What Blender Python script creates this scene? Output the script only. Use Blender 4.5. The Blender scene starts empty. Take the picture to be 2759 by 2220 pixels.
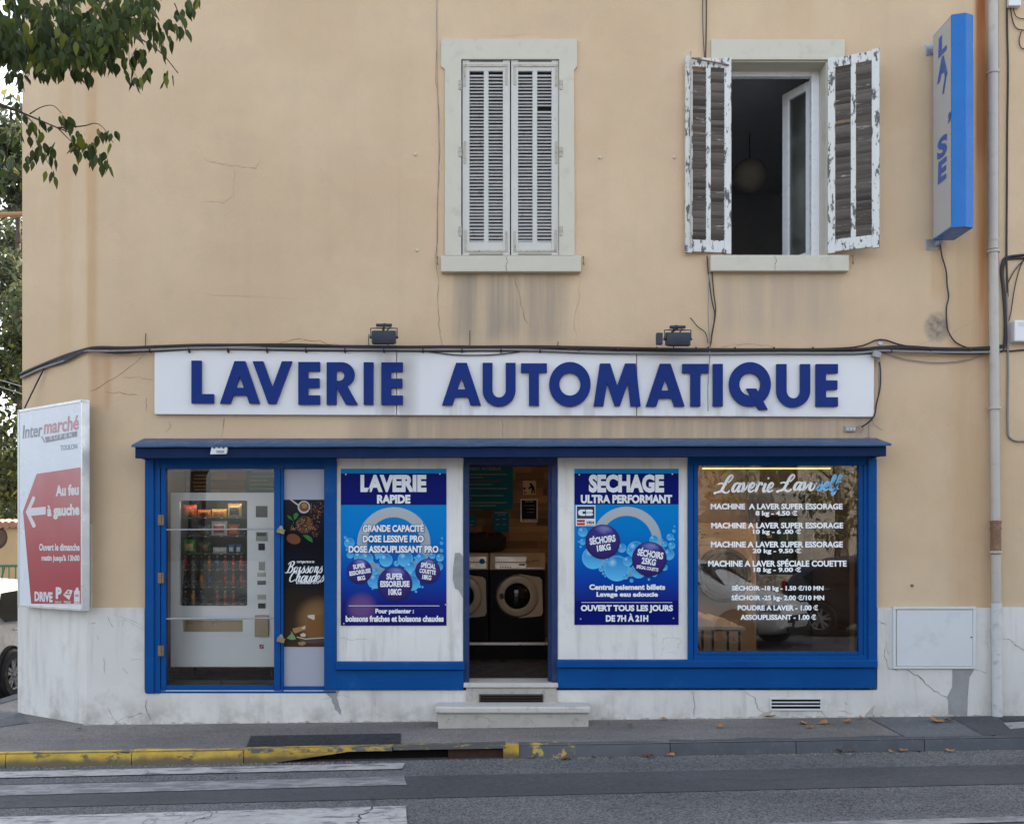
import bpy, bmesh, math, random
from mathutils import Vector, Matrix, noise as mnoise

rad = math.radians
scene = bpy.context.scene
COL = scene.collection

# ------------------------------------------------------------------ camera
D, F, CX, CY, HC = 9.5, 2660.0, 1300.0, 1480.0, 1.625     # metres to facade, focal length in photo pixels, eye point
PW, PH = 2759.0, 2220.0
cam_d = bpy.data.cameras.new('camera')
cam = bpy.data.objects.new('camera', cam_d)
COL.objects.link(cam)
cam.location = (0, -D, HC)
cam.rotation_euler = (rad(90), 0, 0)
cam_d.sensor_fit = 'HORIZONTAL'
cam_d.sensor_width = 36
cam_d.lens = F / PW * 36
cam_d.shift_x = (PW / 2 - CX) / PW
cam_d.shift_y = (CY - PH / 2) / PW
cam_d.clip_end = 600
scene.camera = cam

# ------------------------------------------------------------------ sky, sun, exposure
SUN_EL, SUN_AZ = 38.0, 26.0            # sun behind the building: the street front lies in open shade
w = bpy.data.worlds.new('World')
scene.world = w
w.use_nodes = True
wn = w.node_tree.nodes; wl = w.node_tree.links
bg = wn['Background']
sky = wn.new('ShaderNodeTexSky')
sky.sky_type = 'NISHITA'
sky.sun_disc = False
sky.sun_elevation = rad(SUN_EL)
sky.sun_rotation = rad(SUN_AZ)
sky.air_density = 1.0
sky.dust_density = 4.0
sky.ozone_density = 1.0
hs = wn.new('ShaderNodeHueSaturation')
hs.inputs['Saturation'].default_value = 0.50       # thin high cloud whitens the sky
wl.new(sky.outputs[0], hs.inputs['Color'])
wl.new(hs.outputs[0], bg.inputs['Color'])
bg.inputs['Strength'].default_value = 0.15
sun_d = bpy.data.lights.new('sun', 'SUN')
sun = bpy.data.objects.new('sun', sun_d)
COL.objects.link(sun)
sun_d.energy = 3.0
sun_d.angle = rad(0.6)
sun_d.color = (1.0, 0.93, 0.82)
sdir = Vector((math.sin(rad(SUN_AZ)) * math.cos(rad(SUN_EL)), math.cos(rad(SUN_AZ)) * math.cos(rad(SUN_EL)), math.sin(rad(SUN_EL))))
sun.rotation_euler = (-sdir).to_track_quat('-Z', 'Y').to_euler()
sun.location = sdir * 40
vs = scene.view_settings
vs.view_transform = 'Standard'
vs.look = 'None'
vs.exposure = 2.12
vs.gamma = 1.0
vs.use_curve_mapping = False

# ------------------------------------------------------------------ pixel <-> place
def at(px, py, Y=0.0):
    s = (D + Y) / F
    return Vector(((px - CX) * s, Y, HC + (CY - py) * s))
def X(px, Y=0.0): return (px - CX) * (D + Y) / F
def Z(py, Y=0.0): return HC + (CY - py) * (D + Y) / F
KERB_Y = -0.95
def z_wall(x): return -0.018 + 0.0098 * x
def z_kerb(x): return -0.0745 + 0.01635 * x
def z_pave(x, y):
    t = min(1.0, max(0.0, -y / 0.95))
    xx = max(-8, min(9, x))
    return z_wall(xx) * (1 - t) + z_kerb(xx) * t
def z_road(x, y):
    xx = max(-12, min(12, x))
    c = 0.0
    if y < KERB_Y: c = 0.06 * math.sin(min(1.0, (KERB_Y - y) / 5.0) * math.pi / 2)
    return -0.188 + 0.0177 * xx + c
def hit(px, py, zf):
    dx, dz = (px - CX) / F, (CY - py) / F
    z = 0.0
    for _ in range(30):
        t = (z - HC) / dz
        z = zf(dx * t, t - D)
    t = (z - HC) / dz
    return Vector((dx * t, t - D, z))

# ------------------------------------------------------------------ mesh helpers
ORG = {}
def org(o): return ORG.get(o.name, Vector((0, 0, 0))) if o else Vector((0, 0, 0))
class MB:
    def __init__(s): s.v = []; s.f = []; s.m = []; s.k = 0
    def add(s, vs, fs):
        o = len(s.v)
        s.v += [Vector(p) for p in vs]
        s.f += [tuple(i + o for i in f) for f in fs]
        s.m += [s.k] * len(fs)
        return s
    def quad(s, a, b, c, d): return s.add([a, b, c, d], [(0, 1, 2, 3)])
    def box(s, x0, x1, y0, y1, z0, z1):
        if x0 > x1: x0, x1 = x1, x0
        if y0 > y1: y0, y1 = y1, y0
        if z0 > z1: z0, z1 = z1, z0
        return s.add([(x0, y0, z0), (x1, y0, z0), (x1, y1, z0), (x0, y1, z0), (x0, y0, z1), (x1, y0, z1), (x1, y1, z1), (x0, y1, z1)],
              [(0, 1, 5, 4), (1, 2, 6, 5), (2, 3, 7, 6), (3, 0, 4, 7), (4, 5, 6, 7), (3, 2, 1, 0)])
    def pbox(s, px0, px1, py0, py1, y0, y1):          # photo rectangle seen on the front face y0, reaching back to y1
        return s.box(X(px0, y0), X(px1, y0), y0, y1, Z(py0, y0), Z(py1, y0))
    def obox(s, c, ax, ay, az):                       # oriented box: centre and three half axes
        c, ax, ay, az = Vector(c), Vector(ax), Vector(ay), Vector(az)
        P = [c + ax * i + ay * j + az * k for k in (-1, 1) for i, j in ((-1, -1), (1, -1), (1, 1), (-1, 1))]
        return s.add(P, [(0, 1, 5, 4), (1, 2, 6, 5), (2, 3, 7, 6), (3, 0, 4, 7), (4, 5, 6, 7), (3, 2, 1, 0)])
    def prism(s, poly, y0, y1):                       # polygon of (x, z), extruded along y
        n = len(poly)
        V = [(p[0], y0, p[1]) for p in poly] + [(p[0], y1, p[1]) for p in poly]
        return s.add(V, [tuple(range(n)), tuple(range(2 * n - 1, n - 1, -1))] + [(i, i + n, (i + 1) % n + n, (i + 1) % n) for i in range(n)])
    def sprism(s, poly, x0, x1):                      # polygon of (y, z), extruded along x
        n = len(poly)
        V = [(x0, p[0], p[1]) for p in poly] + [(x1, p[0], p[1]) for p in poly]
        return s.add(V, [tuple(range(n - 1, -1, -1)), tuple(range(n, 2 * n))] + [(i, (i + 1) % n, (i + 1) % n + n, i + n) for i in range(n)])
    def tube(s, pts, r, n=6, caps=True):
        pts = [Vector(p) for p in pts]
        rr = r if isinstance(r, (list, tuple)) else [r] * len(pts)
        V = []; Fs = []
        up = Vector((0.123, 0.31, 0.94)).normalized()
        for i, p in enumerate(pts):
            t = (pts[min(i + 1, len(pts) - 1)] - pts[max(i - 1, 0)])
            if t.length < 1e-9: t = Vector((0, 0, 1))
            t.normalize()
            a = t.cross(up)
            if a.length < 1e-3: a = t.cross(Vector((1, 0, 0)))
            a.normalize(); b = t.cross(a)
            V += [p + (a * math.cos(2 * math.pi * k / n) + b * math.sin(2 * math.pi * k / n)) * rr[i] for k in range(n)]
        for i in range(len(pts) - 1):
            for k in range(n):
                k2 = (k + 1) % n
                Fs.append((i * n + k, i * n + k2, (i + 1) * n + k2, (i + 1) * n + k))
        if caps:
            Fs.append(tuple(range(n - 1, -1, -1)))
            Fs.append(tuple(range((len(pts) - 1) * n, len(pts) * n)))
        return s.add(V, Fs)
    def lathe(s, prof, c, axis='Y', n=24, ell=1.0, caps=True):   # profile of (radius, height along axis)
        V = []; Fs = []
        for r, h in prof:
            for k in range(n):
                a = 2 * math.pi * k / n
                u, q = r * math.cos(a), r * math.sin(a) * ell
                V.append(Vector(c) + (Vector((u, h, q)) if axis == 'Y' else Vector((u, q, h)) if axis == 'Z' else Vector((h, u, q))))
        m = len(prof)
        for i in range(m - 1):
            for k in range(n):
                k2 = (k + 1) % n
                Fs.append((i * n + k, i * n + k2, (i + 1) * n + k2, (i + 1) * n + k))
        if caps and prof[0][0] > 1e-6: Fs.append(tuple(range(n - 1, -1, -1)))
        if caps and prof[-1][0] > 1e-6: Fs.append(tuple(range((m - 1) * n, m * n)))
        return s.add(V, Fs)
    def disc(s, c, r, n=24, ell=1.0, rot=0.0):        # flat disc facing the street
        V = []
        for k in range(n):
            a = 2 * math.pi * k / n
            u, q = r * math.cos(a), r * ell * math.sin(a)
            V.append(Vector(c) + Vector((u * math.cos(rot) - q * math.sin(rot), 0, u * math.sin(rot) + q * math.cos(rot))))
        return s.add(V, [tuple(range(n))])
    def ring(s, c, r0, r1, n=40, a0=0.0, a1=2 * math.pi):
        V = []; Fs = []
        for k in range(n + 1):
            a = a0 + (a1 - a0) * k / n
            for r in (r0, r1): V.append(Vector(c) + Vector((r * math.cos(a), 0, r * math.sin(a))))
        for k in range(n): Fs.append((2 * k, 2 * k + 1, 2 * k + 3, 2 * k + 2))
        return s.add(V, Fs)
    def build(s, name, mat, parent=None, bevel=0.0, smooth=False, local=False, seg=2):
        o0 = Vector((0, 0, 0)) if local else org(parent)
        me = bpy.data.meshes.new(name)
        me.from_pydata([tuple(p - o0) for p in s.v], [], s.f)
        for mm in (mat if isinstance(mat, (list, tuple)) else [mat]): me.materials.append(mm)
        if isinstance(mat, (list, tuple)):
            for p, k in zip(me.polygons, s.m): p.material_index = k
        bm = bmesh.new(); bm.from_mesh(me)
        bmesh.ops.recalc_face_normals(bm, faces=bm.faces)
        if bevel > 0:
            bmesh.ops.bevel(bm, geom=[e for e in bm.edges if e.is_manifold and e.calc_face_angle(0) > 0.4], offset=bevel, segments=seg, affect='EDGES', profile=0.5, clamp_overlap=True)
        bm.to_mesh(me); bm.free()
        if smooth:
            for p in me.polygons: p.use_smooth = True
            me.set_sharp_from_angle(angle=rad(38))
        o = bpy.data.objects.new(name, me)
        COL.objects.link(o)
        if parent: o.parent = parent
        ORG[o.name] = o0
        return o
def tag(o, label=None, cat=None, group=None, kind=None):
    if label: o['label'] = label
    if cat: o['category'] = cat
    if group: o['group'] = group
    if kind: o['kind'] = kind
    return o
def empty(name, loc=(0, 0, 0), rz=0.0, label=None, cat=None, group=None):
    o = bpy.data.objects.new(name, None)
    COL.objects.link(o)
    o.location = loc; o.rotation_euler = (0, 0, rz)
    o.empty_display_size = 0.1
    ORG[o.name] = Vector(loc)
    return tag(o, label, cat, group)
def inst(mesh, name, parent, loc, rot=(0, 0, 0), scale=(1, 1, 1)):
    o = bpy.data.objects.new(name, mesh)
    COL.objects.link(o)
    if parent: o.parent = parent
    o.location = loc; o.rotation_euler = rot; o.scale = scale
    return o
def mesh_only(mb, name, mat, smooth=False, bevel=0.0):
    o = mb.build(name, mat, None, smooth=smooth, bevel=bevel)
    me = o.data
    bpy.data.objects.remove(o)
    return me
def copy_tree(o, parent=None):
    c = o.copy(); COL.objects.link(c); c.parent = parent
    for ch in list(o.children): copy_tree(ch, c)
    return c

# flat lettering: normalised mesh of a line of text
TXT = {}
def txt(body, bold=0.0, shear=0.0, space=1.0):
    key = (body, bold, shear, space)
    if key not in TXT:
        c = bpy.data.curves.new('t', 'FONT')
        c.body = body; c.offset = bold; c.shear = shear; c.resolution_u = 3; c.space_character = space
        o = bpy.data.objects.new('t', c)
        m = bpy.data.meshes.new_from_object(o)
        vs_ = [v.co.copy() for v in m.vertices]
        fs = [tuple(p.vertices) for p in m.polygons]
        bpy.data.objects.remove(o); bpy.data.curves.remove(c); bpy.data.meshes.remove(m)
        x0 = min(p.x for p in vs_); x1 = max(p.x for p in vs_); y0 = min(p.y for p in vs_); y1 = max(p.y for p in vs_)
        TXT[key] = ([((p.x - x0) / (x1 - x0), (p.y - y0) / (y1 - y0)) for p in vs_], fs)
    return TXT[key]
def by_word(uv, fs, ww, hh):
    # faces of a line grouped into words at the wide gaps
    iv = sorted((min(uv[k][0] for k in f), max(uv[k][0] for k in f), i) for i, f in enumerate(fs))
    groups = []; end = -9.0
    for a, b, i in iv:
        if not groups or (a - end) * ww > 0.20 * hh: groups.append([])
        groups[-1].append(fs[i]); end = max(end, b) if len(groups[-1]) > 1 else b
    return [(sorted({k for f in g for k in f}), g) for g in groups]
def text_px(body, x0, x1, y0, y1, Y, mat, parent, bold=0.02, rot=0.0, shear=0.0, name='lettering', space=1.0, grow=0.0):
    # line of text filling the photo rectangle x0..x1, y0..y1 on the plane Y (facing the street)
    uv, fs = txt(body, bold, shear, space)
    cx, cz = X((x0 + x1) / 2, Y), Z((y0 + y1) / 2, Y)
    ww, hh = X(x1, Y) - X(x0, Y) + grow, Z(y0, Y) - Z(y1, Y) + grow
    cr, sr = math.cos(rot), math.sin(rot)
    V = []
    for u, v in uv:
        a, b = (u - .5) * ww, (v - .5) * hh
        V.append((cx + a * cr - b * sr, Y, cz + a * sr + b * cr))
    for idx, wf_ in by_word(uv, fs, ww, hh):
        mp = {k: i for i, k in enumerate(idx)}
        o = MB().add([V[k] for k in idx], [tuple(mp[k] for k in f) for f in wf_]).build(name, mat, parent)
    return o
def shape(loops, y0, y1):
    # filled outline with holes (loops of (x, z)), from depth y0 (front) to y1
    k = bpy.data.curves.new('k', 'CURVE')
    k.dimensions = '2D'; k.fill_mode = 'BOTH'; k.extrude = abs(y1 - y0) / 2
    for pts in loops:
        s = k.splines.new('POLY'); s.points.add(len(pts) - 1)
        for p, q in zip(s.points, pts): p.co = (q[0], q[1], 0, 1)
        s.use_cyclic_u = True
    o = bpy.data.objects.new('k', k)
    m = bpy.data.meshes.new_from_object(o)
    ym = (y0 + y1) / 2
    mb = MB().add([(v.co.x, ym - v.co.z, v.co.y) for v in m.vertices], [tuple(p.vertices) for p in m.polygons])
    bpy.data.objects.remove(o); bpy.data.curves.remove(k); bpy.data.meshes.remove(m)
    return mb
def arc(cx, cz, rx, rz, a0, a1, n=16):
    return [(cx + rx * math.cos(rad(a0 + (a1 - a0) * i / n)), cz + rz * math.sin(rad(a0 + (a1 - a0) * i / n))) for i in range(n + 1)]
def spline(pts, n=6):
    P = [Vector(p) for p in pts]
    if len(P) < 3: return P
    out = []
    Q = [2 * P[0] - P[1]] + P + [2 * P[-1] - P[-2]]
    for i in range(1, len(Q) - 2):
        a, b, c, d = Q[i - 1], Q[i], Q[i + 1], Q[i + 2]
        for k in range(n):
            t = k / n
            out.append(0.5 * (2 * b + (c - a) * t + (2 * a - 5 * b + 4 * c - d) * t * t + (3 * b - a - 3 * c + d) * t ** 3))
    out.append(P[-1])
    return out

# ------------------------------------------------------------------ materials
class NT:
    def __init__(s, name):
        s.mat = bpy.data.materials.new(name)
        s.mat.use_nodes = True
        s.t = s.mat.node_tree
        s.b = s.t.nodes['Principled BSDF']
        s._pos = None
    def n(s, typ, **kw):
        nd = s.t.nodes.new(typ)
        for k, v in kw.items(): setattr(nd, k, v)
        return nd
    def link(s, a, b): s.t.links.new(a, b)
    def val(s, sock, v):
        if hasattr(v, 'is_linked') or hasattr(v, 'links'): s.link(v, sock)
        else: sock.default_value = v
    @property
    def pos(s):
        if s._pos is None: s._pos = s.n('ShaderNodeNewGeometry').outputs['Position']
        return s._pos
    def m(s, op, a, b=None, c=None, clamp=False):
        nd = s.n('ShaderNodeMath', operation=op, use_clamp=clamp)
        s.val(nd.inputs[0], a)
        if b is not None: s.val(nd.inputs[1], b)
        if c is not None: s.val(nd.inputs[2], c)
        return nd.outputs[0]
    def xyz(s, v=None):
        nd = s.n('ShaderNodeSeparateXYZ'); s.link(v or s.pos, nd.inputs[0])
        return nd.outputs
    def scaled(s, sx, sy, sz, v=None):
        nd = s.n('ShaderNodeVectorMath', operation='MULTIPLY')
        s.link(v or s.pos, nd.inputs[0]); nd.inputs[1].default_value = (sx, sy, sz)
        return nd.outputs[0]
    def noise(s, scale, detail=4.0, rough=0.55, vec=None, dist=0.0):
        nd = s.n('ShaderNodeTexNoise'); s.link(vec or s.pos, nd.inputs['Vector'])
        nd.inputs['Scale'].default_value = scale; nd.inputs['Detail'].default_value = detail
        nd.inputs['Roughness'].default_value = rough; nd.inputs['Distortion'].default_value = dist
        return nd.outputs['Fac']
    def voro(s, scale, feature='F1', vec=None):
        nd = s.n('ShaderNodeTexVoronoi', feature=feature); s.link(vec or s.pos, nd.inputs['Vector'])
        nd.inputs['Scale'].default_value = scale
        return nd
    def mr(s, v, a, b, lo=0.0, hi=1.0, smooth=True):
        nd = s.n('ShaderNodeMapRange', interpolation_type='SMOOTHSTEP' if smooth else 'LINEAR')
        s.val(nd.inputs[0], v)
        nd.inputs[1].default_value = a; nd.inputs[2].default_value = b; nd.inputs[3].default_value = lo; nd.inputs[4].default_value = hi
        return nd.outputs[0]
    def band(s, v, a, b, soft):
        return s.m('MULTIPLY', s.mr(v, a - soft, a + soft), s.mr(v, b - soft, b + soft, 1.0, 0.0))
    def mix(s, f, a, b, mode='MIX'):
        nd = s.n('ShaderNodeMix', data_type='RGBA', blend_type=mode)
        s.val(nd.inputs[0], f)
        for sk, v in ((nd.inputs[6], a), (nd.inputs[7], b)):
            if isinstance(v, tuple): sk.default_value = (*v, 1.0) if len(v) == 3 else v
            else: s.link(v, sk)
        return nd.outputs[2]
    def bump(s, h, strength=0.3, dist=0.01, prev=None):
        nd = s.n('ShaderNodeBump'); nd.inputs['Strength'].default_value = strength; nd.inputs['Distance'].default_value = dist
        s.link(h, nd.inputs['Height'])
        if prev: s.link(prev, nd.inputs['Normal'])
        return nd.outputs[0]
    def out(s, color=None, rough=None, normal=None, metal=None, spec=None):
        if color is not None:
            if isinstance(color, tuple): s.b.inputs['Base Color'].default_value = (*color, 1.0)
            else: s.link(color, s.b.inputs['Base Color'])
        if rough is not None: s.val(s.b.inputs['Roughness'], rough)
        if normal is not None: s.link(normal, s.b.inputs['Normal'])
        if metal is not None: s.val(s.b.inputs['Metallic'], metal)
        if spec is not None: s.val(s.b.inputs['Specular IOR Level'], spec)
        return s.mat
def hexlin(r, g, b):
    f = lambda c: (c / 255 / 12.92) if c / 255 <= 0.04045 else ((c / 255 + 0.055) / 1.055) ** 2.4
    return (f(r), f(g), f(b))
def simple(name, col, rough=0.5, metal=0.0, var=0.12, scale=9.0, bump=0.0, spec=None, grime=None):
    t = NT(name)
    a = tuple(c * (1 - var) for c in col); b = tuple(min(1.0, c * (1 + var)) for c in col)
    c = t.mix(t.noise(scale, 5, 0.6), a, b)
    if grime: c = t.mix(t.mr(t.noise(scale * 2.3, 6, 0.65), 0.52, 0.75, 0, grime[1]), c, grime[0])
    n = t.bump(t.noise(scale * 14, 4), bump, 0.004) if bump else None
    r = t.mr(t.noise(scale * 1.7, 4), 0.3, 0.7, max(0.02, rough - 0.08), min(1, rough + 0.08))
    return t.out(c, r, n, metal, spec)
def flat(name, col, rough=0.5, metal=0.0):
    return NT(name).out(col, rough, None, metal, 0.06)
def emis(name, col, strength):
    t = NT(name)
    t.out((0.8, 0.8, 0.8), 0.4)
    t.b.inputs['Emission Color'].default_value = (*col, 1.0); t.b.inputs['Emission Strength'].default_value = strength
    return t.mat
def glass(name, tint=(0.93, 0.95, 0.94), ior=1.55, dust_sheen=0.0, rough=0.0):
    # architectural pane: reflects by Fresnel, lets the rest through, plus a thin film of dust, or of painted sheen on the sash
    t = NT(name)
    o = [x for x in t.t.nodes if x.type == 'OUTPUT_MATERIAL'][0]
    t.t.nodes.remove(t.b)
    tr = t.n('ShaderNodeBsdfTransparent'); tr.inputs[0].default_value = (*tint, 1.0)
    gl = t.n('ShaderNodeBsdfGlossy'); gl.inputs['Roughness'].default_value = rough
    fr = t.n('ShaderNodeFresnel'); fr.inputs[0].default_value = ior
    mx = t.n('ShaderNodeMixShader')
    t.link(fr.outputs[0], mx.inputs[0]); t.link(tr.outputs[0], mx.inputs[1]); t.link(gl.outputs[0], mx.inputs[2])
    res = mx.outputs[0]
    if dust_sheen:
        df = t.n('ShaderNodeBsdfDiffuse'); df.inputs[0].default_value = (0.6, 0.58, 0.52, 1)
        m2 = t.n('ShaderNodeMixShader')
        t.link(t.mr(t.noise(3.0, 5, 0.6), 0.35, 0.75, dust_sheen * 0.3, dust_sheen), m2.inputs[0])
        t.link(res, m2.inputs[1]); t.link(df.outputs[0], m2.inputs[2]); res = m2.outputs[0]
    t.link(res, o.inputs[0])
    return t.mat

def stucco(name):
    t = NT(name); x, y, z = t.xyz()
    A, B = (0.560, 0.412, 0.262), (0.620, 0.468, 0.306)
    c = t.mix(t.mr(t.noise(0.55, 5, 0.6), 0.35, 0.65), A, B)
    c = t.mix(t.mr(t.noise(3.2, 5, 0.6), 0.4, 0.7, 0, 0.3), c, (0.50, 0.395, 0.275))
    streak = t.noise(1.0, 5, 0.62, t.scaled(7.0, 7.0, 0.35))
    c = t.mix(t.mr(streak, 0.50, 0.78, 0, 0.16), c, (0.42, 0.34, 0.255))
    c = t.mix(t.mr(t.noise(75, 3, 0.6), 0.45, 0.75, 0, 0.22), c, (0.42, 0.325, 0.225))
    c = t.mix(t.mr(t.noise(1.1, 7, 0.62, None, 0.8), 0.56, 0.585, 0, 0.13), c, (0.62, 0.49, 0.345))
    c = t.mix(t.mr(t.noise(1.9, 7, 0.66, None, 0.5), 0.60, 0.63, 0, 0.13), c, (0.44, 0.345, 0.245))
    # run-off stains that hang below the sills, along the pipe and on the cut corner
    def stain(px0, px1, py0, py1, sx, sz, col, amt, src=None):
        nonlocal c
        f = t.m('MULTIPLY', t.band(x, X(px0), X(px1), sx), t.band(z, Z(py1), Z(py0), sz))
        f = t.m('MULTIPLY', f, t.mr(src or streak, 0.30, 0.62, 0.15, amt))
        c = t.mix(f, c, col)
    grey = (0.23, 0.205, 0.175)
    stain(1215, 1530, 700, 930, 0.08, 0.14, grey, 0.55)
    stain(1325, 1400, 700, 900, 0.06, 0.1, grey, 0.5)
    stain(1240, 1290, 720, 890, 0.05, 0.12, grey, 0.35)
    stain(1940, 2270, 700, 900, 0.08, 0.2, (0.36, 0.30, 0.25), 0.5)
    stain(1060, 2360, 1120, 1195, 0.15, 0.03, grey, 0.5)
    stain(940, 1120, 1110, 1190, 0.1, 0.05, grey, 0.35)
    rust = (0.42, 0.17, 0.05)
    stain(2628, 2662, -600, 960, 0.045, 0.5, (0.44, 0.20, 0.07), 1.0)
    stain(2630, 2657, -300, 420, 0.03, 0.25, (0.30, 0.10, 0.035), 1.3)
    stain(2560, 2668, 60, 1900, 0.09, 0.4, (0.44, 0.26, 0.12), 0.35)
    stain(2508, 2545, 660, 800, 0.03, 0.1, rust, 0.4)
    stain(228, 262, -600, 950, 0.035, 0.3, (0.46, 0.25, 0.10), 0.42)
    stain(120, 175, -600, 950, 0.04, 0.3, (0.48, 0.30, 0.15), 0.25)
    stain(245, 300, 960, 1100, 0.03, 0.1, rust, 0.35)
    # soot where a lamp once hung
    dd = t.m('ADD', t.m('POWER', t.m('SUBTRACT', x, X(2524)), 2.0), t.m('MULTIPLY', t.m('POWER', t.m('SUBTRACT', z, Z(882)), 2.0), 0.7))
    c = t.mix(t.m('MULTIPLY', t.mr(dd, 0.0, 0.022, 0.85, 0.0), t.mr(t.noise(18, 4), 0.3, 0.65, 0.4, 1.0)), c, (0.13, 0.12, 0.12))
    # blotches and scars
    c = t.mix(t.mr(t.noise(9.0, 6, 0.7), 0.64, 0.78, 0, 0.45), c, (0.31, 0.25, 0.18))
    h = t.m('ADD', t.m('MULTIPLY', t.noise(70, 5, 0.65), 0.8), t.noise(5.0, 4))
    return t.out(c, 0.92, t.bump(h, 0.32, 0.012), None, 0.2)
def plinthmat(name, base=(0.60, 0.605, 0.59)):
    t = NT(name); x, y, z = t.xyz()
    c = t.mix(t.mr(t.noise(1.3, 5, 0.6), 0.35, 0.65), tuple(v * 0.90 for v in base), base)
    c = t.mix(t.mr(t.noise(1.0, 6, 0.65, t.scaled(9, 9, 0.9)), 0.48, 0.76, 0, 0.5), c, (0.37, 0.35, 0.31))
    c = t.mix(t.mr(t.noise(2.6, 7, 0.68), 0.52, 0.72, 0, 0.42), c, (0.40, 0.385, 0.35))
    c = t.mix(t.m('MULTIPLY', t.mr(z, -0.05, 0.28, 0.75, 0.0), t.mr(t.noise(3.0, 6, 0.7), 0.40, 0.66)), c, (0.33, 0.31, 0.27))
    c = t.mix(t.mr(t.noise(16, 6, 0.7), 0.69, 0.76, 0, 0.5), c, (0.27, 0.26, 0.24))
    h = t.m('ADD', t.m('MULTIPLY', t.noise(40, 5, 0.6), 0.4), t.noise(6.0, 4))
    return t.out(c, 0.9, t.bump(h, 0.25, 0.012), None, 0.2)
def asphalt(name, base, coarse=1.0, speck=0.5, dark=(0.05, 0.05, 0.052)):
    t = NT(name)
    v = t.voro(95 / coarse)
    cell = t.n('ShaderNodeSeparateColor'); t.link(v.outputs['Color'], cell.inputs[0])
    g = t.mr(cell.outputs[0], 0.0, 1.0, 1.0 - speck, 1.0 + speck, False)
    c = t.mix(t.mr(t.noise(0.7, 6, 0.6), 0.3, 0.7), tuple(q * 0.82 for q in base), tuple(q * 1.12 for q in base))
    c = t.mix(t.mr(t.noise(7.0, 6, 0.7), 0.55, 0.75, 0, 0.35), c, dark)
    c = t.mix(t.mr(t.noise(1.0, 5, 0.6, t.scaled(0.22, 1.5, 1)), 0.40, 0.68, 0, 0.38), c, dark)
    c = t.mix(t.mr(t.noise(1.7, 6, 0.7), 0.64, 0.72, 0, 0.45), c, dark)
    vm = t.n('ShaderNodeVectorMath', operation='SCALE'); t.link(c, vm.inputs[0]); t.link(g, vm.inputs['Scale'])
    edge = t.mr(v.outputs['Distance'], 0.0, 0.55, 1.0, 0.0)
    h = t.m('ADD', edge, t.m('MULTIPLY', t.noise(14, 5), 1.2))
    return t.out(vm.outputs[0], t.mr(t.noise(20, 4), 0.3, 0.7, 0.72, 0.92), t.bump(h, 0.55, 0.010 * coarse), None, 0.3)
def roadpaint(name, col, wear, under, scale=6.0, cracks=True, grime=None):
    t = NT(name)
    m = t.mr(t.noise(scale, 8, 0.72, t.scaled(0.6, 1.6, 1)), wear, wear + 0.10)
    if cracks:
        nz = t.n('ShaderNodeTexNoise'); t.link(t.pos, nz.inputs['Vector']); nz.inputs['Scale'].default_value = 3.0; nz.inputs['Detail'].default_value = 6
        va_ = t.n('ShaderNodeVectorMath', operation='MULTIPLY_ADD'); t.link(nz.outputs['Color'], va_.inputs[0]); va_.inputs[1].default_value = (.45, .45, .45); t.link(t.pos, va_.inputs[2])
        cr = t.voro(1.1, 'DISTANCE_TO_EDGE', va_.outputs[0])
        crk = t.mr(cr.outputs['Distance'], 0.0, 0.010, 1.0, 0.0)
        m = t.m('MAXIMUM', m, t.m('MULTIPLY', crk, t.mr(t.noise(1.3, 3), .42, .6, 0, .9)))
    sp = t.mr(t.voro(110).outputs['Distance'], 0.2, 0.7, 0.0, 0.35)
    m = t.m('MAXIMUM', m, t.m('MULTIPLY', sp, t.mr(t.noise(2.0, 4), 0.35, 0.7)))
    c = t.mix(t.mr(t.noise(11, 5), 0.35, 0.7), tuple(q * 0.8 for q in col), col)
    if grime:
        x, y, z = t.xyz(); hgt = t.m('SUBTRACT', z, t.m('ADD', t.m('MULTIPLY', x, 0.0172), -0.20))
        m = t.m('MAXIMUM', m, t.m('MULTIPLY', t.mr(t.m('ADD', hgt, t.m('MULTIPLY', t.noise(5, 5), -0.10)), -0.01, 0.05, 1.0, 0.0), 0.92))
    c = t.mix(m, c, under)
    return t.out(c, 0.75, t.bump(t.noise(60, 4), 0.3, 0.006), None, 0.3)
def peeling(name, paint, wood, amount):
    # white paint flaking off grey wood
    t = NT(name)
    f = t.mr(t.noise(9.0, 7, 0.68, t.scaled(2.2, 2.2, 0.8)), amount, amount + 0.035)
    wd = t.mix(t.noise(3.0, 6, 0.7, t.scaled(3, 3, 30)), tuple(q * 0.6 for q in wood), tuple(q * 1.3 for q in wood))
    pt = t.mix(t.noise(6, 5), tuple(q * 0.86 for q in paint), paint)
    return t.out(t.mix(f, pt, wd), 0.8, t.bump(t.m('MULTIPLY', f, -1.0), 0.35, 0.004), None, 0.25)
def wood(name, a, b, rough=0.6, ax=(1.2, 20, 20)):
    t = NT(name)
    oi = t.n('ShaderNodeObjectInfo')
    g = t.noise(1.0, 6, 0.65, t.scaled(*ax), 0.6)
    c = t.mix(t.mr(g, 0.3, 0.7), a, b)
    c = t.mix(oi.outputs['Random'], c, tuple(q * 0.22 for q in a))
    return t.out(c, rough, t.bump(g, 0.15, 0.004))
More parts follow.
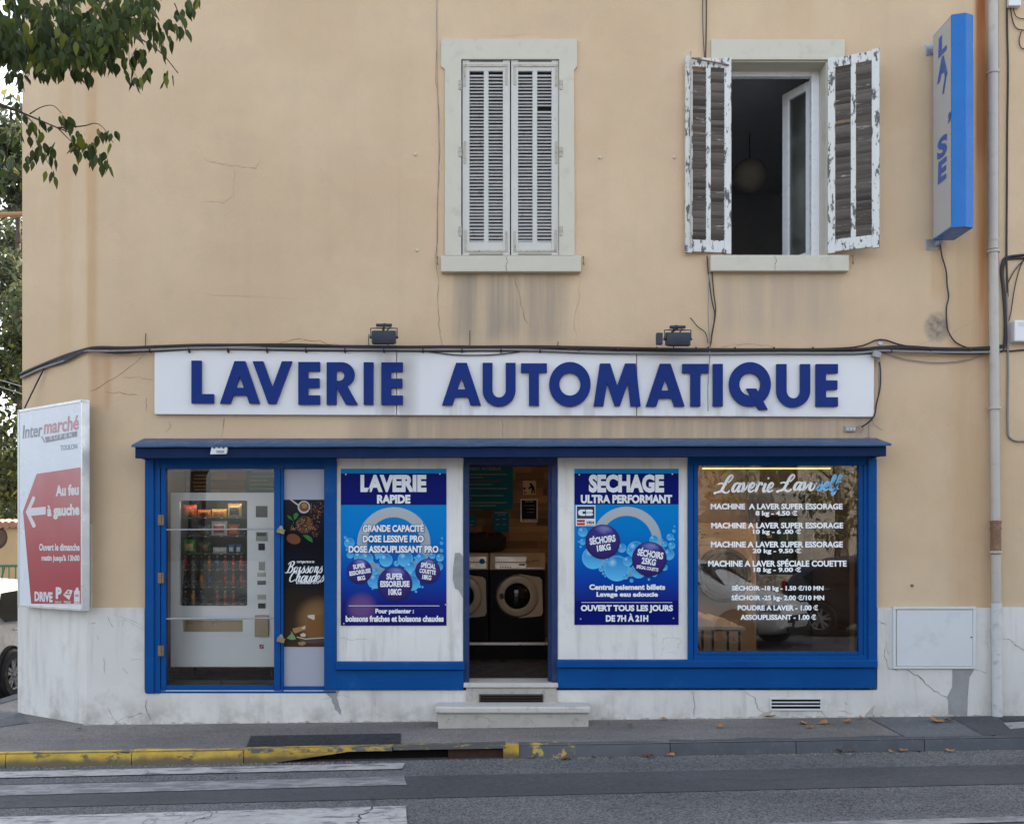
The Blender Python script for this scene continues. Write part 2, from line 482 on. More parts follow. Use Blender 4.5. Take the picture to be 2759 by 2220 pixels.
def vgrad(name, stops, z0, z1, rough=0.3, glow=None):
    # printed vertical colour run (poster ink)
    t = NT(name); x, y, z = t.xyz()
    r = t.n('ShaderNodeValToRGB')
    t.link(t.mr(z, z0, z1, 0, 1, False), r.inputs[0])
    e = r.color_ramp.elements
    while len(e) < len(stops): e.new(0.5)
    for k, (p, col) in enumerate(stops):
        e[k].position = p; e[k].color = (*col, 1)
    c = r.outputs[0]
    if glow:
        gx, gz, gr, gc, ga = glow
        d2 = t.m('ADD', t.m('POWER', t.m('SUBTRACT', x, gx), 2.0), t.m('POWER', t.m('SUBTRACT', z, gz), 2.0))
        c = t.mix(t.mr(d2, 0.0, gr * gr, ga, 0.0), c, gc)
    return t.out(c, rough, None, None, 0.06)

M = {}
M['stucco'] = stucco('stucco')
M['plinth'] = plinthmat('plinth_render', (0.69, 0.672, 0.63))
M['panel'] = plinthmat('white_render', (0.76, 0.745, 0.70))
M['surround'] = simple('window_surround', (0.55, 0.52, 0.43), 0.85, 0, 0.07, 3.0, 0.2, 0.2, ((0.33, 0.315, 0.27), 0.35))
M['blue'] = simple('blue_paint', (0.001, 0.064, 0.245), 0.5, 0, 0.22, 3.0, 0.12, 0.10, ((0.012, 0.10, 0.29), 0.5))
t = NT('blue_joinery'); x, y, z = t.xyz()
c = t.mix(t.noise(2.2, 6, 0.65), (0.001, 0.046, 0.195), (0.003, 0.080, 0.285))
c = t.mix(t.mr(t.noise(1.0, 5, 0.6, t.scaled(3, 3, 26)), 0.5, 0.8, 0, 0.35), c, (0.004, 0.10, 0.31))
c = t.mix(t.mr(t.noise(4.5, 7, 0.72), 0.60, 0.72, 0, 0.55), c, (0.020, 0.115, 0.29))
c = t.mix(t.mr(t.noise(26, 6, 0.7), 0.715, 0.74, 0, 0.8), c, (0.33, 0.38, 0.45))
M['blue'] = t.out(c, t.mr(t.noise(6, 4), 0.3, 0.7, 0.4, 0.65), t.bump(t.noise(1.0, 5, 0.6, t.scaled(30, 30, 5)), 0.18, 0.004), None, 0.12)
M['bluedark'] = simple('navy_paint', (0.006, 0.020, 0.072), 0.6, 0, 0.2, 4.0, 0.05, 0.12)
M['doorblue'] = simple('door_frame_paint', (0.020, 0.040, 0.110), 0.5, 0, 0.2, 6.0, 0.05, 0.15, ((0.09, 0.12, 0.2), 0.4))
M['zinc'] = simple('blue_zinc', (0.045, 0.095, 0.185), 0.42, 0.2, 0.4, 5.0, 0.3, 0.3, ((0.11, 0.17, 0.26), 0.7))
M['road'] = asphalt('road_asphalt', (0.128, 0.130, 0.133), 1.0, 0.65)
M['strip'] = asphalt('smooth_asphalt', (0.078, 0.080, 0.086), 0.55, 0.25)
M['pave'] = asphalt('pavement_asphalt', (0.190, 0.176, 0.163), 0.7, 0.36)
M['pave2'] = asphalt('patch_asphalt_grey', (0.125, 0.130, 0.135), 0.6, 0.25)
M['pave3'] = asphalt('patch_asphalt_dark', (0.068, 0.070, 0.080), 0.6, 0.25)
M['kerb'] = simple('kerb_stone', (0.080, 0.086, 0.095), 0.85, 0, 0.3, 5.0, 0.5, 0.2, ((0.16, 0.16, 0.16), 0.5))
M['kerbyellow'] = roadpaint('kerb_yellow', (0.56, 0.375, 0.05), 0.53, (0.10, 0.085, 0.06), 7.0, False, True)
M['kerbworn'] = roadpaint('kerb_yellow_worn', (0.50, 0.34, 0.05), 0.45, (0.10, 0.10, 0.095), 9.0, False)
t = NT('kerb_flecked'); x, y, z = t.xyz()
kb = t.mix(t.noise(5, 5), (0.055, 0.06, 0.067), (0.11, 0.115, 0.125))
M['kerbfleck'] = t.out(t.mix(t.m('MULTIPLY', t.band(x, X(1432, -.95), X(1545, -.95), 0.03), t.mr(t.noise(9, 7, 0.7), 0.53, 0.60)), kb, (0.42, 0.30, 0.06)), 0.85, t.bump(t.noise(40, 4), 0.4, 0.005))
M['paint1'] = roadpaint('crossing_paint', (0.46, 0.45, 0.435), 0.515, (0.16, 0.16, 0.17))
M['paint2'] = roadpaint('crossing_paint_worn', (0.33, 0.325, 0.32), 0.44, (0.165, 0.165, 0.175))
M['void'] = flat('drain_dark', (0.012, 0.011, 0.010), 0.95)
M['rustiron'] = simple('rusty_iron', (0.060, 0.030, 0.020), 0.9, 0.2, 0.5, 12.0, 0.4)
M['iron'] = simple('cast_iron', (0.050, 0.052, 0.056), 0.65, 0.5, 0.3, 14.0, 0.3)
M['marble'] = simple('step_stone', (0.52, 0.50, 0.46), 0.6, 0, 0.14, 5.0, 0.15, None, ((0.26, 0.25, 0.22), 0.6))
M['concrete'] = simple('step_riser', (0.42, 0.40, 0.355), 0.9, 0, 0.2, 6.0, 0.5, 0.2, ((0.2, 0.19, 0.17), 0.6))
M['mortar'] = simple('grey_mortar', (0.30, 0.30, 0.295), 0.95, 0, 0.30, 9.0, 0.5, 0.2)
M['crack'] = flat('crack_dark', (0.15, 0.125, 0.10), 1.0)
M['crackl'] = flat('crack_shallow', (0.30, 0.235, 0.165), 1.0)
M['glass'] = glass('shop_glass', (0.97, 0.98, 0.97), 1.4, 0.006)
M['glassd'] = glass('display_glass', (0.90, 0.91, 0.90), 1.9, 0.01)
M['glasss'] = glass('sash_glass', (0.80, 0.88, 0.92), 1.7, 0.16)  # pale tint and film paint in the reflection this turned pane misses
M['glass2'] = glass('clear_glass', (0.95, 0.96, 0.96), 1.32)
M['black'] = simple('black_plastic', (0.012, 0.012, 0.014), 0.5, 0, 0.2)
M['cable'] = simple('black_cable', (0.018, 0.018, 0.021), 0.55, 0, 0.35, 8.0)
M['cablegrey'] = simple('grey_cable', (0.22, 0.22, 0.215), 0.6, 0, 0.2)
M['steel'] = simple('galvanised_steel', (0.42, 0.43, 0.44), 0.42, 0.8, 0.15, 8.0)
M['alu'] = simple('aluminium', (0.56, 0.57, 0.58), 0.34, 0.75, 0.1, 6.0)
M['brass'] = simple('dull_brass', (0.27, 0.21, 0.11), 0.5, 0.6, 0.2, 20.0)
M['hinge'] = simple('hinge_metal', (0.22, 0.15, 0.09), 0.6, 0.4, 0.4, 30.0)
M['white'] = simple('white_paint', (0.66, 0.66, 0.65), 0.5, 0, 0.05)
M['whitepl'] = simple('white_plastic', (0.68, 0.69, 0.70), 0.35, 0, 0.04)
M['grey'] = simple('grey_plastic', (0.30, 0.30, 0.29), 0.5, 0, 0.1)
M['brown'] = simple('dry_leaf', (0.34, 0.155, 0.055), 0.75, 0, 0.45, 25.0)
M['brown2'] = simple('dry_leaf_pale', (0.40, 0.23, 0.11), 0.75, 0, 0.35, 25.0)
M['red'] = simple('dry_leaf_red', (0.24, 0.05, 0.03), 0.7, 0, 0.3, 25.0)

# ------------------------------------------------------------------ ground
def sheet(name, xs, ys, zf, mat, parent=None):
    mb = MB(); nx, ny = len(xs), len(ys)
    V = [(x, y, zf(x, y)) for y in ys for x in xs]
    mb.add(V, [(j * nx + i, j * nx + i + 1, (j + 1) * nx + i + 1, (j + 1) * nx + i) for j in range(ny - 1) for i in range(nx - 1)])
    return mb.build(name, mat, parent, smooth=True)
def frange(a, b, n): return [a + (b - a) * i / (n - 1) for i in range(n)]
GX = [-160, -90, -50, -30, -20, -14] + frange(-12, 12, 49) + [14, 20, 30, 50, 90, 160]
road = sheet('road', GX, [-160, -80, -40, -24, -18] + frange(-15, KERB_Y, 40) + [0, 4, 8, 14, 25, 45, 90, 200], z_road, M['road'])
tag(road, kind='structure')
pave = sheet('pavement', frange(-5.3, 12, 60), frange(KERB_Y, 0, 8) + [0.8, 2, 4, 9], lambda x, y: z_pave(x, y) + 0.002 * mnoise.noise((x * 2, y * 3, 0)), M['pave'])
tag(pave, kind='structure')
def z_near(x, y): return z_road(x, -9) + 0.12
nearp = sheet('near_pavement', frange(-40, 40, 30), [-24, -20, -16, -13.2], z_near, M['pave']); tag(nearp, kind='structure')
MB().box(-40, 40, -13.2, -13.05, -1.2, -0.02).build('near_kerb', M['kerb'], nearp)
sp = sheet('side_pavement', frange(-60, -9.6, 20), [7.6, 8.2, 9.2, 40], lambda x, y: z_road(x, 1) + 0.11, M['pave']); tag(sp, kind='structure')
# side-street kerb along the corner building
mb = MB()
for i in range(8):
    y0 = -0.75 + i * 1.1
    zt = z_pave(-5.3, y0) + 0.006
    mb.box(-5.46, -5.28, y0 + 0.004, y0 + 1.096, zt - 0.4, zt)
mb.build('side_kerb', M['kerb'], pave)
# patches in the pavement: thin sheets laid over it
def patch(name, pix, zf, off, mat, parent, sub=10):
    P = [hit(a, b, zf) for a, b in pix]          # four corners: far-left, far-right, near-right, near-left
    mb = MB(); V = []; n = sub
    for j in range(n + 1):
        for i in range(n + 1):
            u, v = i / n, j / n
            p = (P[0] * (1 - u) + P[1] * u) * (1 - v) + (P[3] * (1 - u) + P[2] * u) * v
            p.z = zf(p.x, p.y) + off; V.append(p)
    mb.add(V, [(j * (n + 1) + i, j * (n + 1) + i + 1, (j + 1) * (n + 1) + i + 1, (j + 1) * (n + 1) + i) for j in range(n) for i in range(n)])
    return mb.build(name, mat, parent, smooth=True)
patch('asphalt_patch', [(2340, 1934), (2555, 1931), (2650, 1984), (2440, 1986)], z_pave, 0.0055, M['pave2'], pave)
patch('asphalt_patch', [(2557, 1931), (3300, 1926), (3300, 1979), (2652, 1984)], z_pave, 0.0055, M['pave3'], pave)
patch('manhole_plate', [(2690, 1934), (2745, 1932), (2775, 1944), (2712, 1946)], z_pave, 0.0095, M['iron'], pave)
patch('concrete_collar', [(2704, 1949), (2790, 1944), (2800, 1960), (2722, 1966)], z_pave, 0.0095, M['mortar'], pave)
patch('concrete_slab', [(0, 1916), (55, 1921), (78, 1948), (-40, 1966)], z_pave, 0.0055, M['pave2'], pave)
# darker relaid strip along the road
patch('asphalt_strip', [(-600, 2124), (3400, 2047), (3400, 2096), (-600, 2192)], z_road, 0.004, M['strip'], road, 24)
# ------------------------------------------------------------------ kerb stones, inlet, drain cover
KS = [(-5.4, -4.13, 'y'), (-4.12, -3.04, 'y'), (-3.03, -2.07, 'y'), (0.32, 1.62, 'w'), (1.63, 2.71, 'k'), (2.72, 3.82, 'k'), (3.83, 4.83, 'k'), (4.84, 6.1, 'k'), (6.11, 7.3, 'k'), (7.31, 12, 'k')]
for x0, x1, k in KS:
    mb = MB(); n = 6; V = []
    prof = lambda x: [(KERB_Y + 0.16, z_kerb(x) + 0.004), (KERB_Y + 0.03, z_kerb(x) + 0.006), (KERB_Y + 0.008, z_kerb(x) - 0.002), (KERB_Y - 0.006, z_kerb(x) - 0.022), (KERB_Y - 0.022, z_kerb(x) - 0.30), (KERB_Y + 0.16, z_kerb(x) - 0.30)]
    rnd = random.Random(int(x0 * 100))
    tilt = rnd.uniform(-0.004, 0.004)
    for i in range(n + 1):
        x = x0 - 0.003 + (x1 - x0 + 0.006 - 0.003) * i / n
        for j, (y, z) in enumerate(prof(x)):
            V.append((x, y + 0.004 * mnoise.noise((x * 3, j, 1)), z + tilt * (i / n - .5) + 0.005 * mnoise.noise((x * 4, j, 7))))
    fs = [(i * 6 + j, i * 6 + (j + 1) % 6, (i + 1) * 6 + (j + 1) % 6, (i + 1) * 6 + j) for i in range(n) for j in range(6)] + [tuple(range(6)), tuple(range(n * 6 + 5, n * 6 - 1, -1))]
    mb.add(V, fs).build('kerb_stone', {'y': M['kerbyellow'], 'w': M['kerbfleck'], 'k': M['kerb']}[k], pave, smooth=True)
# kerb inlet: steel lid edge over a black mouth
xa, xb = -2.06, 0.31
inlet = empty('drain_inlet', (xa, KERB_Y, z_road(xa, -1)), 0, 'rusty kerb drain inlet with a long black mouth and worn yellow lip', 'drain')
def lip(x0, x1, t, mat, nm):
    mb = MB(); V = []; n = 8
    for i in range(n + 1):
        x = x0 + (x1 - x0) * i / n; z = z_kerb(x) + 0.008
        V += [(x, KERB_Y + 0.16, z), (x, KERB_Y - 0.015, z), (x, KERB_Y - 0.022, z - t), (x, KERB_Y + 0.16, z - t)]
    mb.add(V, [(i * 4 + j, i * 4 + (j + 1) % 4, (i + 1) * 4 + (j + 1) % 4, (i + 1) * 4 + j) for i in range(n) for j in range(4)] + [(0, 1, 2, 3), (n * 4 + 3, n * 4 + 2, n * 4 + 1, n * 4)])
    return mb.build(nm, mat, inlet)
lip(xa, -0.78, 0.034, M['kerbworn'], 'lid_edge')
lip(-0.77, 0.20, 0.028, roadpaint('kerb_nearly_bare', (0.42, 0.30, 0.07), 0.38, (0.085, 0.085, 0.085), 9.0, False), 'lid_edge')
# wedge of yellow kerb closing the mouth on its left
mb = MB()
zt = lambda x: z_kerb(x) - 0.027
mb.prism([(xa, zt(xa)), (-1.15, zt(-1.15)), (xa + 0.15, z_road(xa, -1) - 0.01), (xa, z_road(xa, -1) - 0.02)], KERB_Y - 0.018, KERB_Y + 0.02)
mb.build('cheek', M['kerbyellow'], inlet)
MB().box(0.18, 0.315, KERB_Y - 0.018, KERB_Y + 0.14, -0.33, z_kerb(0.25) + 0.004).build('cheek', M['kerbyellow'], inlet)
MB().box(xa, -0.30, KERB_Y + 0.10, KERB_Y + 0.5, -0.6, z_kerb(xa) - 0.03).build('mouth_back', M['void'], inlet)
MB().box(-0.30, 0.2, KERB_Y + 0.05, KERB_Y + 0.5, -0.6, z_kerb(0) - 0.04).build('mouth_back', M['rustiron'], inlet)
# chequered cover set in the pavement behind it
cov = empty('drain_cover', (-1.4, -0.6, z_pave(-1.4, -0.6)), 0, 'dark ribbed cast iron drain cover set in the pavement above the inlet', 'drain cover')
P = [hit(a, b, z_pave) for a, b in [(676, 1984), (1080, 1977), (1080, 2004), (664, 2012)]]
def zc(x, y): return z_pave(x, y)
mb = MB(); q = [Vector((p.x, p.y, zc(p.x, p.y) + 0.008)) for p in P]
lo = [p - Vector((0, 0, 0.05)) for p in q]
mb.add(q + lo, [(0, 1, 2, 3), (0, 4, 5, 1), (1, 5, 6, 2), (2, 6, 7, 3), (3, 7, 4, 0)])
mb.build('plate', M['iron'], cov)
mb = MB()
for i in range(58):
    u = (i + .5) / 58
    a = q[0] * (1 - u) + q[1] * u; b = q[3] * (1 - u) + q[2] * u
    mb.obox((a + b) / 2 + Vector((0, 0, 0.002)), (0.006, 0, 0), (b - a) * 0.47, (0, 0, 0.003))
tag(mb.build('rib', M['iron'], cov), kind='stuff')

rg = random.Random(40); mb = MB()
for i in range(900):
    x = rg.uniform(-4.6, 5.4); y = KERB_Y - .03 - abs(rg.gauss(0, .05)) if rg.random() < .8 else rg.uniform(-.93, -.03)
    q = rg.uniform(.002, .0065); zf = z_road if y < KERB_Y else z_pave
    mb.obox((x, y, zf(x, y) + q * .6), (q * rg.uniform(.6, 1.6), q * rg.uniform(-.5, .5), 0), (q * rg.uniform(-.5, .5), q, 0), (0, 0, q * .5))
tag(mb.build('grit', simple('grit_stone', (.26, .22, .17), .9, 0, .6, 40), road), kind='stuff')
def road_crack(pix, wd):
    P = [hit(a, b, z_road) for a, b in pix]; rr_ = random.Random(int(pix[0][0])); Q = []
    for i in range(len(P) - 1):
        for k in range(6): Q.append(P[i].lerp(P[i + 1], k / 6) + Vector((rr_.uniform(-.025, .025), rr_.uniform(-.025, .025), 0)))
    Q.append(P[-1]); V = []
    for i, p in enumerate(Q):
        t_ = Q[min(i + 1, len(Q) - 1)] - Q[max(0, i - 1)]; nn = Vector((-t_.y, t_.x, 0)).normalized() * wd * rr_.uniform(.3, 1.1)
        for s_ in (-1, 1): u = p + nn * s_; V.append((u.x, u.y, z_road(u.x, u.y) + .0105))
    MB().add(V, [(2 * i, 2 * i + 1, 2 * i + 3, 2 * i + 2) for i in range(len(Q) - 1)]).build('road_crack', M['strip'], road)
for pix, wd in (([(1004, 2146), (1010, 2172), (975, 2200), (968, 2222)], .009), ([(590, 2185), (560, 2205), (500, 2222)], .006), ([(2550, 2058), (2600, 2064)], .008), ([(1640, 2040), (1655, 2046)], .008), ([(90, 2178), (160, 2203), (330, 2200)], .004), ([(390, 2078), (400, 2086), (380, 2094)], .005), ([(1900, 2100), (2050, 2104), (2180, 2101)], .003)): road_crack(pix, wd)
# ------------------------------------------------------------------ crossing stripes and centre line
def stripe(name, pix, mat, off=0.0085): return patch(name, pix, z_road, off, mat, road, 16)
stripe('crossing_stripe', [(-700, 2096), (1091, 2057), (1084, 2073), (-700, 2113)], M['paint1'])
stripe('crossing_stripe', [(-700, 2134), (1088, 2093), (1096, 2116), (-700, 2164)], M['paint2'])
stripe('crossing_stripe', [(-700, 2222), (1093, 2173), (1097, 2222), (-700, 2290)], M['paint1'])
stripe('road_line', [(2080, 2221), (3600, 2176), (3600, 2188), (2080, 2238)], M['paint2'])

# ------------------------------------------------------------------ the corner building
BLD = empty('corner_building', (0, 0, 0), 0, 'beige rendered corner house with white plinth and blue ground-floor shopfront', 'building')
XL, XR = X(237), X(2690)              # main face from the cut corner to the downpipe
CE = Vector((-4.781, 0.756, 0))       # far end of the cut corner
TOP = 10.5
Zp = Z(1637)                          # top of plinth
def wall_holes(mb, x0, x1, z0, z1, holes, y, depth, skip=()):
    xs = sorted(set([x0, x1] + [h[0] for h in holes] + [h[1] for h in holes])); zs = sorted(set([z0, z1] + [h[2] for h in holes] + [h[3] for h in holes]))
    xs = [v for v in xs if x0 <= v <= x1]; zs = [v for v in zs if z0 <= v <= z1]
    for i in range(len(xs) - 1):
        for j in range(len(zs) - 1):
            cx, cz = (xs[i] + xs[i + 1]) / 2, (zs[j] + zs[j + 1]) / 2
            if any(h[0] < cx < h[1] and h[2] < cz < h[3] for h in holes): continue
            for yy in (y, y + depth):
                mb.quad((xs[i], yy, zs[j]), (xs[i + 1], yy, zs[j]), (xs[i + 1], yy, zs[j + 1]), (xs[i], yy, zs[j + 1]))
    for a, b, c, d in holes:
        mb.quad((a, y, c), (a, y + depth, c), (a, y + depth, d), (a, y, d)); mb.quad((b, y, c), (b, y + depth, c), (b, y + depth, d), (b, y, d))
        if d not in skip: mb.quad((a, y, d), (b, y, d), (b, y + depth, d), (a, y + depth, d))
        if c not in skip: mb.quad((a, y, c), (b, y, c), (b, y + depth, c), (a, y + depth, c))
H_SHOP = (X(392), X(2361), Z(1858), Z(1190))
H_W1 = (X(1243), X(1506), Z(690), Z(162))
H_W2 = (X(1966), X(2229), Z(690), Z(164))
mb = MB()
wall_holes(mb, XL, XR, Zp, TOP, [(H_SHOP[0], H_SHOP[1], Zp, H_SHOP[3]), H_W1, H_W2], 0.0, 0.28, (Zp,))
mb.quad((XL, 0, Zp), (CE.x, CE.y, Zp), (CE.x, CE.y, TOP), (XL, 0, TOP))
mb.quad((CE.x, CE.y, Zp), (CE.x, 9, Zp), (CE.x, 9, TOP), (CE.x, CE.y, TOP))
mb.quad((CE.x, 9, -0.4), (XR, 9, -0.4), (XR, 9, TOP), (CE.x, 9, TOP))
wall = mb.build('wall', M['stucco'], BLD)
# plinth, 25 mm proud of the render
e = (CE - Vector((XL, 0, 0))).normalized(); nrm = Vector((e.y, -e.x, 0))
if nrm.y > 0: nrm = -nrm
pr = 0.028
mb = MB()
wall_holes(mb, XL, XR, -0.5, Zp, [(H_SHOP[0], H_SHOP[1], H_SHOP[2], Zp)], -pr, 0.30, (Zp,))
mb.quad((XL, -pr, Zp), (X(392), -pr, Zp), (X(392), 0.01, Zp), (XL, 0.01, Zp)); mb.quad((X(2361), -pr, Zp), (XR, -pr, Zp), (XR, 0.01, Zp), (X(2361), 0.01, Zp))
a = Vector((XL, -pr, 0)); b = CE + nrm * pr + Vector((-0.02, 0, 0))
mb.quad(a + Vector((0, 0, -.5)), b + Vector((0, 0, -.5)), b + Vector((0, 0, Zp)), a + Vector((0, 0, Zp)))
mb.quad(a + Vector((0, 0, Zp)), b + Vector((0, 0, Zp)), CE + Vector((0.05, 0.05, Zp)), Vector((XL, 0.05, Zp)))
mb.quad(b + Vector((0, 0, -.5)), Vector((b.x, 9, -.5)), Vector((b.x, 9, Zp)), b + Vector((0, 0, Zp)))
plinth = mb.build('plinth', M['plinth'], BLD)
# broken lower edge where the plinth meets the pavement
mb = MB(); rr = random.Random(5)
for i in range(70):
    x = XL + (X(2650) - XL) * i / 70 + rr.uniform(-.05, .05)
    if X(1165) < x < X(1600): continue
    wd = rr.uniform(0.02, 0.09); hh = rr.uniform(0.006, 0.022)
    mb.prism([(x - wd, z_wall(x) - 0.02), (x + wd, z_wall(x) - 0.02), (x + wd * .5, z_wall(x) + hh * .6), (x - wd * .3, z_wall(x) + hh)], -pr - 0.012 * rr.random() - 0.002, -pr + 0.01)
tag(mb.build('rubble_edge', M['concrete'], BLD), kind='stuff')
# roof and cornice, above the frame
rf = MB().box(CE.x - 0.3, XR, -0.35, 9.3, TOP + 0.01, TOP + 0.25).build('roof', M['grey'], BLD)
MB().box(CE.x - 0.3, XR + 0.1, 2, 7, TOP + 0.26, TOP + 1.5).build('ridge', M['grey'], rf)

# cracks: thin dark ribbons following hand-read lines
def ribbon(mb, pts, wd, Y):
    P = [at(a, b, Y) for a, b in pts]; r = random.Random(int(pts[0][0]))
    Q = []
    for i in range(len(P) - 1):
        for k in range(5):
            t = k / 5
            p = P[i].lerp(P[i + 1], t)
            if i or k: p += Vector((r.uniform(-1, 1), 0, r.uniform(-1, 1))) * min(0.012, (P[i + 1] - P[i]).length * 0.06)
            Q.append(p)
    Q.append(P[-1])
    V = []
    for i, p in enumerate(Q):
        t = Q[min(i + 1, len(Q) - 1)] - Q[max(0, i - 1)]
        nn = Vector((-t.z, 0, t.x)).normalized()
        h = wd * 0.62 * (0.3 + 0.9 * r.random()) * (0.35 if i in (0, len(Q) - 1) else 1)
        V += [p - nn * h, p + nn * h]
    mb.add(V, [(2 * i, 2 * i + 1, 2 * i + 3, 2 * i + 2) for i in range(len(Q) - 1)])
CR_WALL = [([(545, 425), (560, 436), (590, 440), (630, 448), (690, 455), (702, 430)], .0022, 0), ([(630, 450), (630, 530), (600, 546), (545, 544)], .0018, 0), ([(1177, 0), (1176, 220), (1184, 350), (1182, 480), (1175, 690), (1180, 760), (1183, 860), (1190, 935)], .0028, 1),
  ([(1382, 735), (1395, 780), (1410, 850), (1424, 875)], .0032, 1), ([(1560, 740), (1560, 810), (1548, 850), (1553, 935)], .002, 0), ([(605, 1125), (602, 1150), (597, 1180)], .004, 1), ([(240, 1055), (320, 1010), (390, 955)], .0028, 1), ([(330, 1017), (380, 1018), (410, 1022)], .0025, 0),
  ([(283, 1055), (345, 1062), (372, 1064)], .003, 1), ([(395, 1070), (394, 1110)], .003, 1), ([(745, 930), (790, 915), (850, 918), (915, 930)], .0035, 1), ([(1353, 1125), (1357, 1180)], .003, 1), ([(1818, 1127), (1808, 1175)], .0022, 0), ([(2340, 1100), (2352, 1145), (2383, 1160)], .003, 1),
  ([(500, 790), (700, 800), (870, 806)], .0014, 0), ([(1275, 100), (1500, 92)], .0012, 0), ([(1940, 935), (1990, 928), (2060, 930), (2090, 936)], .003, 0), ([(455, 1135), (460, 1150), (445, 1165)], .003, 1), ([(2470, 932), (2560, 900), (2640, 850)], .0015, 0), ([(315, 1440), (380, 1372)], .0016, 0), ([(300, 1385), (390, 1370)], .0014, 0)]
CR_PL = [([(395, 1885), (392, 1905), (402, 1930), (407, 1938)], .0045, 1), ([(385, 1920), (330, 1935), (305, 1950)], .004, 1), ([(290, 1905), (310, 1940), (325, 1952)], .003, 1), ([(1865, 1862), (1870, 1885), (1872, 1930)], .0038, 1), ([(2005, 1862), (2035, 1880), (2040, 1905), (2062, 1925)], .003, 1), ([(2212, 1912), (2222, 1930)], .004, 1),
  ([(2366, 1672), (2390, 1683)], .004, 1), ([(2385, 1740), (2383, 1765), (2395, 1800), (2420, 1806)], .004, 1), ([(2440, 1803), (2480, 1825), (2510, 1855), (2555, 1880)], .0055, 1), ([(2625, 1803), (2660, 1812)], .003, 1), ([(2340, 1915), (2352, 1925), (2355, 1931)], .006, 1), ([(865, 1885), (920, 1870), (945, 1880)], .002, 0), ([(2385, 1720), (2395, 1765)], .003, 0), ([(305, 1655), (345, 1668), (388, 1690)], .0022, 0), ([(318, 1668), (350, 1676), (388, 1697)], .002, 0), ([(240, 1680), (258, 1677)], .004, 0), ([(290, 1660), (300, 1682), (304, 1689)], .004, 0), ([(330, 1684), (332, 1676)], .004, 0), ([(262, 1712), (268, 1724)], .003, 0), ([(280, 1770), (282, 1815)], .003, 0), ([(330, 1800), (345, 1815)], .003, 0), ([(350, 1778), (388, 1776)], .002, 0), ([(680, 1872), (684, 1880)], .003, 0), ([(1010, 1880), (1012, 1900)], .002, 0), ([(2275, 1890), (2283, 1898)], .003, 0), ([(2260, 1915), (2300, 1922)], .003, 0), ([(2500, 1690), (2502, 1790)], .0018, 0)]
for lst, Y, par in ((CR_WALL, -0.003, wall), (CR_PL, -pr - 0.003, plinth)):
    for pts, wd, dk in lst:
        mb = MB(); ribbon(mb, pts, wd, Y); mb.build('crack', M['crack'] if dk else M['crackl'], par)
# exposed mortar patches on the plinth
def blob(pts, y0, y1): return shape([[(at(a, b, y0).x, at(a, b, y0).z) for a, b in pts]], y0, y1)
blob([(2567, 1803), (2625, 1803), (2612, 1825), (2608, 1870), (2606, 1931), (2556, 1931), (2556, 1890), (2552, 1878), (2566, 1850)], -pr - 0.004, -pr + 0.01).build('mortar_patch', M['mortar'], BLD)
blob([(868, 1858), (890, 1858), (914, 1859), (911, 1868), (907, 1878), (911, 1889), (913, 1901), (919, 1913), (918, 1926), (910, 1916), (903, 1911), (900, 1899), (894, 1890), (893, 1880), (884, 1873), (878, 1866)], -pr - 0.004, -pr + 0.01).build('mortar_patch', M['mortar'], BLD)
blob([(2330, 1930), (2334, 1921), (2341, 1916), (2349, 1906), (2357, 1899), (2354, 1911), (2351, 1931)], -pr - 0.004, -pr + 0.01).build('mortar_patch', M['concrete'], BLD)
blob([(2040, 1931), (2058, 1918), (2080, 1916), (2070, 1931)], -pr - 0.004, -pr + 0.01).build('mortar_patch', M['concrete'], BLD)

# ------------------------------------------------------------------ window surrounds, sills
def surround(h, pts, nm='window_surround'):
    outer = [(X(a), Z(b)) for a, b in pts]
    hole = [(h[0], h[2]), (h[1], h[2]), (h[1], h[3]), (h[0], h[3])]
    return shape([outer, hole], -0.022, 0.02).build(nm, M['surround'], BLD)
surround((X(1243), X(1506), Z(689), Z(163)), [(1199, 690), (1199, 190), (1189, 182), (1189, 109), (1554, 109), (1554, 182), (1546, 192), (1548, 690)])
shape([[(X(1915), Z(164)), (X(1915), Z(110)), (X(2274), Z(110)), (X(2274), Z(164))]], -0.022, 0.02).build('window_surround', M['surround'], BLD)
for a, b, c, d in ((1188, 1566, 689, 732), (1915, 2288, 687, 730)):
    s_ = MB().pbox(a, b, c, d, -0.075, 0.12).build('window_sill', M['surround'], BLD, bevel=0.006)
    mb = MB(); cx = (a + b) / 2 - 15
    ribbon(mb, [(cx, c + 1), (cx + 6, c + 16), (cx + 1, c + 26), (cx + 3, d - 1)], .0035, -0.078); mb.build('crack', M['crack'], s_)
for px, py in ((1178, 692), (1572, 692), (2298, 690)):        # shutter stays
    hk = MB().tube([at(px, py, 0), at(px, py, -0.05), at(px, py + 18, -0.055), at(px + 2, py + 22, -0.05)], 0.007, 6)
    hk.build('shutter_stay', M['hinge'], BLD)
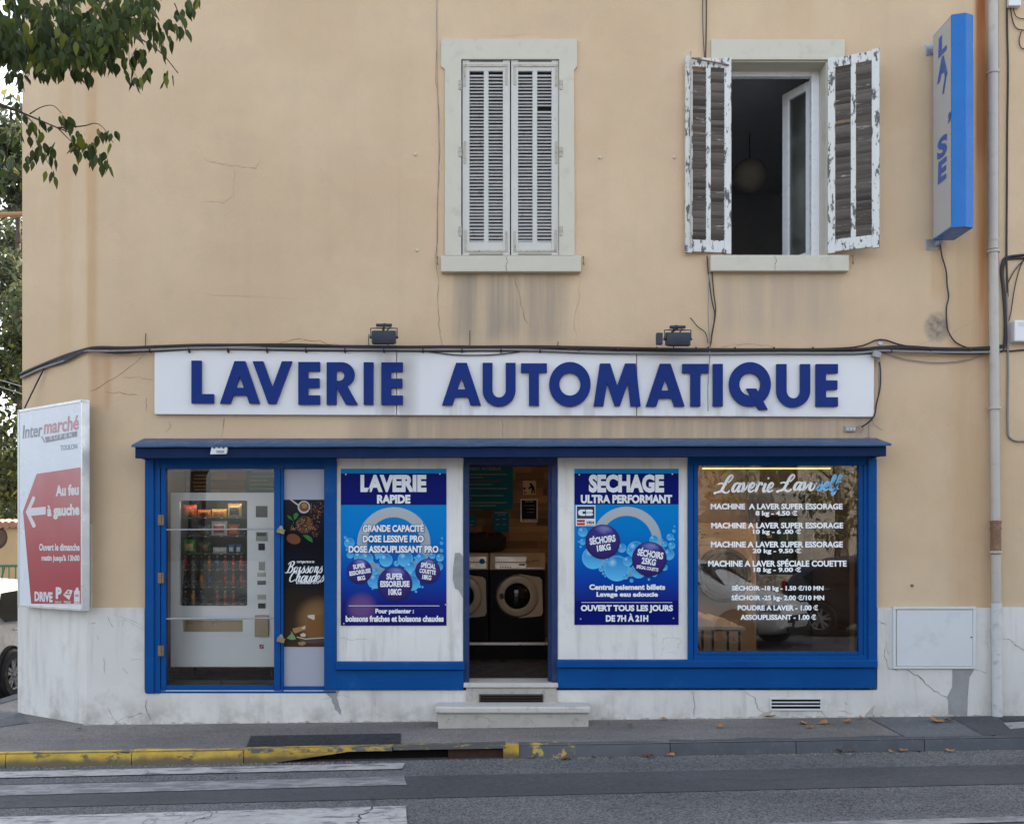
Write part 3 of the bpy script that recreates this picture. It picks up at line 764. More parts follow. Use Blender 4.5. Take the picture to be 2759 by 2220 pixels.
# ------------------------------------------------------------------ shutters
M['shut'] = peeling('shutter_paint', (0.58, 0.575, 0.53), (0.24, 0.22, 0.20), 0.66)
M['shutslat'] = peeling('shutter_slat_paint', (0.52, 0.51, 0.495), (0.22, 0.20, 0.19), 0.62)
M['peel'] = peeling('flaking_paint', (0.68, 0.68, 0.65), (0.13, 0.125, 0.13), 0.535)
M['peelslat'] = peeling('bare_slat', (0.56, 0.55, 0.53), (0.135, 0.120, 0.110), 0.40)
t = NT('bare_slat_streaks')
pf = t.mr(t.noise(1.0, 6, 0.7, t.scaled(5, 5, 38)), 0.60, 0.66)
oi = t.n('ShaderNodeObjectInfo'); ge = t.n('ShaderNodeNewGeometry'); rf_ = t.m('FRACT', t.m('ADD', oi.outputs['Random'], ge.outputs['Random Per Island']))
gr = t.mix(t.m('ADD', t.m('MULTIPLY', t.noise(1.0, 6, 0.7, t.scaled(7, 7, 60)), .45), t.m('MULTIPLY', rf_, .6)), (0.060, 0.052, 0.048), (0.29, 0.262, 0.24))
pf = t.m('MULTIPLY', pf, t.mr(rf_, .15, .35))
M['peelslat'] = t.out(t.mix(pf, gr, (0.55, 0.54, 0.51)), 0.85, t.bump(t.noise(1.0, 4, 0.6, t.scaled(6, 6, 80)), 0.3, 0.003), None, 0.2)
M['strap'] = simple('iron_strap', (0.43, 0.40, 0.33), 0.7, 0.1, 0.25, 14.0, 0, None, ((0.20, 0.08, 0.03), 1.0))
def shutter(loc, rz, w_, h_, mats, flip, stuff_slats, missing=(), pitch=0.0325, worn=0):
    # local frame: x from 0 (hinge) to w, z from 0 to h, y = thickness (front at y=0)
    root = empty('shutter', loc, rz); root.parent = BLD
    fm, sm = mats; sg = -1 if flip else 1; T = 0.034
    bx = lambda mb, a, b, c, d, y0=0.0, y1=T: mb.box(sg * a, sg * b, y0, y1, c, d)
    st, mid, tr, br = 0.068, 0.046, 0.10, 0.125
    bx(MB(), 0, st, 0, h_).build('stile', fm, root, 0.003, local=True); bx(MB(), w_ - st, w_, 0, h_).build('stile', fm, root, 0.003, local=True)
    bx(MB(), st, w_ - st, h_ - tr, h_ - 0.012, 0.003, T - .003).build('rail', fm, root, 0.002, local=True); bx(MB(), st, w_ - st, 0.012, br, 0.003, T - .003).build('rail', fm, root, 0.002, local=True)
    bx(MB(), w_ / 2 - mid / 2, w_ / 2 + mid / 2, br, h_ - tr, 0.004, T - 0.004).build('mullion', fm, root, 0.002, local=True)
    cw = w_ / 2 - mid / 2 - st
    key = MB().obox((0, 0, 0), (cw / 2 - 0.0005, 0, 0), (0, 0.017, 0.0135) if not worn else (0, -0.0155, 0.0150), (0, -0.0022, 0.0028))
    me = mesh_only(key, 'slat', sm)
    rnd = random.Random(int(loc[0] * 97)); big = MB(); k = 0
    nrow = int((h_ - tr - br) / pitch)
    for j in range(nrow):
        for c in (0, 1):
            k += 1
            if (j, c) in missing: continue
            x = sg * (st + cw / 2 + c * (cw + mid)); z = br + (j + .5) * pitch
            ja = 0.02 + 0.10 * worn
            rx = rnd.uniform(-ja, ja); ry = rnd.uniform(-1, 1) * (0.006 + 0.02 * worn)
            z += rnd.uniform(-.002, .002) * (1 + 2 * worn)
            if worn and rnd.random() < 0.015: continue
            if stuff_slats:
                R_ = Matrix.Rotation(ry, 3, 'Y') @ Matrix.Rotation(rx, 3, 'X')
                big.add([R_ @ v.co + Vector((x, T / 2, z)) for v in me.vertices], [tuple(p.vertices) for p in me.polygons])
            else:
                inst(me, 'slat', root, (x, T / 2, z), (rx, ry, 0))
    if stuff_slats: tag(big.build('slat', sm, root, local=True), kind='stuff')
    return root, sg
for side in (0, 1):
    wS = X(1375) - X(1246) - 0.004
    loc = (X(1246), -0.004, Z(688)) if side == 0 else (X(1505), -0.004, Z(688))
    miss = {(40, 0)} if side == 1 else ()
    root, sg = shutter(loc, 0, wS, Z(164) - Z(688), (M['shut'], M['shutslat']), side == 1, False, miss, 0.0318)
    h_ = Z(164) - Z(688)
    # iron corner straps and pintle hinges
    def strap(x0, x1, z0, z1):
        MB().box(sg * x0, sg * x1, -0.006, 0.004, z0, z1).build('strap', M['strap'], root, 0.002, local=True)
    strap(0.012, wS - 0.02, h_ - 0.062, h_ - 0.040); strap(0.012, 0.034, h_ - 0.25, h_ - 0.063); strap(wS - 0.045, wS - 0.022, h_ - 0.24, h_ - 0.063)
    strap(0.02, wS - 0.02, 0.028, 0.048); strap(0.02, 0.042, 0.049, 0.24); strap(wS - 0.045, wS - 0.022, 0.049, 0.23); strap(0.014, 0.036, 0.88, 1.09)
    for zz in (h_ - 0.245, 0.985, 0.225):
        MB().lathe([(0.0, -0.045), (0.017, -0.045), (0.017, -0.004), (0.021, 0.0), (0.017, 0.004), (0.017, 0.045), (0.0, 0.045)], (sg * -0.022, -0.012, zz), 'Z', 10).build('hinge', M['strap'], root, local=True, smooth=True)
# open pair of the other window
wS = 0.462
r1, sg = shutter((X(2229, -0.02), -0.03, Z(683, -0.03)), 0, wS, Z(157) - Z(681), (M['peel'], M['peelslat']), False, False, (), 0.0335, 1)
r1.rotation_euler = (0, 0, -math.atan2(0.20, 0.42))
r2, sg = shutter((X(1970, -0.02), -0.03, Z(684, -0.03)), 0, 0.45, Z(157) - Z(683), (M['peel'], M['peelslat']), True, True, [(j, 1) for j in range(48, 60)], 0.0335, 1)
r2.rotation_euler = (0, 0, math.atan2(0.045, 0.42))
MB().tube([(-0.40, -0.03, 1.84), (-0.03, -0.012, 1.80)], 0.008, 6).build('stay_bar', M['hinge'], r2, local=True)
MB().tube([(-0.412, -0.03, 0.03), (-0.41, -0.034, 0.6), (-0.412, -0.03, 1.2), (-0.411, -0.034, 1.90)], 0.008, 6).build('espagnolette_rod', M['strap'], r2, local=True)
# ------------------------------------------------------------------ behind the shutters
M['dark'] = simple('dark_room', (0.10, 0.10, 0.105), 0.9)
M['room'] = simple('room_paint', (0.55, 0.57, 0.60), 0.9)
M['pvc'] = simple('pvc_frame', (0.70, 0.72, 0.74), 0.3, 0, 0.04)
mb = MB()
mb.box(H_W1[0], H_W1[1], 0.10, 0.12, H_W1[2], H_W1[3]); mb.build('blind_board', M['dark'], BLD)
# room behind the open window
a, b, c, d = H_W2
mb = MB()
x0, x1, z0, z1 = a - 1.6, b + 1.0, 3.55, 6.55
mb.quad((x0, 4.2, z0), (x1, 4.2, z0), (x1, 4.2, z1), (x0, 4.2, z1)); mb.quad((x0, .29, z0), (x0, 4.2, z0), (x0, 4.2, z1), (x0, .29, z1)); mb.quad((x1, .29, z0), (x1, 4.2, z0), (x1, 4.2, z1), (x1, .29, z1))
mb.quad((x0, .29, z1), (x1, .29, z1), (x1, 4.2, z1), (x0, 4.2, z1)); mb.quad((x0, .29, z0), (x1, .29, z0), (x1, 4.2, z0), (x0, 4.2, z0))
mb.build('upper_room', M['room'], BLD)
for nm_, q_ in (('reveal', (a + .001, a + .012, .001, .198, c, d - .012)), ('reveal', (b - .012, b - .001, .001, .198, c, d - .012)), ('reveal', (a + .001, b - .001, .001, .198, d - .0115, d - .001))): MB().box(*q_).build(nm_, M['surround'], BLD)
wf = MB()
f = 0.055
wf.box(a, a + f, 0.2, 0.26, c, d); wf.box(b - .085, b, 0.2, 0.26, c, d); wf.box(a + f, b - .085, 0.2, 0.26, d - f, d); wf.box(a + f, b - .085, 0.2, 0.26, c, c + 0.05)
wf = wf.build('window_frame', M['pvc'], BLD, 0.004)
def sash(hx, hz0, hz1, wd, ang, flip):
    s0 = empty('sash', (hx, 0.262, hz0), ang); s0.parent = BLD; sg = -1 if flip else 1; H = hz1 - hz0; f = 0.085
    mb = MB()
    mb.box(0, sg * f, 0, .05, 0, H); mb.box(sg * (wd - f), sg * wd, 0, .05, 0, H); mb.box(sg * f, sg * (wd - f), 0, .05, H - f, H); mb.box(sg * f, sg * (wd - f), 0, .05, 0, f)
    mb.build('sash_frame', M['pvc'], s0, 0.005, local=True)
    MB().box(sg * f, sg * (wd - f), 0.02, 0.028, f, H - f).build('pane', M['glasss'], s0, local=True)
sash(b - 0.06, c + 0.05, d - 0.05, 0.40, rad(-62), True)
sash(a + 0.03, c + 0.05, d - 0.05, 0.40, rad(86), False)
M['curtain'] = simple('curtain_cloth', (0.42, 0.46, 0.44), 0.9, 0, 0.2, 5)
mb = MB(); V = []
for j in range(25):
    for i in range(13):
        u = i / 12
        V.append((b - 0.03 - 0.09 * u - 0.01 * math.sin(j * .9), 0.75 + 0.05 * math.sin(u * 17 + j * .1), d - 0.05 - j * 1.7 / 24))
mb.add(V, [(j * 13 + i, j * 13 + i + 1, (j + 1) * 13 + i + 1, (j + 1) * 13 + i) for j in range(24) for i in range(12)])
tag(mb.build('curtain', M['curtain'], None, smooth=True), 'pale patterned curtain hanging inside the open upstairs window', 'curtain')
pl = empty('paper_lantern', at(2020, 475, 2.2), 0, 'dim round paper lamp shade hanging in the dark upstairs room', 'lamp')
MB().lathe([(0.001, .2)] + [(0.2 * math.sin(rad(t)), 0.2 * math.cos(rad(t))) for t in range(15, 180, 15)] + [(0.001, -.2)], at(2020, 475, 2.2), 'Z', 20).build('shade', simple('lantern_paper', (.34, .33, .30), .9), pl, smooth=True)
MB().tube([at(2020, 475, 2.2) + Vector((0, 0, .19)), Vector((at(2020, 475, 2.2).x, 2.2, 6.56))], 0.006, 5).build('cord', M['black'], pl)

# ------------------------------------------------------------------ shopfront
SH = empty('shop_front', (0, 0, 0)); SH.parent = BLD
def pb(name, px0, px1, py0, py1, y0, y1, mat, par=SH, bev=0.004):
    return MB().pbox(px0, px1, py0, py1, y0, y1).build(name, mat, par, bev)
# white masonry piers
pb('pier', 905, 1249, 1215, 1790, -0.012, 0.27, M['panel'], SH, 0.01)
pb('pier', 1502, 1856, 1215, 1790, -0.012, 0.27, M['panel'], SH, 0.01)
blob([(1226, 1489), (1240, 1489), (1248, 1500), (1248, 1612), (1236, 1590), (1226, 1585), (1220, 1560), (1221, 1530)], -0.017, 0.0).build('mortar_patch', M['mortar'], SH)
for pts in ([(1785, 1735), (1787, 1722), (1800, 1717), (1830, 1720), (1838, 1730), (1825, 1737), (1830, 1748)], [(1780, 1768), (1786, 1750), (1792, 1740)], [(1800, 1758), (1815, 1755), (1825, 1762)], [(915, 1718), (950, 1724), (990, 1722)]):
    mb = MB(); ribbon(mb, pts, .002, -0.0145); mb.build('crack', M['crackl'], SH)
# lintel board in the shade of the canopy
pb('lintel_board', 393, 906, 1222, 1262, -0.035, 0.27, M['blue'])
pb('lintel_board', 1854, 2360, 1222, 1253, -0.035, 0.27, M['blue'])
pb('lintel_board', 1248, 1503, 1222, 1252, -0.008, 0.27, M['doorblue'])
# left bay: posts, hinged glazed door with padlocks, fixed frosted light
pb('post', 390, 414, 1234, 1866, -0.062, 0.2, M['blue'])
pb('post', 415, 431, 1234, 1862, -0.042, 0.2, M['blue'])
dl = empty('glazed_door', (X(432), -0.02, Z(1862))); dl.parent = BLD; ORG[dl.name] = Vector(dl.location)
pb('door_stile', 433, 447, 1247, 1861, -0.030, 0.02, M['blue'], dl); pb('door_stile', 738, 756, 1247, 1861, -0.030, 0.02, M['blue'], dl)
pb('door_rail', 448, 737, 1250, 1263, -0.028, 0.018, M['blue'], dl); pb('door_rail', 448, 737, 1846, 1860, -0.028, 0.018, M['blue'], dl)
MB().box(X(446), X(739), -0.006, 0.0, Z(1847), Z(1262)).build('pane', M['glass'], dl)
for py in (1426, 1666):
    MB().tube([at(449, py + 1, -.014), at(737, py - 1, -.014)], 0.0085, 8).build('security_bar', M['steel'], dl, smooth=True)
for py in (1401, 1557, 1753):
    mb = MB().pbox(425, 441, py - 14, py + 14, -0.047, -0.03); mb.lathe([(0.0, -.052), (.007, -.052), (.007, .052), (0, .052)], at(433, py, -0.05), 'Z', 8)
    mb.build('hinge', M['hinge'], dl, 0.002)
pb('post', 757, 763, 1247, 1861, -0.040, 0.1, M['blue']); pb('post', 873, 906, 1234, 1859, -0.052, 0.2, M['blue'])
pb('rail', 764, 872, 1250, 1263, -0.03, 0.05, M['blue']); pb('rail', 764, 872, 1849, 1859, -0.03, 0.05, M['blue'])
M['frost'] = simple('frosted_glass', (0.33, 0.345, 0.40), 0.55, 0, 0.06, 3)
MB().box(X(763), X(874), 0.0, 0.008, Z(1850), Z(1262)).build('frosted_pane', M['frost'], SH)
pb('bottom_rail', 393, 432, 1855, 1868, -0.045, 0.2, M['blue']); pb('bottom_rail', 433, 906, 1861.5, 1867, -0.034, 0.2, M['blue'])
for i, (px, py) in enumerate(((757, 1431), (757, 1724))):
    pk = empty('padlock', at(px, py, -0.06), 0, ('brass block padlock hanging on the upper hasp of the blue door', 'brass block padlock hanging on the lower hasp of the blue door')[i], 'padlock', 'padlocks on the glazed door')
    c0 = at(px, py, -0.058)
    MB().obox(c0, (0.036, 0, -0.010), (0, 0.012, 0), (0.006, 0, 0.022)).build('body', M['brass'], pk, 0.004)
    MB().tube([c0 + Vector((-.018, 0, .02)), c0 + Vector((-.012, 0, .042)), c0 + Vector((.010, .004, .043)), c0 + Vector((.02, 0.004, .014))], 0.0055, 6).build('shackle', M['steel'], pk, smooth=True)
    MB().obox(c0 + Vector((0.0, 0.02, 0.032)), (0.012, 0, 0), (0, 0.012, 0), (0, 0, 0.02)).build('hasp', M['steel'], pk, 0.002)
# stall risers and sills
pb('stall_riser', 905, 1249, 1805, 1858, -0.05, 0.24, M['blue']); pb('sill', 904, 1252, 1783, 1805, -0.085, 0.2, M['blue'], SH, 0.01)
pb('stall_riser', 1502, 2360, 1799, 1854, -0.05, 0.24, M['blue']); pb('sill', 1500, 2366, 1778, 1799, -0.085, 0.2, M['blue'], SH, 0.01)
# right bay: display window
dw = empty('display_window', (X(1853), 0, Z(1780))); dw.parent = BLD; ORG[dw.name] = Vector(dw.location)
pb('frame_outer', 1854, 1868, 1250, 1779, -0.045, 0.2, M['blue'], dw); pb('frame_outer', 2340, 2363, 1236, 1779, -0.062, 0.2, M['blue'], dw)
pb('frame_inner', 1869, 1881, 1253, 1772, -0.03, 0.1, M['blue'], dw); pb('frame_inner', 2315, 2327, 1253, 1772, -0.03, 0.1, M['blue'], dw); pb('frame_inner', 2328, 2339, 1250, 1776, -0.043, 0.1, M['blue'], dw)
pb('frame_inner', 1882, 2314, 1756, 1764, -0.03, 0.1, M['blue'], dw); pb('frame_outer', 1869, 2339, 1765, 1778, -0.048, 0.2, M['blue'], dw)
MB().box(X(1880), X(2316), 0.0, 0.008, Z(1757), Z(1252)).build('pane', M['glassd'], dw)
M['vinyl'] = flat('white_vinyl', (0.90, 0.92, 0.93), 0.45)
M['vinylblue'] = flat('sky_blue_vinyl', (0.26, 0.58, 0.86), 0.45)
q6 = lambda zx, zy: (1500 + .43810 * zx, 1200 + .43804 * zy)
LINES = [('MACHINE  A LAVER SUPER ESSORAGE', 947, 1758, 357, 393), ('8 kg - 4.50 €', 1222, 1480, 400, 440), ('MACHINE A LAVER SUPER ESSORAGE', 950, 1762, 474, 510), ('10 kg - 6 .00 €', 1207, 1502, 514, 552),
  ('MACHINE A LAVER SUPER ESSORAGE', 948, 1760, 590, 627), ('20 kg - 9.50 €', 1205, 1502, 632, 670), ('MACHINE A LAVER SPÉCIALE COUETTE', 931, 1783, 698, 745), ('18 kg - 9.00 €', 1211, 1502, 748, 786),
  ('SÉCHOIR -18 kg - 1.50 €/10 MN', 1077, 1641, 856, 900), ('SÉCHOIR -25 kg- 2.00 €/10 MN', 1075, 1645, 914, 960), ('POUDRE A LAVER - 1.00 €', 1113, 1607, 980, 1014), ('ASSOUPLISSANT - 1.00 €', 1130, 1594, 1038, 1072)]
for s_, a, b, c, d in LINES:
    (x0, y0), (x1, y1) = q6(a, c), q6(b, d)
    text_px(s_, x0, x1, y0, y1, -0.0035, M['vinyl'], dw, 0.036)
# brush-script lettering drawn as strokes
SCRIPT = {
 'L': (0.86, [[(.56, .56), (.74, .76), (.80, .94), (.68, 1.02), (.52, .84), (.38, .46), (.24, .10), (.08, .0), (-.10, -.04), (-.20, -.12)], [(-.06, .46), (.14, .52), (.40, .46), (.50, .44)], [(.02, .02), (.26, .06), (.50, -.05), (.66, -.02), (.74, .10)]]),
 'a': (0.54, [[(.46, .42), (.36, .54), (.18, .46), (.08, .20), (.14, .02), (.28, .08), (.44, .44)], [(.52, .56), (.42, .16), (.48, .01), (.60, .10)]]),
 'v': (0.50, [[(.04, .44), (.16, .55), (.20, .34), (.18, .02), (.34, .18), (.46, .46), (.40, .55), (.54, .46)]]),
 'e': (0.44, [[(.10, .18), (.28, .28), (.36, .46), (.26, .56), (.12, .40), (.08, .14), (.20, .0), (.40, .12)]]),
 'r': (0.46, [[(.04, .42), (.17, .60), (.15, .36), (.07, .0)], [(.12, .22), (.22, .46), (.34, .56), (.42, .40)]]),
 'i': (0.30, [[(.18, .54), (.10, .16), (.16, .01), (.30, .10)], [(.27, .78), (.285, .83), (.30, .88)]]),
 'o': (0.52, [[(.30, .55), (.12, .42), (.08, .12), (.20, .01), (.36, .16), (.38, .44), (.28, .55), (.34, .44), (.50, .46)]]),
 's': (0.44, [[(.00, .06), (.16, .30), (.26, .60), (.28, .44), (.36, .22), (.28, .03), (.12, .01), (.08, .12)], [(.28, .05), (.40, .10)]]),
 'l': (0.33, [[(.04, .16), (.22, .56), (.32, .92), (.24, 1.0), (.14, .78), (.08, .20), (.16, .01), (.30, .10)]]),
 'f': (0.36, [[(.02, .12), (.22, .52), (.36, .90), (.32, 1.02), (.22, .86), (.14, .30), (.06, -.14), (-.06, -.28), (-.10, -.14), (.08, .02), (.30, .14)], [(.04, .50), (.40, .56)]]),
 'B': (0.70, [[(.30, .86), (.22, .46), (.10, .06), (-.06, .0), (-.16, .06)], [(.02, .72), (.20, .92), (.50, 1.0), (.62, .86), (.50, .62), (.26, .54)], [(.26, .54), (.52, .50), (.58, .28), (.44, .06), (.22, .02), (.10, .12)]]),
 'n': (0.48, [[(.04, .44), (.14, .55), (.08, .02)], [(.10, .22), (.26, .52), (.36, .46), (.30, .12), (.36, .01), (.50, .12)]]),
 'C': (0.66, [[(.52, .70), (.60, .88), (.48, 1.0), (.24, .82), (.06, .36), (.12, .04), (.34, .02), (.60, .20)]]),
 'h': (0.48, [[(.04, .16), (.22, .60), (.30, .94), (.22, 1.0), (.14, .80), (.04, .02)], [(.08, .22), (.26, .52), (.36, .46), (.30, .12), (.36, .01), (.50, .12)]]),
 'u': (0.50, [[(.02, .44), (.12, .55), (.06, .18), (.14, .01), (.30, .12), (.42, .50)], [(.44, .55), (.36, .14), (.42, .01), (.54, .10)]]),
 'd': (0.50, [[(.44, .42), (.34, .54), (.16, .46), (.08, .20), (.14, .02), (.28, .08), (.44, .44)], [(.58, 1.0), (.46, .50), (.40, .14), (.46, .01), (.58, .10)]]),
 ' ': (0.32, [])}
def script_px(word, x0, x1, y0, y1, Y, mats, parent, r, slant=0.18, split=99, name='lettering'):
    strokes = []; cx = 0.0
    for k, ch in enumerate(word):
        wd, sts = SCRIPT[ch]
        for st in sts: strokes.append(([(cx + p[0] + p[1] * slant, p[1]) for p in st], 0 if k < split else 1))
        cx += wd * 0.98
    us = [p[0] for s_, _ in strokes for p in s_]; zs = [p[1] for s_, _ in strokes for p in s_]
    u0, u1, w0, w1 = min(us), max(us), min(zs), max(zs)
    MBs = [MB(), MB()]; layer = 0
    for st, mi in strokes:
        P = [Vector((X(x0 + (x1 - x0) * (p[0] - u0) / (u1 - u0), Y), Y, Z(y1 - (y1 - y0) * (p[1] - w0) / (w1 - w0), Y))) for p in st]
        Q = spline(P, 5); V = []; n = len(Q)
        layer += 1; dy = -0.00025 * (layer % 5)
        for i, p in enumerate(Q):
            t = (Q[min(i + 1, n - 1)] - Q[max(0, i - 1)]); t.normalize()
            nn = Vector((-t.z, 0, t.x))
            hw = r * (0.62 + 0.55 * max(0.0, -t.z)) * (0.72 if i in (0, n - 1) else 1.0)
            V += [p + nn * hw + Vector((0, dy, 0)), p - nn * hw + Vector((0, dy, 0))]
        MBs[mi].add(V, [(2 * i, 2 * i + 1, 2 * i + 3, 2 * i + 2) for i in range(n - 1)])
    for mbx, mt in zip(MBs, mats):
        if mbx.v: mbx.build(name, mt, parent)
(x0, y0), (x1, y1) = q6(966, 183), q6(1332, 298)
script_px('Laverie', x0, x1, y0, y1, -0.0035, (M['vinyl'],), dw, 0.0118)
(x0, y0), (x1, y1) = q6(1352, 180), q6(1752, 303)
script_px('Lavoself', x0, x1, y0, y1, -0.0035, (M['vinyl'], M['vinylblue']), dw, 0.0118, split=4)
# doorway
df = empty('doorway', (X(1250), 0, Z(1843))); df.parent = BLD; ORG[df.name] = Vector(df.location)
pb('jamb', 1248, 1264, 1252, 1842, -0.02, 0.16, M['doorblue'], df, 0.003); pb('jamb', 1486, 1502, 1252, 1842, -0.02, 0.16, M['doorblue'], df, 0.003); pb('jamb', 1478, 1485.5, 1252, 1842, 0.03, 0.16, M['doorblue'], df, 0.003)
pb('threshold', 1249, 1504, 1840, 1852, -0.075, 0.3, M['marble'], df, 0.006)
# steps
pb('riser', 1256, 1500, 1852.5, 1896, -0.05, 0.2, M['concrete'], df)
mb = MB().pbox(1294, 1461, 1873, 1893, -0.06, -0.049); mb.build('slot', M['void'], df)
for (a, b, c, d) in ((1291, 1464, 1870, 1874), (1291, 1464, 1892, 1895.5), (1291, 1295, 1874.2, 1891.8), (1460, 1464, 1874.2, 1891.8)): pb('slot_frame', a, b, c, d, -0.066, -0.045, M['iron'], df, 0.001)
for k in range(2): pb('slot_bar', 1296, 1459, 1878 + k * 7, 1880 + k * 7, -0.064, -0.058, M['rustiron'], df, 0.0005)
step = empty('step', (X(1382), -0.2, z_wall(0.3))); step.parent = BLD; ORG[step.name] = Vector(step.location)
y0 = -0.335; zt = 0.165
mb = MB().box(X(1172, y0), X(1592, y0), y0, -0.03, zt - 0.064, zt); mb.build('slab', M['marble'], step, 0.018, seg=3)
mb = MB().box(X(1180, y0 + .03), X(1586, y0 + .03), y0 + 0.03, -0.03, -0.15, zt - 0.066); mb.build('step_riser', M['concrete'], step, 0.006)
for pts in ([(1202, 1950), (1205, 1940), (1212, 1935)], [(1275, 1928), (1310, 1933), (1330, 1947)], [(1420, 1932), (1440, 1950)]):
    mb = MB(); ribbon(mb, pts, .003, y0 + 0.027); mb.build('crack', M['crack'], step)

# canopy
cn = empty('canopy', (X(363), -0.3, Z(1234))); cn.parent = BLD; ORG[cn.name] = Vector(cn.location)
yf = -0.30
xl, xr = X(364, yf), X(2388, yf)
zb0, zb1 = Z(1234.5, yf), Z(1229, yf)         # fascia bottom left / right
zt0, zt1 = Z(1200, yf), Z(1197, yf)
mb = MB()
mb.add([(xl, yf, zb0), (xr, yf, zb1), (xr, yf, zt1), (xl, yf, zt0), (xl, yf + .03, zb0), (xr, yf + .03, zb1), (xr, yf + .03, zt1), (xl, yf + .03, zt0)], [(0, 1, 2, 3), (4, 7, 6, 5), (0, 4, 5, 1), (3, 2, 6, 7), (0, 3, 7, 4), (1, 5, 6, 2)])
mb.build('fascia', M['bluedark'], cn, 0.003)
for xe, zz0, zz1 in ((xl, zb0, zt0), (xr - 0.03, zb1, zt1)): MB().box(xe, xe + 0.03, yf + 0.031, -0.001, zz0 + 0.01, zz1).build('cheek', M['bluedark'], cn)
MB().add([(xl + .03, yf + .03, zb0 + .02), (xr - .03, yf + .03, zb1 + .02), (xr - .03, 0, zb1 + .02), (xl + .03, 0, zb0 + .02)], [(0, 1, 2, 3)]).build('soffit', M['bluedark'], cn)
mb = MB(); n = 60; V = []
for i in range(n + 1):
    u = i / n; x = xl - 0.02 + (xr - xl + 0.05) * u
    zl = Z(1200, -.345) * (1 - u) + Z(1196.5, -.345) * u + 0.004 * mnoise.noise((x * 3, 0, 0)); zh = Z(1181, 0) * (1 - u) + Z(1180, 0) * u
    wv = 0.008 * mnoise.noise((x * 1.7, 3, 0))
    V += [(x, 0.0, zh), (x, -0.17, (zl + zh) / 2 + wv), (x, -0.335, zl + 0.006), (x, -0.345, zl - 0.004), (x, -0.343, zl - 0.016)]
mb.add(V, [(i * 5 + j, i * 5 + j + 1, (i + 1) * 5 + j + 1, (i + 1) * 5 + j) for i in range(n) for j in range(4)])
mb.build('zinc_flashing', M['zinc'], cn, smooth=True)

# ------------------------------------------------------------------ the long sign with raised letters
SG = empty('shop_sign', at(1385, 1120, -0.03), 0, 'long white shop signboard with raised blue capital letters above the canopy', 'sign')
M['board'] = None
t = NT('sign_board'); x, y, z = t.xyz()
c = t.mix(t.noise(1.2, 4), (0.66, 0.665, 0.67), (0.71, 0.71, 0.71))
st_ = t.noise(1.0, 5, 0.6, t.scaled(8, 8, 0.4))
f = t.m('MULTIPLY', t.m('MULTIPLY', t.band(x, X(1010), X(1120), 0.08), t.band(z, Z(1130), Z(965), 0.1)), t.mr(st_, 0.35, 0.6, 0.1, 0.6))
c = t.mix(f, c, (0.33, 0.31, 0.28))
f = t.m('MULTIPLY', t.m('MULTIPLY', t.band(x, X(1180), X(2080), 0.1), t.band(z, Z(1130), Z(1088), 0.03)), t.mr(st_, 0.45, 0.65, 0.0, 0.45))
c = t.mix(f, c, (0.40, 0.39, 0.36))
M['board'] = t.out(c, 0.4)
def tilt(px): return (px - 416) / (2355 - 416)
def sgn(px, py): return (px, py)
yb = -0.045
segs = [(416, 1067.5), (1069.5, 1714.5), (1716.5, 2355)]
for a, b in segs:
    ta, tb = tilt(a), tilt(b)
    pts = [(a, 944 + 9 * ta), (b, 944 + 9 * tb), (b, 1116 + 7 * tb), (a, 1116 + 7 * ta)]
    MB().prism([(X(p, yb), Z(q, yb)) for p, q in pts], yb, -0.001).build('board', M['board'], SG, 0.004)
M['letter'] = simple('letter_blue', (0.008, 0.028, 0.165), 0.5, 0, 0.1, 3.0, 0, 0.12)
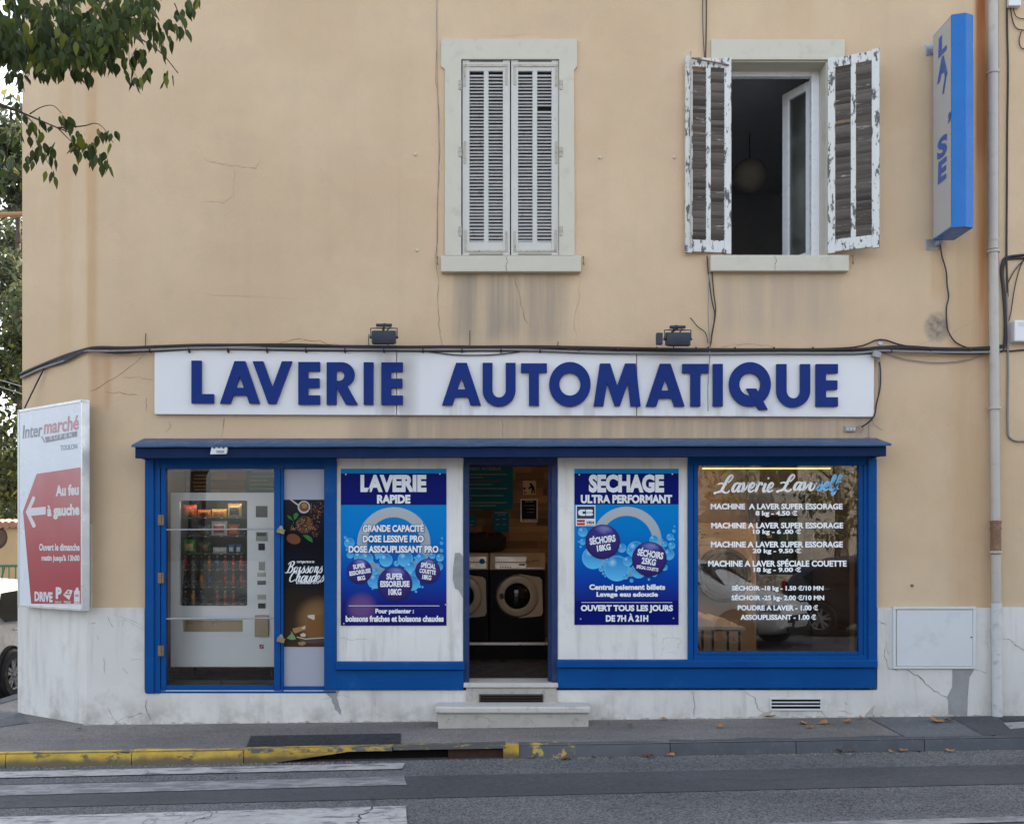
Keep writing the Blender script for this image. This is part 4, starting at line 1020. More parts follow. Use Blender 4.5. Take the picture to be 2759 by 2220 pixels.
def letter(kind, x0, x1, y0, y1, ox, oy, s=0.3711):
    H = y1 - y0; W_ = x1 - x0; T = 72; B = 67
    L = None
    if kind == 'I': L = [[(x0, y0), (x1, y0), (x1, y1), (x0, y1)]]
    elif kind == 'L': L = [[(x0, y0), (x0 + T, y0), (x0 + T, y1 - B), (x1, y1 - B), (x1, y1), (x0, y1)]]
    elif kind == 'E':
        m0 = y0 + H * .385; m1 = y0 + H * .605
        L = [[(x0, y0), (x1, y0), (x1, y0 + B), (x0 + T, y0 + B), (x0 + T, m0), (x1 - 4, m0), (x1 - 4, m1), (x0 + T, m1), (x0 + T, y1 - B), (x1, y1 - B), (x1, y1), (x0, y1)]]
    elif kind == 'T':
        xm = (x0 + x1) / 2
        L = [[(x0, y0), (x1, y0), (x1, y0 + B), (xm + T / 2, y0 + B), (xm + T / 2, y1), (xm - T / 2, y1), (xm - T / 2, y0 + B), (x0, y0 + B)]]
    elif kind == 'A':
        xm = (x0 + x1) / 2; b1 = y0 + H * .81; b0 = y0 + H * .627; k = (W_ / 2 - 39) / H
        il = lambda yy: x0 + 76 + (y1 - yy) * k; ir = lambda yy: x1 - 76 - (y1 - yy) * k
        L = [[(x0, y1), (xm - 39, y0), (xm + 39, y0), (x1, y1), (x1 - 76, y1), (ir(b1) , b1), (il(b1), b1), (x0 + 76, y1)], [(xm - 27, b0), (xm + 27, b0), (xm, y0 + H * .35)]]
    elif kind == 'V':
        xm = (x0 + x1) / 2
        L = [[(x0, y0), (x0 + 77, y0), (xm + 1, y0 + H * .605), (x1 - 75, y0), (x1, y0), (xm + 28, y1), (xm - 30, y1)]]
    elif kind == 'M':
        f = lambda u, v: (x0 + W_ * u, y0 + H * v)
        L = [[f(0, 1), f(.135, 0), f(.352, 0), f(.502, .52), f(.669, 0), f(.894, 0), f(1, 1), f(.786, 1), f(.733, .455), f(.557, .995), f(.449, .995), f(.287, .455), f(.208, 1)]]
    elif kind == 'U':
        r = W_ / 2; ri = r - T; xm = (x0 + x1) / 2; cy = y1 - r
        L = [[(x0, y0), (x0 + T, y0)] + [(xm + ri * math.cos(a_), cy + ri * 1.12 * math.sin(a_)) for a_ in [math.pi - math.pi * i / 16 for i in range(17)]] + [(x1 - T, y0), (x1, y0)] + [(xm + r * math.cos(a_), cy + r * math.sin(a_)) for a_ in [math.pi * i / 20 for i in range(21)]]]
    elif kind in 'OQ':
        y1o = y1 if kind == 'O' else y1 - 23
        xm, ym = (x0 + x1) / 2, (y0 + y1o) / 2; rx, ry = W_ / 2, (y1o - y0) / 2
        outer = [(xm + rx * math.cos(a_), ym + ry * math.sin(a_)) for a_ in [2 * math.pi * i / 40 for i in range(40)]]
        inner = [(xm + (rx - 74) * math.cos(a_), ym + (ry - 80) * math.sin(a_)) for a_ in [2 * math.pi * i / 32 for i in range(32)]]
        L = [outer, inner]
    elif kind == 'R':
        w0 = x0 + W_ * .88; yb_ = y0 + H * .57; cy = (y0 + y0 + H * .585) / 2; ro = H * .585 / 2
        L = [[(x0, y0), (w0 - ro - 14, y0)] + [(w0 - ro + (ro + 4) * math.cos(a_), cy + ro * math.sin(a_)) for a_ in [-math.pi / 2 + math.pi * .86 * i / 16 for i in range(17)]] + [(x1, y1), (x1 - 88, y1), (x0 + T, y0 + H * .60), (x0 + T, y1), (x0, y1)],
             [(x0 + T, y0 + 62), (x0 + T, y0 + 135)] + [(x0 + T + 18 + 38 * math.cos(a_), y0 + 98.5 + 36.5 * math.sin(a_)) for a_ in [math.pi / 2 - math.pi * i / 12 for i in range(13)]]]
    yl = yb - 0.034
    conv = lambda p: (X(ox + s * p[0], yl), Z(oy + s * p[1], yl))
    mb = shape([[conv(p) for p in lp] for lp in L], yl, yb - 0.006)
    if kind == 'Q':
        tail = [(x0 + W_ * .41, y0 + H * .553), (x0 + W_ * .65, y0 + H * .553), (x0 + W_ * .93, y1), (x0 + W_ * .715, y1), (x0 + W_ * .62, y0 + H * .86)]
        mb.prism([conv(p) for p in tail], yl - 0.001, yb - 0.007)
    mb.build('letter', M['letter'], SG, 0.0025, seg=1)
for k_, a, b, c, d in (('L', 311, 473, 408, 718), ('A', 518, 808, 412, 720), ('V', 755, 1043, 413, 722), ('E', 1087, 1245, 418, 727), ('R', 1293, 1520, 420, 728), ('I', 1562, 1633, 420, 728), ('E', 1690, 1847, 421, 728)): letter(k_, a, b, c, d, 400, 820)
for k_, a, b, c, d in (('A', 110, 393, 424, 732), ('U', 405, 645, 424, 742), ('T', 684, 872, 428, 735), ('O', 889, 1190, 418, 742), ('M', 1212, 1553, 429, 739), ('A', 1591, 1873, 431, 741), ('T', 1857, 2046, 432, 740)): letter(k_, a, b, c, d, 1150, 820)
for k_, a, b, c, d in (('I', 597, 668, 432, 740), ('Q', 714, 1017, 419, 765), ('U', 1059, 1303, 433, 748), ('E', 1345, 1504, 433, 741)): letter(k_, a, b, c, d, 1700, 820)

# ------------------------------------------------------------------ posters on the piers
M['ink_white'] = flat('print_white', (0.76, 0.78, 0.80), 0.35)
M['ink_navy'] = flat('print_indigo', (0.003, 0.008, 0.135), 0.3)
M['ink_sky'] = flat('print_sky', (0.004, 0.22, 0.53), 0.3)
M['ink_outline'] = flat('print_outline', (0.015, 0.06, 0.22), 0.35)
M['ink_ring'] = vgrad('print_ring', [(0, (.20, .27, .33)), (.55, (.33, .39, .43)), (1, (.42, .46, .48))], Z(1560), Z(1360))
# printed bubbles: radial ink run held in a colour attribute
t = NT('print_bubble'); va = t.n('ShaderNodeVertexColor'); va.layer_name = 'ink'
M['ink_bubble'] = t.out(va.outputs[0], 0.35, None, None, 0.18)
def bubbles(name, lst, conv, Y, parent, kind):
    V = []; Fs = []; Cc = []
    for k, (zx, zy, r) in enumerate(lst):
        px, py = conv(zx, zy); Yk = Y - 0.00012 * k
        cx, cz = X(px, Yk), Z(py, Yk); R_ = X(conv(zx + r, zy)[0], Yk) - cx
        o = len(V); n = 26; rings = 5
        V.append((cx, Yk, cz))
        for j in range(1, rings + 1):
            for i in range(n):
                a = 2 * math.pi * i / n
                V.append((cx + R_ * j / rings * math.cos(a), Yk, cz + R_ * j / rings * math.sin(a)))
        for p in V[o:]:
            u, v = (p[0] - cx) / R_, (p[2] - cz) / R_; d = math.hypot(u, v)
            if kind == 'b':
                base = Vector((.012, .20, .52)); lightc = Vector((.10, .48, .78)); wht = Vector((.45, .75, .88))
                q = base.lerp(lightc, min(1, max(0, .45 - .55 * v)))
                q = q.lerp(wht, max(0, 1 - math.hypot(u + .35, v - .45) / .38) * .8)
                q = q.lerp(lightc, max(0, (d - .82) / .18) * .7)
            else:
                base = Vector((.018, .010, .110)); q = base.lerp(Vector((.045, .035, .26)), min(1, max(0, .5 + .5 * v)) * .7)
                q = q.lerp(Vector((.30, .33, .62)), max(0, 1 - math.hypot((u - .1) / .55, (v - .72) / .22)) * .9)
                q = q.lerp(Vector((.01, .006, .06)), max(0, (d - .85) / .15) * .5)
            Cc.append((q.x, q.y, q.z, 1))
        for i in range(n):
            Fs.append((o, o + 1 + i, o + 1 + (i + 1) % n))
            for j in range(rings - 1): Fs.append((o + 1 + j * n + i, o + 1 + j * n + (i + 1) % n, o + 1 + (j + 1) * n + (i + 1) % n, o + 1 + (j + 1) * n + i))
    ob = tag(MB().add(V, Fs).build(name, M['ink_bubble'], parent), kind='stuff')
    ca = ob.data.color_attributes.new('ink', 'FLOAT_COLOR', 'POINT')
    for i, c_ in enumerate(Cc): ca.data[i].color = c_
    return ob
def pcv(ox, oy, s): return lambda zx, zy: (ox + s * zx, oy + s * zy)
def tx(conv, s_, a, b, c, d, Y, mat, par, bold=.03, rot=0.0, shear=0.0, outline=None):
    (x0, y0), (x1, y1) = conv(a, c), conv(b, d)
    if outline: text_px(s_, x0, x1, y0, y1, Y + 0.0004, outline, par, bold + 0.035, rot, shear, grow=0.012)
    return text_px(s_, x0, x1, y0, y1, Y, mat, par, bold, rot, shear)
def tc(conv, s_, cx, cy, wd, hh, Y, mat, par, bold=.04, deg=0.0): return tx(conv, s_, cx - wd / 2, cx + wd / 2, cy - hh / 2, cy + hh / 2, Y, mat, par, bold, rad(deg))
P1 = pcv(880, 1200, 0.4381); P2 = pcv(1500, 1200, 0.4381)
def poster(glow, conv, box, head, ringc, label):
    a, b, c, d = box; yy = -0.0195
    p0, p1 = conv(a, c), conv(b, d)
    root = empty('poster', at((p0[0] + p1[0]) / 2, p1[1], -0.013), 0, label, 'poster', 'posters on the white piers')
    zlo, zhi = Z(p1[1], yy), Z(conv(0, head)[1], yy)
    gm = vgrad('print_field', [(0, (.010, .008, .115)), (.18, (.010, .014, .17)), (.42, (.002, .06, .36)), (.75, (.001, .17, .50)), (1, (.001, .21, .55))], zlo, zhi, 0.3,
               (X(conv(a + 130, 0)[0]), Z(conv(0, d - 110)[1]), 0.17, (.16, .08, .20), 0.8) if glow else None)
    MB().box(X(p0[0], yy), X(p1[0], yy), yy, -0.0125, Z(p1[1], yy), Z(p0[1], yy)).build('panel', gm, root, 0.001)
    def rect(nm, a_, b_, c_, d_, Y, m):
        q0, q1 = conv(a_, c_), conv(b_, d_)
        MB().quad((X(q0[0], Y), Y, Z(q1[1], Y)), (X(q1[0], Y), Y, Z(q1[1], Y)), (X(q1[0], Y), Y, Z(q0[1], Y)), (X(q0[0], Y), Y, Z(q0[1], Y))).build(nm, m, root)
    rect('print_band', a, b, c, c + 29, yy - .0008, M['ink_sky']); rect('print_band', a, b, c + 29, head, yy - .0008, M['ink_navy'])
    cx, cy, ro, ri = ringc; q = conv(cx, cy); sc = X(conv(cx + 1, cy)[0], yy) - X(q[0], yy)
    MB().ring(at(q[0], q[1], yy - .0008), ri * sc, ro * sc).build('print_ring', M['ink_ring'], root)
    return root, rect, yy
root, rect, yy = poster(True, P1, (87, 737, 143, 1107), 365, (413, 605, 226, 164), 'blue bubble poster reading laverie rapide on the white pier beside the vending machine')
L2, L3, L4, L5 = yy - .0016, yy - .0070, yy - .0090, yy - .0100
bubbles('print_bubbles', [(250, 790, 42), (530, 800, 50), (300, 830, 50), (525, 845, 48), (140, 600, 32), (115, 565, 10), (145, 672, 22), (200, 685, 32), (250, 695, 37), (365, 705, 41), (430, 725, 18), (485, 700, 48), (515, 745, 32), (300, 775, 20), (315, 735, 12), (310, 690, 10), (580, 695, 32), (650, 677, 20), (697, 690, 24), (706, 645, 12), (707, 600, 11), (710, 570, 7), (545, 690, 8), (560, 710, 10), (690, 745, 25), (265, 835, 15), (270, 860, 9), (283, 880, 6), (570, 865, 11), (590, 870, 7), (550, 898, 8), (125, 640, 9), (320, 668, 25)], P1, L2, root, 'b')
bubbles('print_balls', [(203, 773, 77), (622, 772, 77), (420, 850, 107)], P1, L3, root, 'p')
Wt = M['ink_white']; Ol = M['ink_outline']
tx(P1, 'LAVERIE', 208, 614, 180, 287, L4, Wt, root, .055); tx(P1, 'RAPIDE', 310, 515, 303, 357, L4, Wt, root, .055)
tx(P1, 'GRANDE CAPACITÉ', 222, 598, 478, 532, L4, Wt, root, .045, outline=Ol); tx(P1, 'DOSE LESSIVE PRO', 222, 598, 552, 596, L4, Wt, root, .045, outline=Ol); tx(P1, 'DOSE ASSOUPLISSANT PRO', 135, 688, 616, 660, L4, Wt, root, .045, outline=Ol)
for s_, cx, cy, wd, hh, dg in (('SUPER', 367 + 52, 805, 103, 40, 0), ('ESSOREUSE', 420, 851, 180, 38, 0), ('10KG', 420, 900, 80, 40, 0), ('SUPER', 200, 742, 76, 30, 9), ('ESSOREUSE', 206, 778, 132, 28, 9), ('8KG', 213, 815, 48, 28, 9), ('SPÉCIAL', 626, 736, 92, 38, -8), ('COUETTE', 621, 775, 100, 28, -8), ('18KG', 616, 810, 56, 30, -8)):
    tc(P1, s_, cx, cy, wd, hh, L4, Wt, root, .045, dg)
rect('print_rule', 135, 694, 984, 987, L4, Wt)
tx(P1, 'Pour patienter :', 300, 537, 1003, 1040, L4, Wt, root, .045); tx(P1, 'boissons fraîches et boissons chaudes', 117, 720, 1045, 1084, L4, Wt, root, .045)
M['rivet'] = flat('rivet', (.55, .56, .58), .4, .5)
mb = MB()
for a, b in ((118, 178), (697, 175), (106, 1095), (732, 978)):
    q = P1(a, b); mb = MB().lathe([(0, -.003), (.006, -.003), (.008, 0.0)], at(q[0], q[1], L4), 'Y', 10); mb.build('rivet', M['rivet'], root)
root, rect, yy = poster(False, P2, (109, 750, 143, 1102), 362, (430, 592, 216, 160), 'blue bubble poster reading séchage ultra performant on the pier beside the display window')
bubbles('print_bubbles', [(225, 690, 70), (370, 755, 80), (485, 640, 52), (503, 770, 47), (690, 670, 34), (160, 532, 30), (160, 592, 20), (147, 622, 8), (135, 592, 6), (400, 630, 28), (437, 713, 30), (448, 650, 20), (597, 580, 28), (697, 563, 22), (720, 525, 11), (724, 497, 6), (663, 605, 18), (708, 615, 22), (645, 580, 10), (720, 577, 8), (460, 830, 12), (423, 805, 18), (567, 823, 8), (315, 705, 18), (275, 758, 18), (287, 787, 9), (298, 803, 7), (662, 750, 20), (600, 790, 18), (640, 640, 24)], P2, L2, root, 'b')
bubbles('print_balls', [(283, 592, 107), (570, 698, 107)], P2, L3, root, 'p')
rect('print_footer', 112, 749, 955, 1101, yy - .0012, M['ink_navy'])
tx(P2, 'SECHAGE', 197, 660, 178, 290, L4, Wt, root, .055); tx(P2, 'ULTRA PERFORMANT', 148, 710, 303, 356, L4, Wt, root, .05)
for s_, cx, cy, wd, hh, dg in (('SÉCHOIRS', 281, 575, 160, 54, 8), ('18KG', 289, 628, 85, 40, 8), ('SÉCHOIRS', 577, 662, 160, 54, -9), ('25KG', 566, 713, 88, 42, -9), ('SPÉCIAL COUETTE', 558, 752, 135, 26, -9)): tc(P2, s_, cx, cy, wd, hh, L4, Wt, root, .045, dg)
tx(P2, 'Central paiement billets', 200, 667, 853, 897, L4, Wt, root, .05); tx(P2, 'Lavage eau adoucie', 244, 623, 900, 938, L4, Wt, root, .05); rect('print_rule', 152, 710, 963, 966, L4, Wt)
tx(P2, 'OUVERT TOUS LES JOURS', 148, 715, 980, 1029, L4, Wt, root, .05); tx(P2, 'DE 7H À 21H', 302, 563, 1033, 1084, L4, Wt, root, .05)
# card-payment logos
M['ink_red'] = flat('print_red', (.45, .03, .03), .4); M['ink_orange'] = flat('print_orange', (.65, .24, .02), .4); M['ink_darkblue'] = flat('print_darkblue', (.015, .03, .11), .4)
rect('logo_card', 117, 238, 368, 495, L2 - .0045, Wt); rect('logo_field', 124, 232, 374, 450, L2 - .0052, flat('print_steel', (.03, .05, .10), .4)); rect('logo_field', 124, 173, 457, 490, L2 - .0052, M['ink_red']); rect('logo_field', 179, 234, 457, 490, L2 - .0052, Wt)
def cbshape():
    yk = L2 - .0058
    cv = lambda p: (X(P2(*p)[0], yk), Z(P2(*p)[1], yk))
    left = [(176, 394), (176, 405), (160, 405), (158, 413), (160, 421), (176, 421), (176, 432), (148, 432), (136, 427), (131, 413), (136, 399), (148, 394)]
    b1 = [(180, 394), (214, 394), (222, 398), (222, 407), (216, 411), (180, 411)]; b2 = [(180, 415), (216, 415), (223, 420), (223, 428), (214, 432), (180, 432)]
    mb = MB()
    for lp in (left, b1, b2): mb.add([(cv(p)[0], yk, cv(p)[1]) for p in lp], [tuple(range(len(lp)))])
    mb.build('logo_mark', Wt, root)
cbshape()
q = P2(140, 473); s1 = at(q[0], q[1], L2 - .006); MB().disc(s1, .0058 * 1.15).build('logo_mark', flat('print_logo_red', (.6, .02, .02), .4), root); q = P2(158, 473); MB().disc(at(q[0], q[1], L2 - .0063), .0058 * 1.15).build('logo_mark', M['ink_orange'], root)
tx(P2, 'VISA', 184, 230, 465, 482, L2 - .006, M['ink_darkblue'], root, .05, 0, .3); rect('logo_rule', 180, 233, 486, 490, L2 - .006, M['ink_orange'])
tx(P2, 'MasterCard', 126, 171, 468, 478, L2 - .0068, Wt, root, .03)
for a, b in ((139, 180), (711, 176), (147, 1066), (718, 1062)):
    q = P2(a, b); MB().lathe([(0, -.003), (.006, -.003), (.008, 0.0)], at(q[0], q[1], L4), 'Y', 10).build('rivet', M['rivet'], root)

# ------------------------------------------------------------------ coffee poster on the frosted light
C4 = pcv(740, 1330, 0.2477)
cp = empty('coffee_poster', at(818, 1742, -0.001), 0, 'tall dark coffee poster with beans and a cup on the frosted pane', 'poster')
yy = -0.004
gm = vgrad('print_coffee', [(0, (.060, .034, .020)), (.03, (.045, .026, .016)), (.15, (.035, .021, .013)), (.38, (.018, .014, .012)), (.42, (.010, .011, .014)), (.7, (.004, .005, .010)), (1, (.017, .019, .023))], Z(1742, yy), Z(1346, yy), 0.35, (X(860), Z(1670), 0.26, (.20, .115, .045), 0.95))
MB().box(X(763.5, yy), X(873.5, yy), yy, -0.0005, Z(1742, yy), Z(1346, yy)).build('sheet', gm, cp)
ink = lambda n, c: flat('print_' + n, c, .4)
iC, iR, iG, iB, iK, iS, iT = ink('cream', (.50, .42, .33)), ink('roast', (.10, .035, .018)), ink('green', (.03, .17, .04)), ink('cocoa', (.15, .06, .025)), ink('black', (.006, .006, .008)), ink('silver', (.42, .42, .42)), ink('tan', (.30, .17, .075))
def pdisc(nm, zx, zy, r, m, Y, ell=1.0, rot=0.0):
    q = C4(zx, zy); MB().disc(at(q[0], q[1], Y), r * .2477 / 280, 22, ell, rot).build(nm, m, cp)
def ppoly(nm, pts, m, Y):
    mb = MB().add([at(*C4(a, b), Y) for a, b in pts], [tuple(range(len(pts)))]); mb.build(nm, m, cp)
ppoly('print_handle', [(160, 62), (185, 62), (262, 118), (250, 130)], iS, yy - .0008)
pdisc('print_portafilter', 318, 145, 68, iS, yy - .0010); pdisc('print_portafilter', 320, 142, 52, iB, yy - .0016); pdisc('print_portafilter', 322, 130, 30, iT, yy - .0019)
for pts in ([(135, 228), (175, 250), (205, 300), (210, 330), (170, 300), (145, 260)], [(205, 225), (235, 205), (262, 225), (240, 265), (212, 285)], [(305, 450), (360, 448), (405, 480), (415, 530), (370, 510), (330, 475)], [(150, 260), (190, 290), (212, 318), (180, 312)]): ppoly('print_leaf', pts, iG, yy - .0010)
pdisc('print_bowl', 325, 337, 112, iK, yy - .0014); pdisc('print_bowl', 325, 337, 100, ink('bowl', (.035, .028, .026)), yy - .0018)
pdisc('print_bowl', 212, 492, 92, iK, yy - .0014, .78, -.3); pdisc('print_bowl', 205, 492, 78, iB, yy - .0020, .7, -.3)
rb = random.Random(3)
for nm, m, lay in (('print_beans', iR, 0), ('print_beans', iT, 1)):
    mb = MB()
    for i in range(150):
        if i < 85:
            a = rb.uniform(0, 6.28); r_ = 92 * math.sqrt(rb.random()); zx, zy = 325 + r_ * math.cos(a), 337 + r_ * math.sin(a) * .95
        else:
            zx, zy = rb.choice([(rb.gauss(430, 34), rb.gauss(165, 26)), (rb.gauss(455, 32), rb.gauss(262, 26)), (rb.gauss(435, 22), rb.gauss(400, 45)), (rb.uniform(470, 530), rb.uniform(90, 240)), (rb.gauss(205, 18), rb.gauss(380, 14))])
        q = C4(zx, zy); mb.disc(at(q[0], q[1], yy - .0024 - .0004 * lay - .00001 * i), (9.5 if lay == 0 else 6) * .2477 / 280, 8, .65, rb.uniform(0, 3.1))
    tag(mb.build(nm, m, cp), kind='stuff')
q0, q1 = C4(112, 735), C4(516, 860); script_px('Boissons', q0[0], q1[0], q0[1], q1[1], yy - .0012, (Wt,), cp, 0.0058, .25)
q0, q1 = C4(168, 838), C4(534, 955); script_px('Chaudes', q0[0], q1[0], q0[1], q1[1], yy - .0012, (Wt,), cp, 0.0058, .25)
tx(C4, "à l'intérieur 0.70€", 232, 505, 945, 980, yy - .0012, Wt, cp, .035, 0, .25); tx(C4, 'DISTRIBUTEUR DE', 242, 432, 730, 752, yy - .0012, Wt, cp, .03)
ppoly('print_cup', [(352, 1330), (540, 1310), (540, 1575), (365, 1560)], ink('glasscup', (.17, .085, .030)), yy - .0010); ppoly('print_cup', [(358, 1320), (435, 1312), (437, 1360), (425, 1372), (362, 1345)], iC, yy - .0015)
ppoly('print_saucer', [(240, 1552), (330, 1572), (540, 1560), (540, 1610), (400, 1630), (290, 1610)], ink('saucer', (.075, .055, .05)), yy - .0013)
ppoly('print_saucer', [(240, 1552), (330, 1573), (540, 1561), (540, 1571), (330, 1583), (245, 1562)], iC, yy - .0018)
ppoly('print_spice', [(195, 1465), (335, 1430), (340, 1470), (225, 1520), (200, 1500)], iT, yy - .0018); ppoly('print_spice', [(290, 1462), (335, 1430), (325, 1476)], iC, yy - .0022); ppoly('print_sugar', [(275, 1530), (310, 1512), (340, 1525), (335, 1555), (290, 1555)], iC, yy - .0022); ppoly('print_sugar', [(250, 1615), (320, 1605), (345, 1630), (300, 1650), (265, 1642)], iT, yy - .0022)
ppoly('print_leaf', [(130, 1570), (180, 1520), (175, 1490), (200, 1520), (235, 1580), (180, 1588)], ink('mint', (.16, .28, .10)), yy - .0020)

# ------------------------------------------------------------------ shop interior
FZ = 0.33
M['ifloor'] = simple('dark_floor_tile', (0.050, 0.050, 0.054), 0.35, 0, 0.25, 4)
M['iwall'] = simple('interior_wall', (0.30, 0.25, 0.185), 0.8, 0, 0.08)
M['iceil'] = simple('interior_ceiling', (0.42, 0.38, 0.32), 0.8, 0, 0.06)
M['plank'] = wood('wood_cladding', (0.21, 0.14, 0.085), (0.34, 0.235, 0.15))
BK = 2.95; IX0, IX1 = -3.75, 4.75; IZ1 = 2.72
MB().box(IX0, IX1, 0.275, BK, 0.0, FZ).build('interior_floor', M['ifloor'], BLD)
MB().box(IX0, IX1, 0.285, BK, IZ1, IZ1 + 0.1).build('interior_ceiling', M['iceil'], BLD)
MB().box(IX0 - 0.02, -0.62, BK, BK + 0.1, 0, IZ1 + .1).build('interior_wall', M['iwall'], BLD)
MB().box(1.45, IX1 + 0.02, BK, BK + 0.1, 0, IZ1 + .1).build('interior_wall', M['iwall'], BLD)
MB().box(IX0 - 0.1, IX0, 0.27, BK + .1, 0, IZ1 + .1).build('interior_wall', M['iwall'], BLD)
MB().box(IX1, IX1 + .1, 0.27, BK + .1, 0, IZ1 + .1).build('interior_wall', M['iwall'], BLD)
cl = MB().box(-0.62, 1.45, BK + 0.012, BK + 0.1, 0, IZ1 + .1).build('clad_wall', M['dark'], BLD)
rp = random.Random(11); me = mesh_only(MB().box(-0.5, 0.5, 0, 0.012, -0.5, 0.5), 'plank', M['plank'])
z = 1.45; row = 0
while z < 2.70:
    x = -0.60 - rp.uniform(0, .2)
    while x < 1.43:
        L_ = rp.uniform(0.22, 0.42); x1 = min(x + L_, 1.44); x0 = max(x, -0.61)
        if x1 - x0 > 0.05: inst(me, 'plank', cl, ((x0 + x1) / 2, BK - rp.uniform(0, .004), z + 0.0475), (0, 0, 0), (x1 - x0 - 0.003, 1, 0.092))
        x += L_
    z += 0.095; row += 1
# cladding behind the vending machine (seen over its top) and side partition by the display window
cl2 = MB().box(-3.74, -0.66, BK - 0.05, BK - 0.012, 2.0, IZ1 - .01).build('clad_wall', M['dark'], BLD)
z = 2.02
while z < 2.66:
    x = -3.70 - rp.uniform(0, .3)
    while x < -0.7:
        L_ = rp.uniform(0.3, 0.6); x0, x1 = max(x, -3.72), min(x + L_, -0.68)
        if x1 - x0 > 0.06: inst(me, 'plank', cl2, ((x0 + x1) / 2, BK - 0.064, z + .06), (0, 0, 0), (x1 - x0 - .004, 1, .115))
        x += L_
    z += 0.12
MB().box(4.5, 4.55, 0.5, BK, FZ, IZ1).build('partition', M['iwall'], BLD)
MB().box(X(2040, 2.2), 4.495, BK - 0.35, BK - 0.3, FZ, IZ1 - 0.02).build('partition', simple('slatted_panel', (.045, .038, .034), .6), BLD)
# lamps
def tube_lamp(x0, x1, y, z, label, st):
    r_ = empty('tube_lamp', ((x0 + x1) / 2, y, z), 0, label, 'lamp', 'warm tube lamps under the shop ceiling')
    MB().box(x0, x1, y - .035, y + .035, z + .026, z + .07).build('housing', M['white'], r_)
    MB().tube([(x0 + .02, y, z), (x1 - .02, y, z)], .019, 8).build('tube', emis('tube_glow', (1.0, 0.48, 0.15), st), r_)
tube_lamp(X(1888, .45), X(2242, .45), .45, Z(1259.5, .45), 'glowing warm tube lamp behind the top edge of the display window', 0.6)
tube_lamp(X(470, .9), X(700, .9), 1.25, 2.62, 'warm tube lamp under the shop ceiling behind the vending machine', 8)
tube_lamp(2.4, 4.2, 1.25, 2.66, 'added unseen tube lamp warming the room deeper behind the display window', 13)  # added lamp, hidden above the pane, to warm the interior
tube_lamp(0.55, 1.6, 1.3, 2.64, 'warm tube lamp under the ceiling inside the open doorway', 0.5)

# ------------------------------------------------------------------ notices on the wood cladding
M['nblue'] = flat('notice_blue', (.008, .15, .30), .45); M['ntext'] = flat('notice_text', (.30, .34, .33), .5); M['nred'] = flat('notice_red', (.30, .05, .04), .5); M['npaper'] = flat('notice_paper', (.48, .46, .38), .6); M['nnavy'] = flat('notice_navy', (.012, .016, .05), .5)
def notice(label, px0, px1, py0, py1, Y, mat, rules=(), cat='notice', frame=None):
    r_ = empty('notice', at((px0 + px1) / 2, py1, Y), 0, label, cat)
    MB().pbox(px0, px1, py0, py1, Y - .004, Y).build('sheet', mat, r_)
    if frame:
        w_ = frame[1]
        for a, b, c, d in ((px0 - w_, px1 + w_, py0 - w_, py0), (px0 - w_, px1 + w_, py1, py1 + w_), (px0 - w_, px0, py0, py1), (px1, px1 + w_, py0, py1)): MB().pbox(a, b, c, d, Y - .008, Y - .0005).build('frame', frame[0], r_)
    rr = random.Random(int(px0))
    for (a, b, py, h_, m) in rules:           # lines of print too small to read: rows of short dashes
        mb = MB(); x = a
        while x < b:
            w_ = rr.uniform(2.2, 6.5); mb.add([at(x, py + h_ / 2, Y - .006), at(min(b, x + w_), py + h_ / 2, Y - .006), at(min(b, x + w_), py - h_ / 2, Y - .006), at(x, py - h_ / 2, Y - .006)], [(0, 1, 2, 3)]); x += w_ + 1.1
        mb.build('print_line', m, r_)
    return r_
YB = BK - 0.012
n1 = notice('large blue house rules notice on the wood wall inside the doorway', 1190, 1382, 1232, 1373, YB, M['nblue'], [(1210, 1366, 1278, 3, M['ntext']), (1200, 1302, 1286, 3, M['ntext']), (1205, 1351, 1296, 3.5, M['nred']), (1205, 1325, 1305, 3, M['ntext']), (1200, 1366, 1316, 3, M['ntext']), (1200, 1268, 1324, 3, M['ntext']), (1205, 1356, 1335, 3, M['ntext']), (1200, 1270, 1343, 3, M['ntext']), (1200, 1366, 1354, 3, M['ntext']), (1205, 1337, 1362, 3, M['ntext'])])
text_px('REGLEMENT INTERIEUR', 1236, 1351, 1257, 1267, YB - .006, M['ntext'], n1, .03)
pgroot = notice('white pictogram card of a figure bending over, above the framed notice', 1409, 1444, 1295, 1333, YB, M['npaper'])
pg = MB()
fig = [(1428, 1303), (1432, 1301), (1436, 1307), (1440, 1313), (1442, 1330), (1439, 1330), (1437, 1318), (1434, 1330), (1431, 1330), (1433, 1314), (1428, 1316), (1424, 1319), (1423, 1316), (1429, 1310)]
MB().add([at(a, b, YB - .006) for a, b in fig], [tuple(range(len(fig)))]).build('pictogram', M['nnavy'], pgroot)
pg.disc(at(1428, 1303, YB - .006), .009); pg.disc(at(1413, 1316, YB - .006), .013, 12, 1.3); pg.disc(at(1415, 1327, YB - .006), .018, 12, .5); pg.build('pictogram', M['nnavy'], pgroot)
notice('small framed dark navy notice on the wood wall below the pictogram', 1405, 1446, 1347, 1404, YB, M['nnavy'], [(1414, 1437, 1351, 2.5, M['ntext']), (1412, 1440, 1362, 1.2, M['ntext']), (1420, 1440, 1371, 1.2, M['ntext']), (1420, 1438, 1380, 1.2, M['ntext']), (1408, 1443, 1401, 5, M['npaper'])], 'notice', (M['alu'], 2.2))
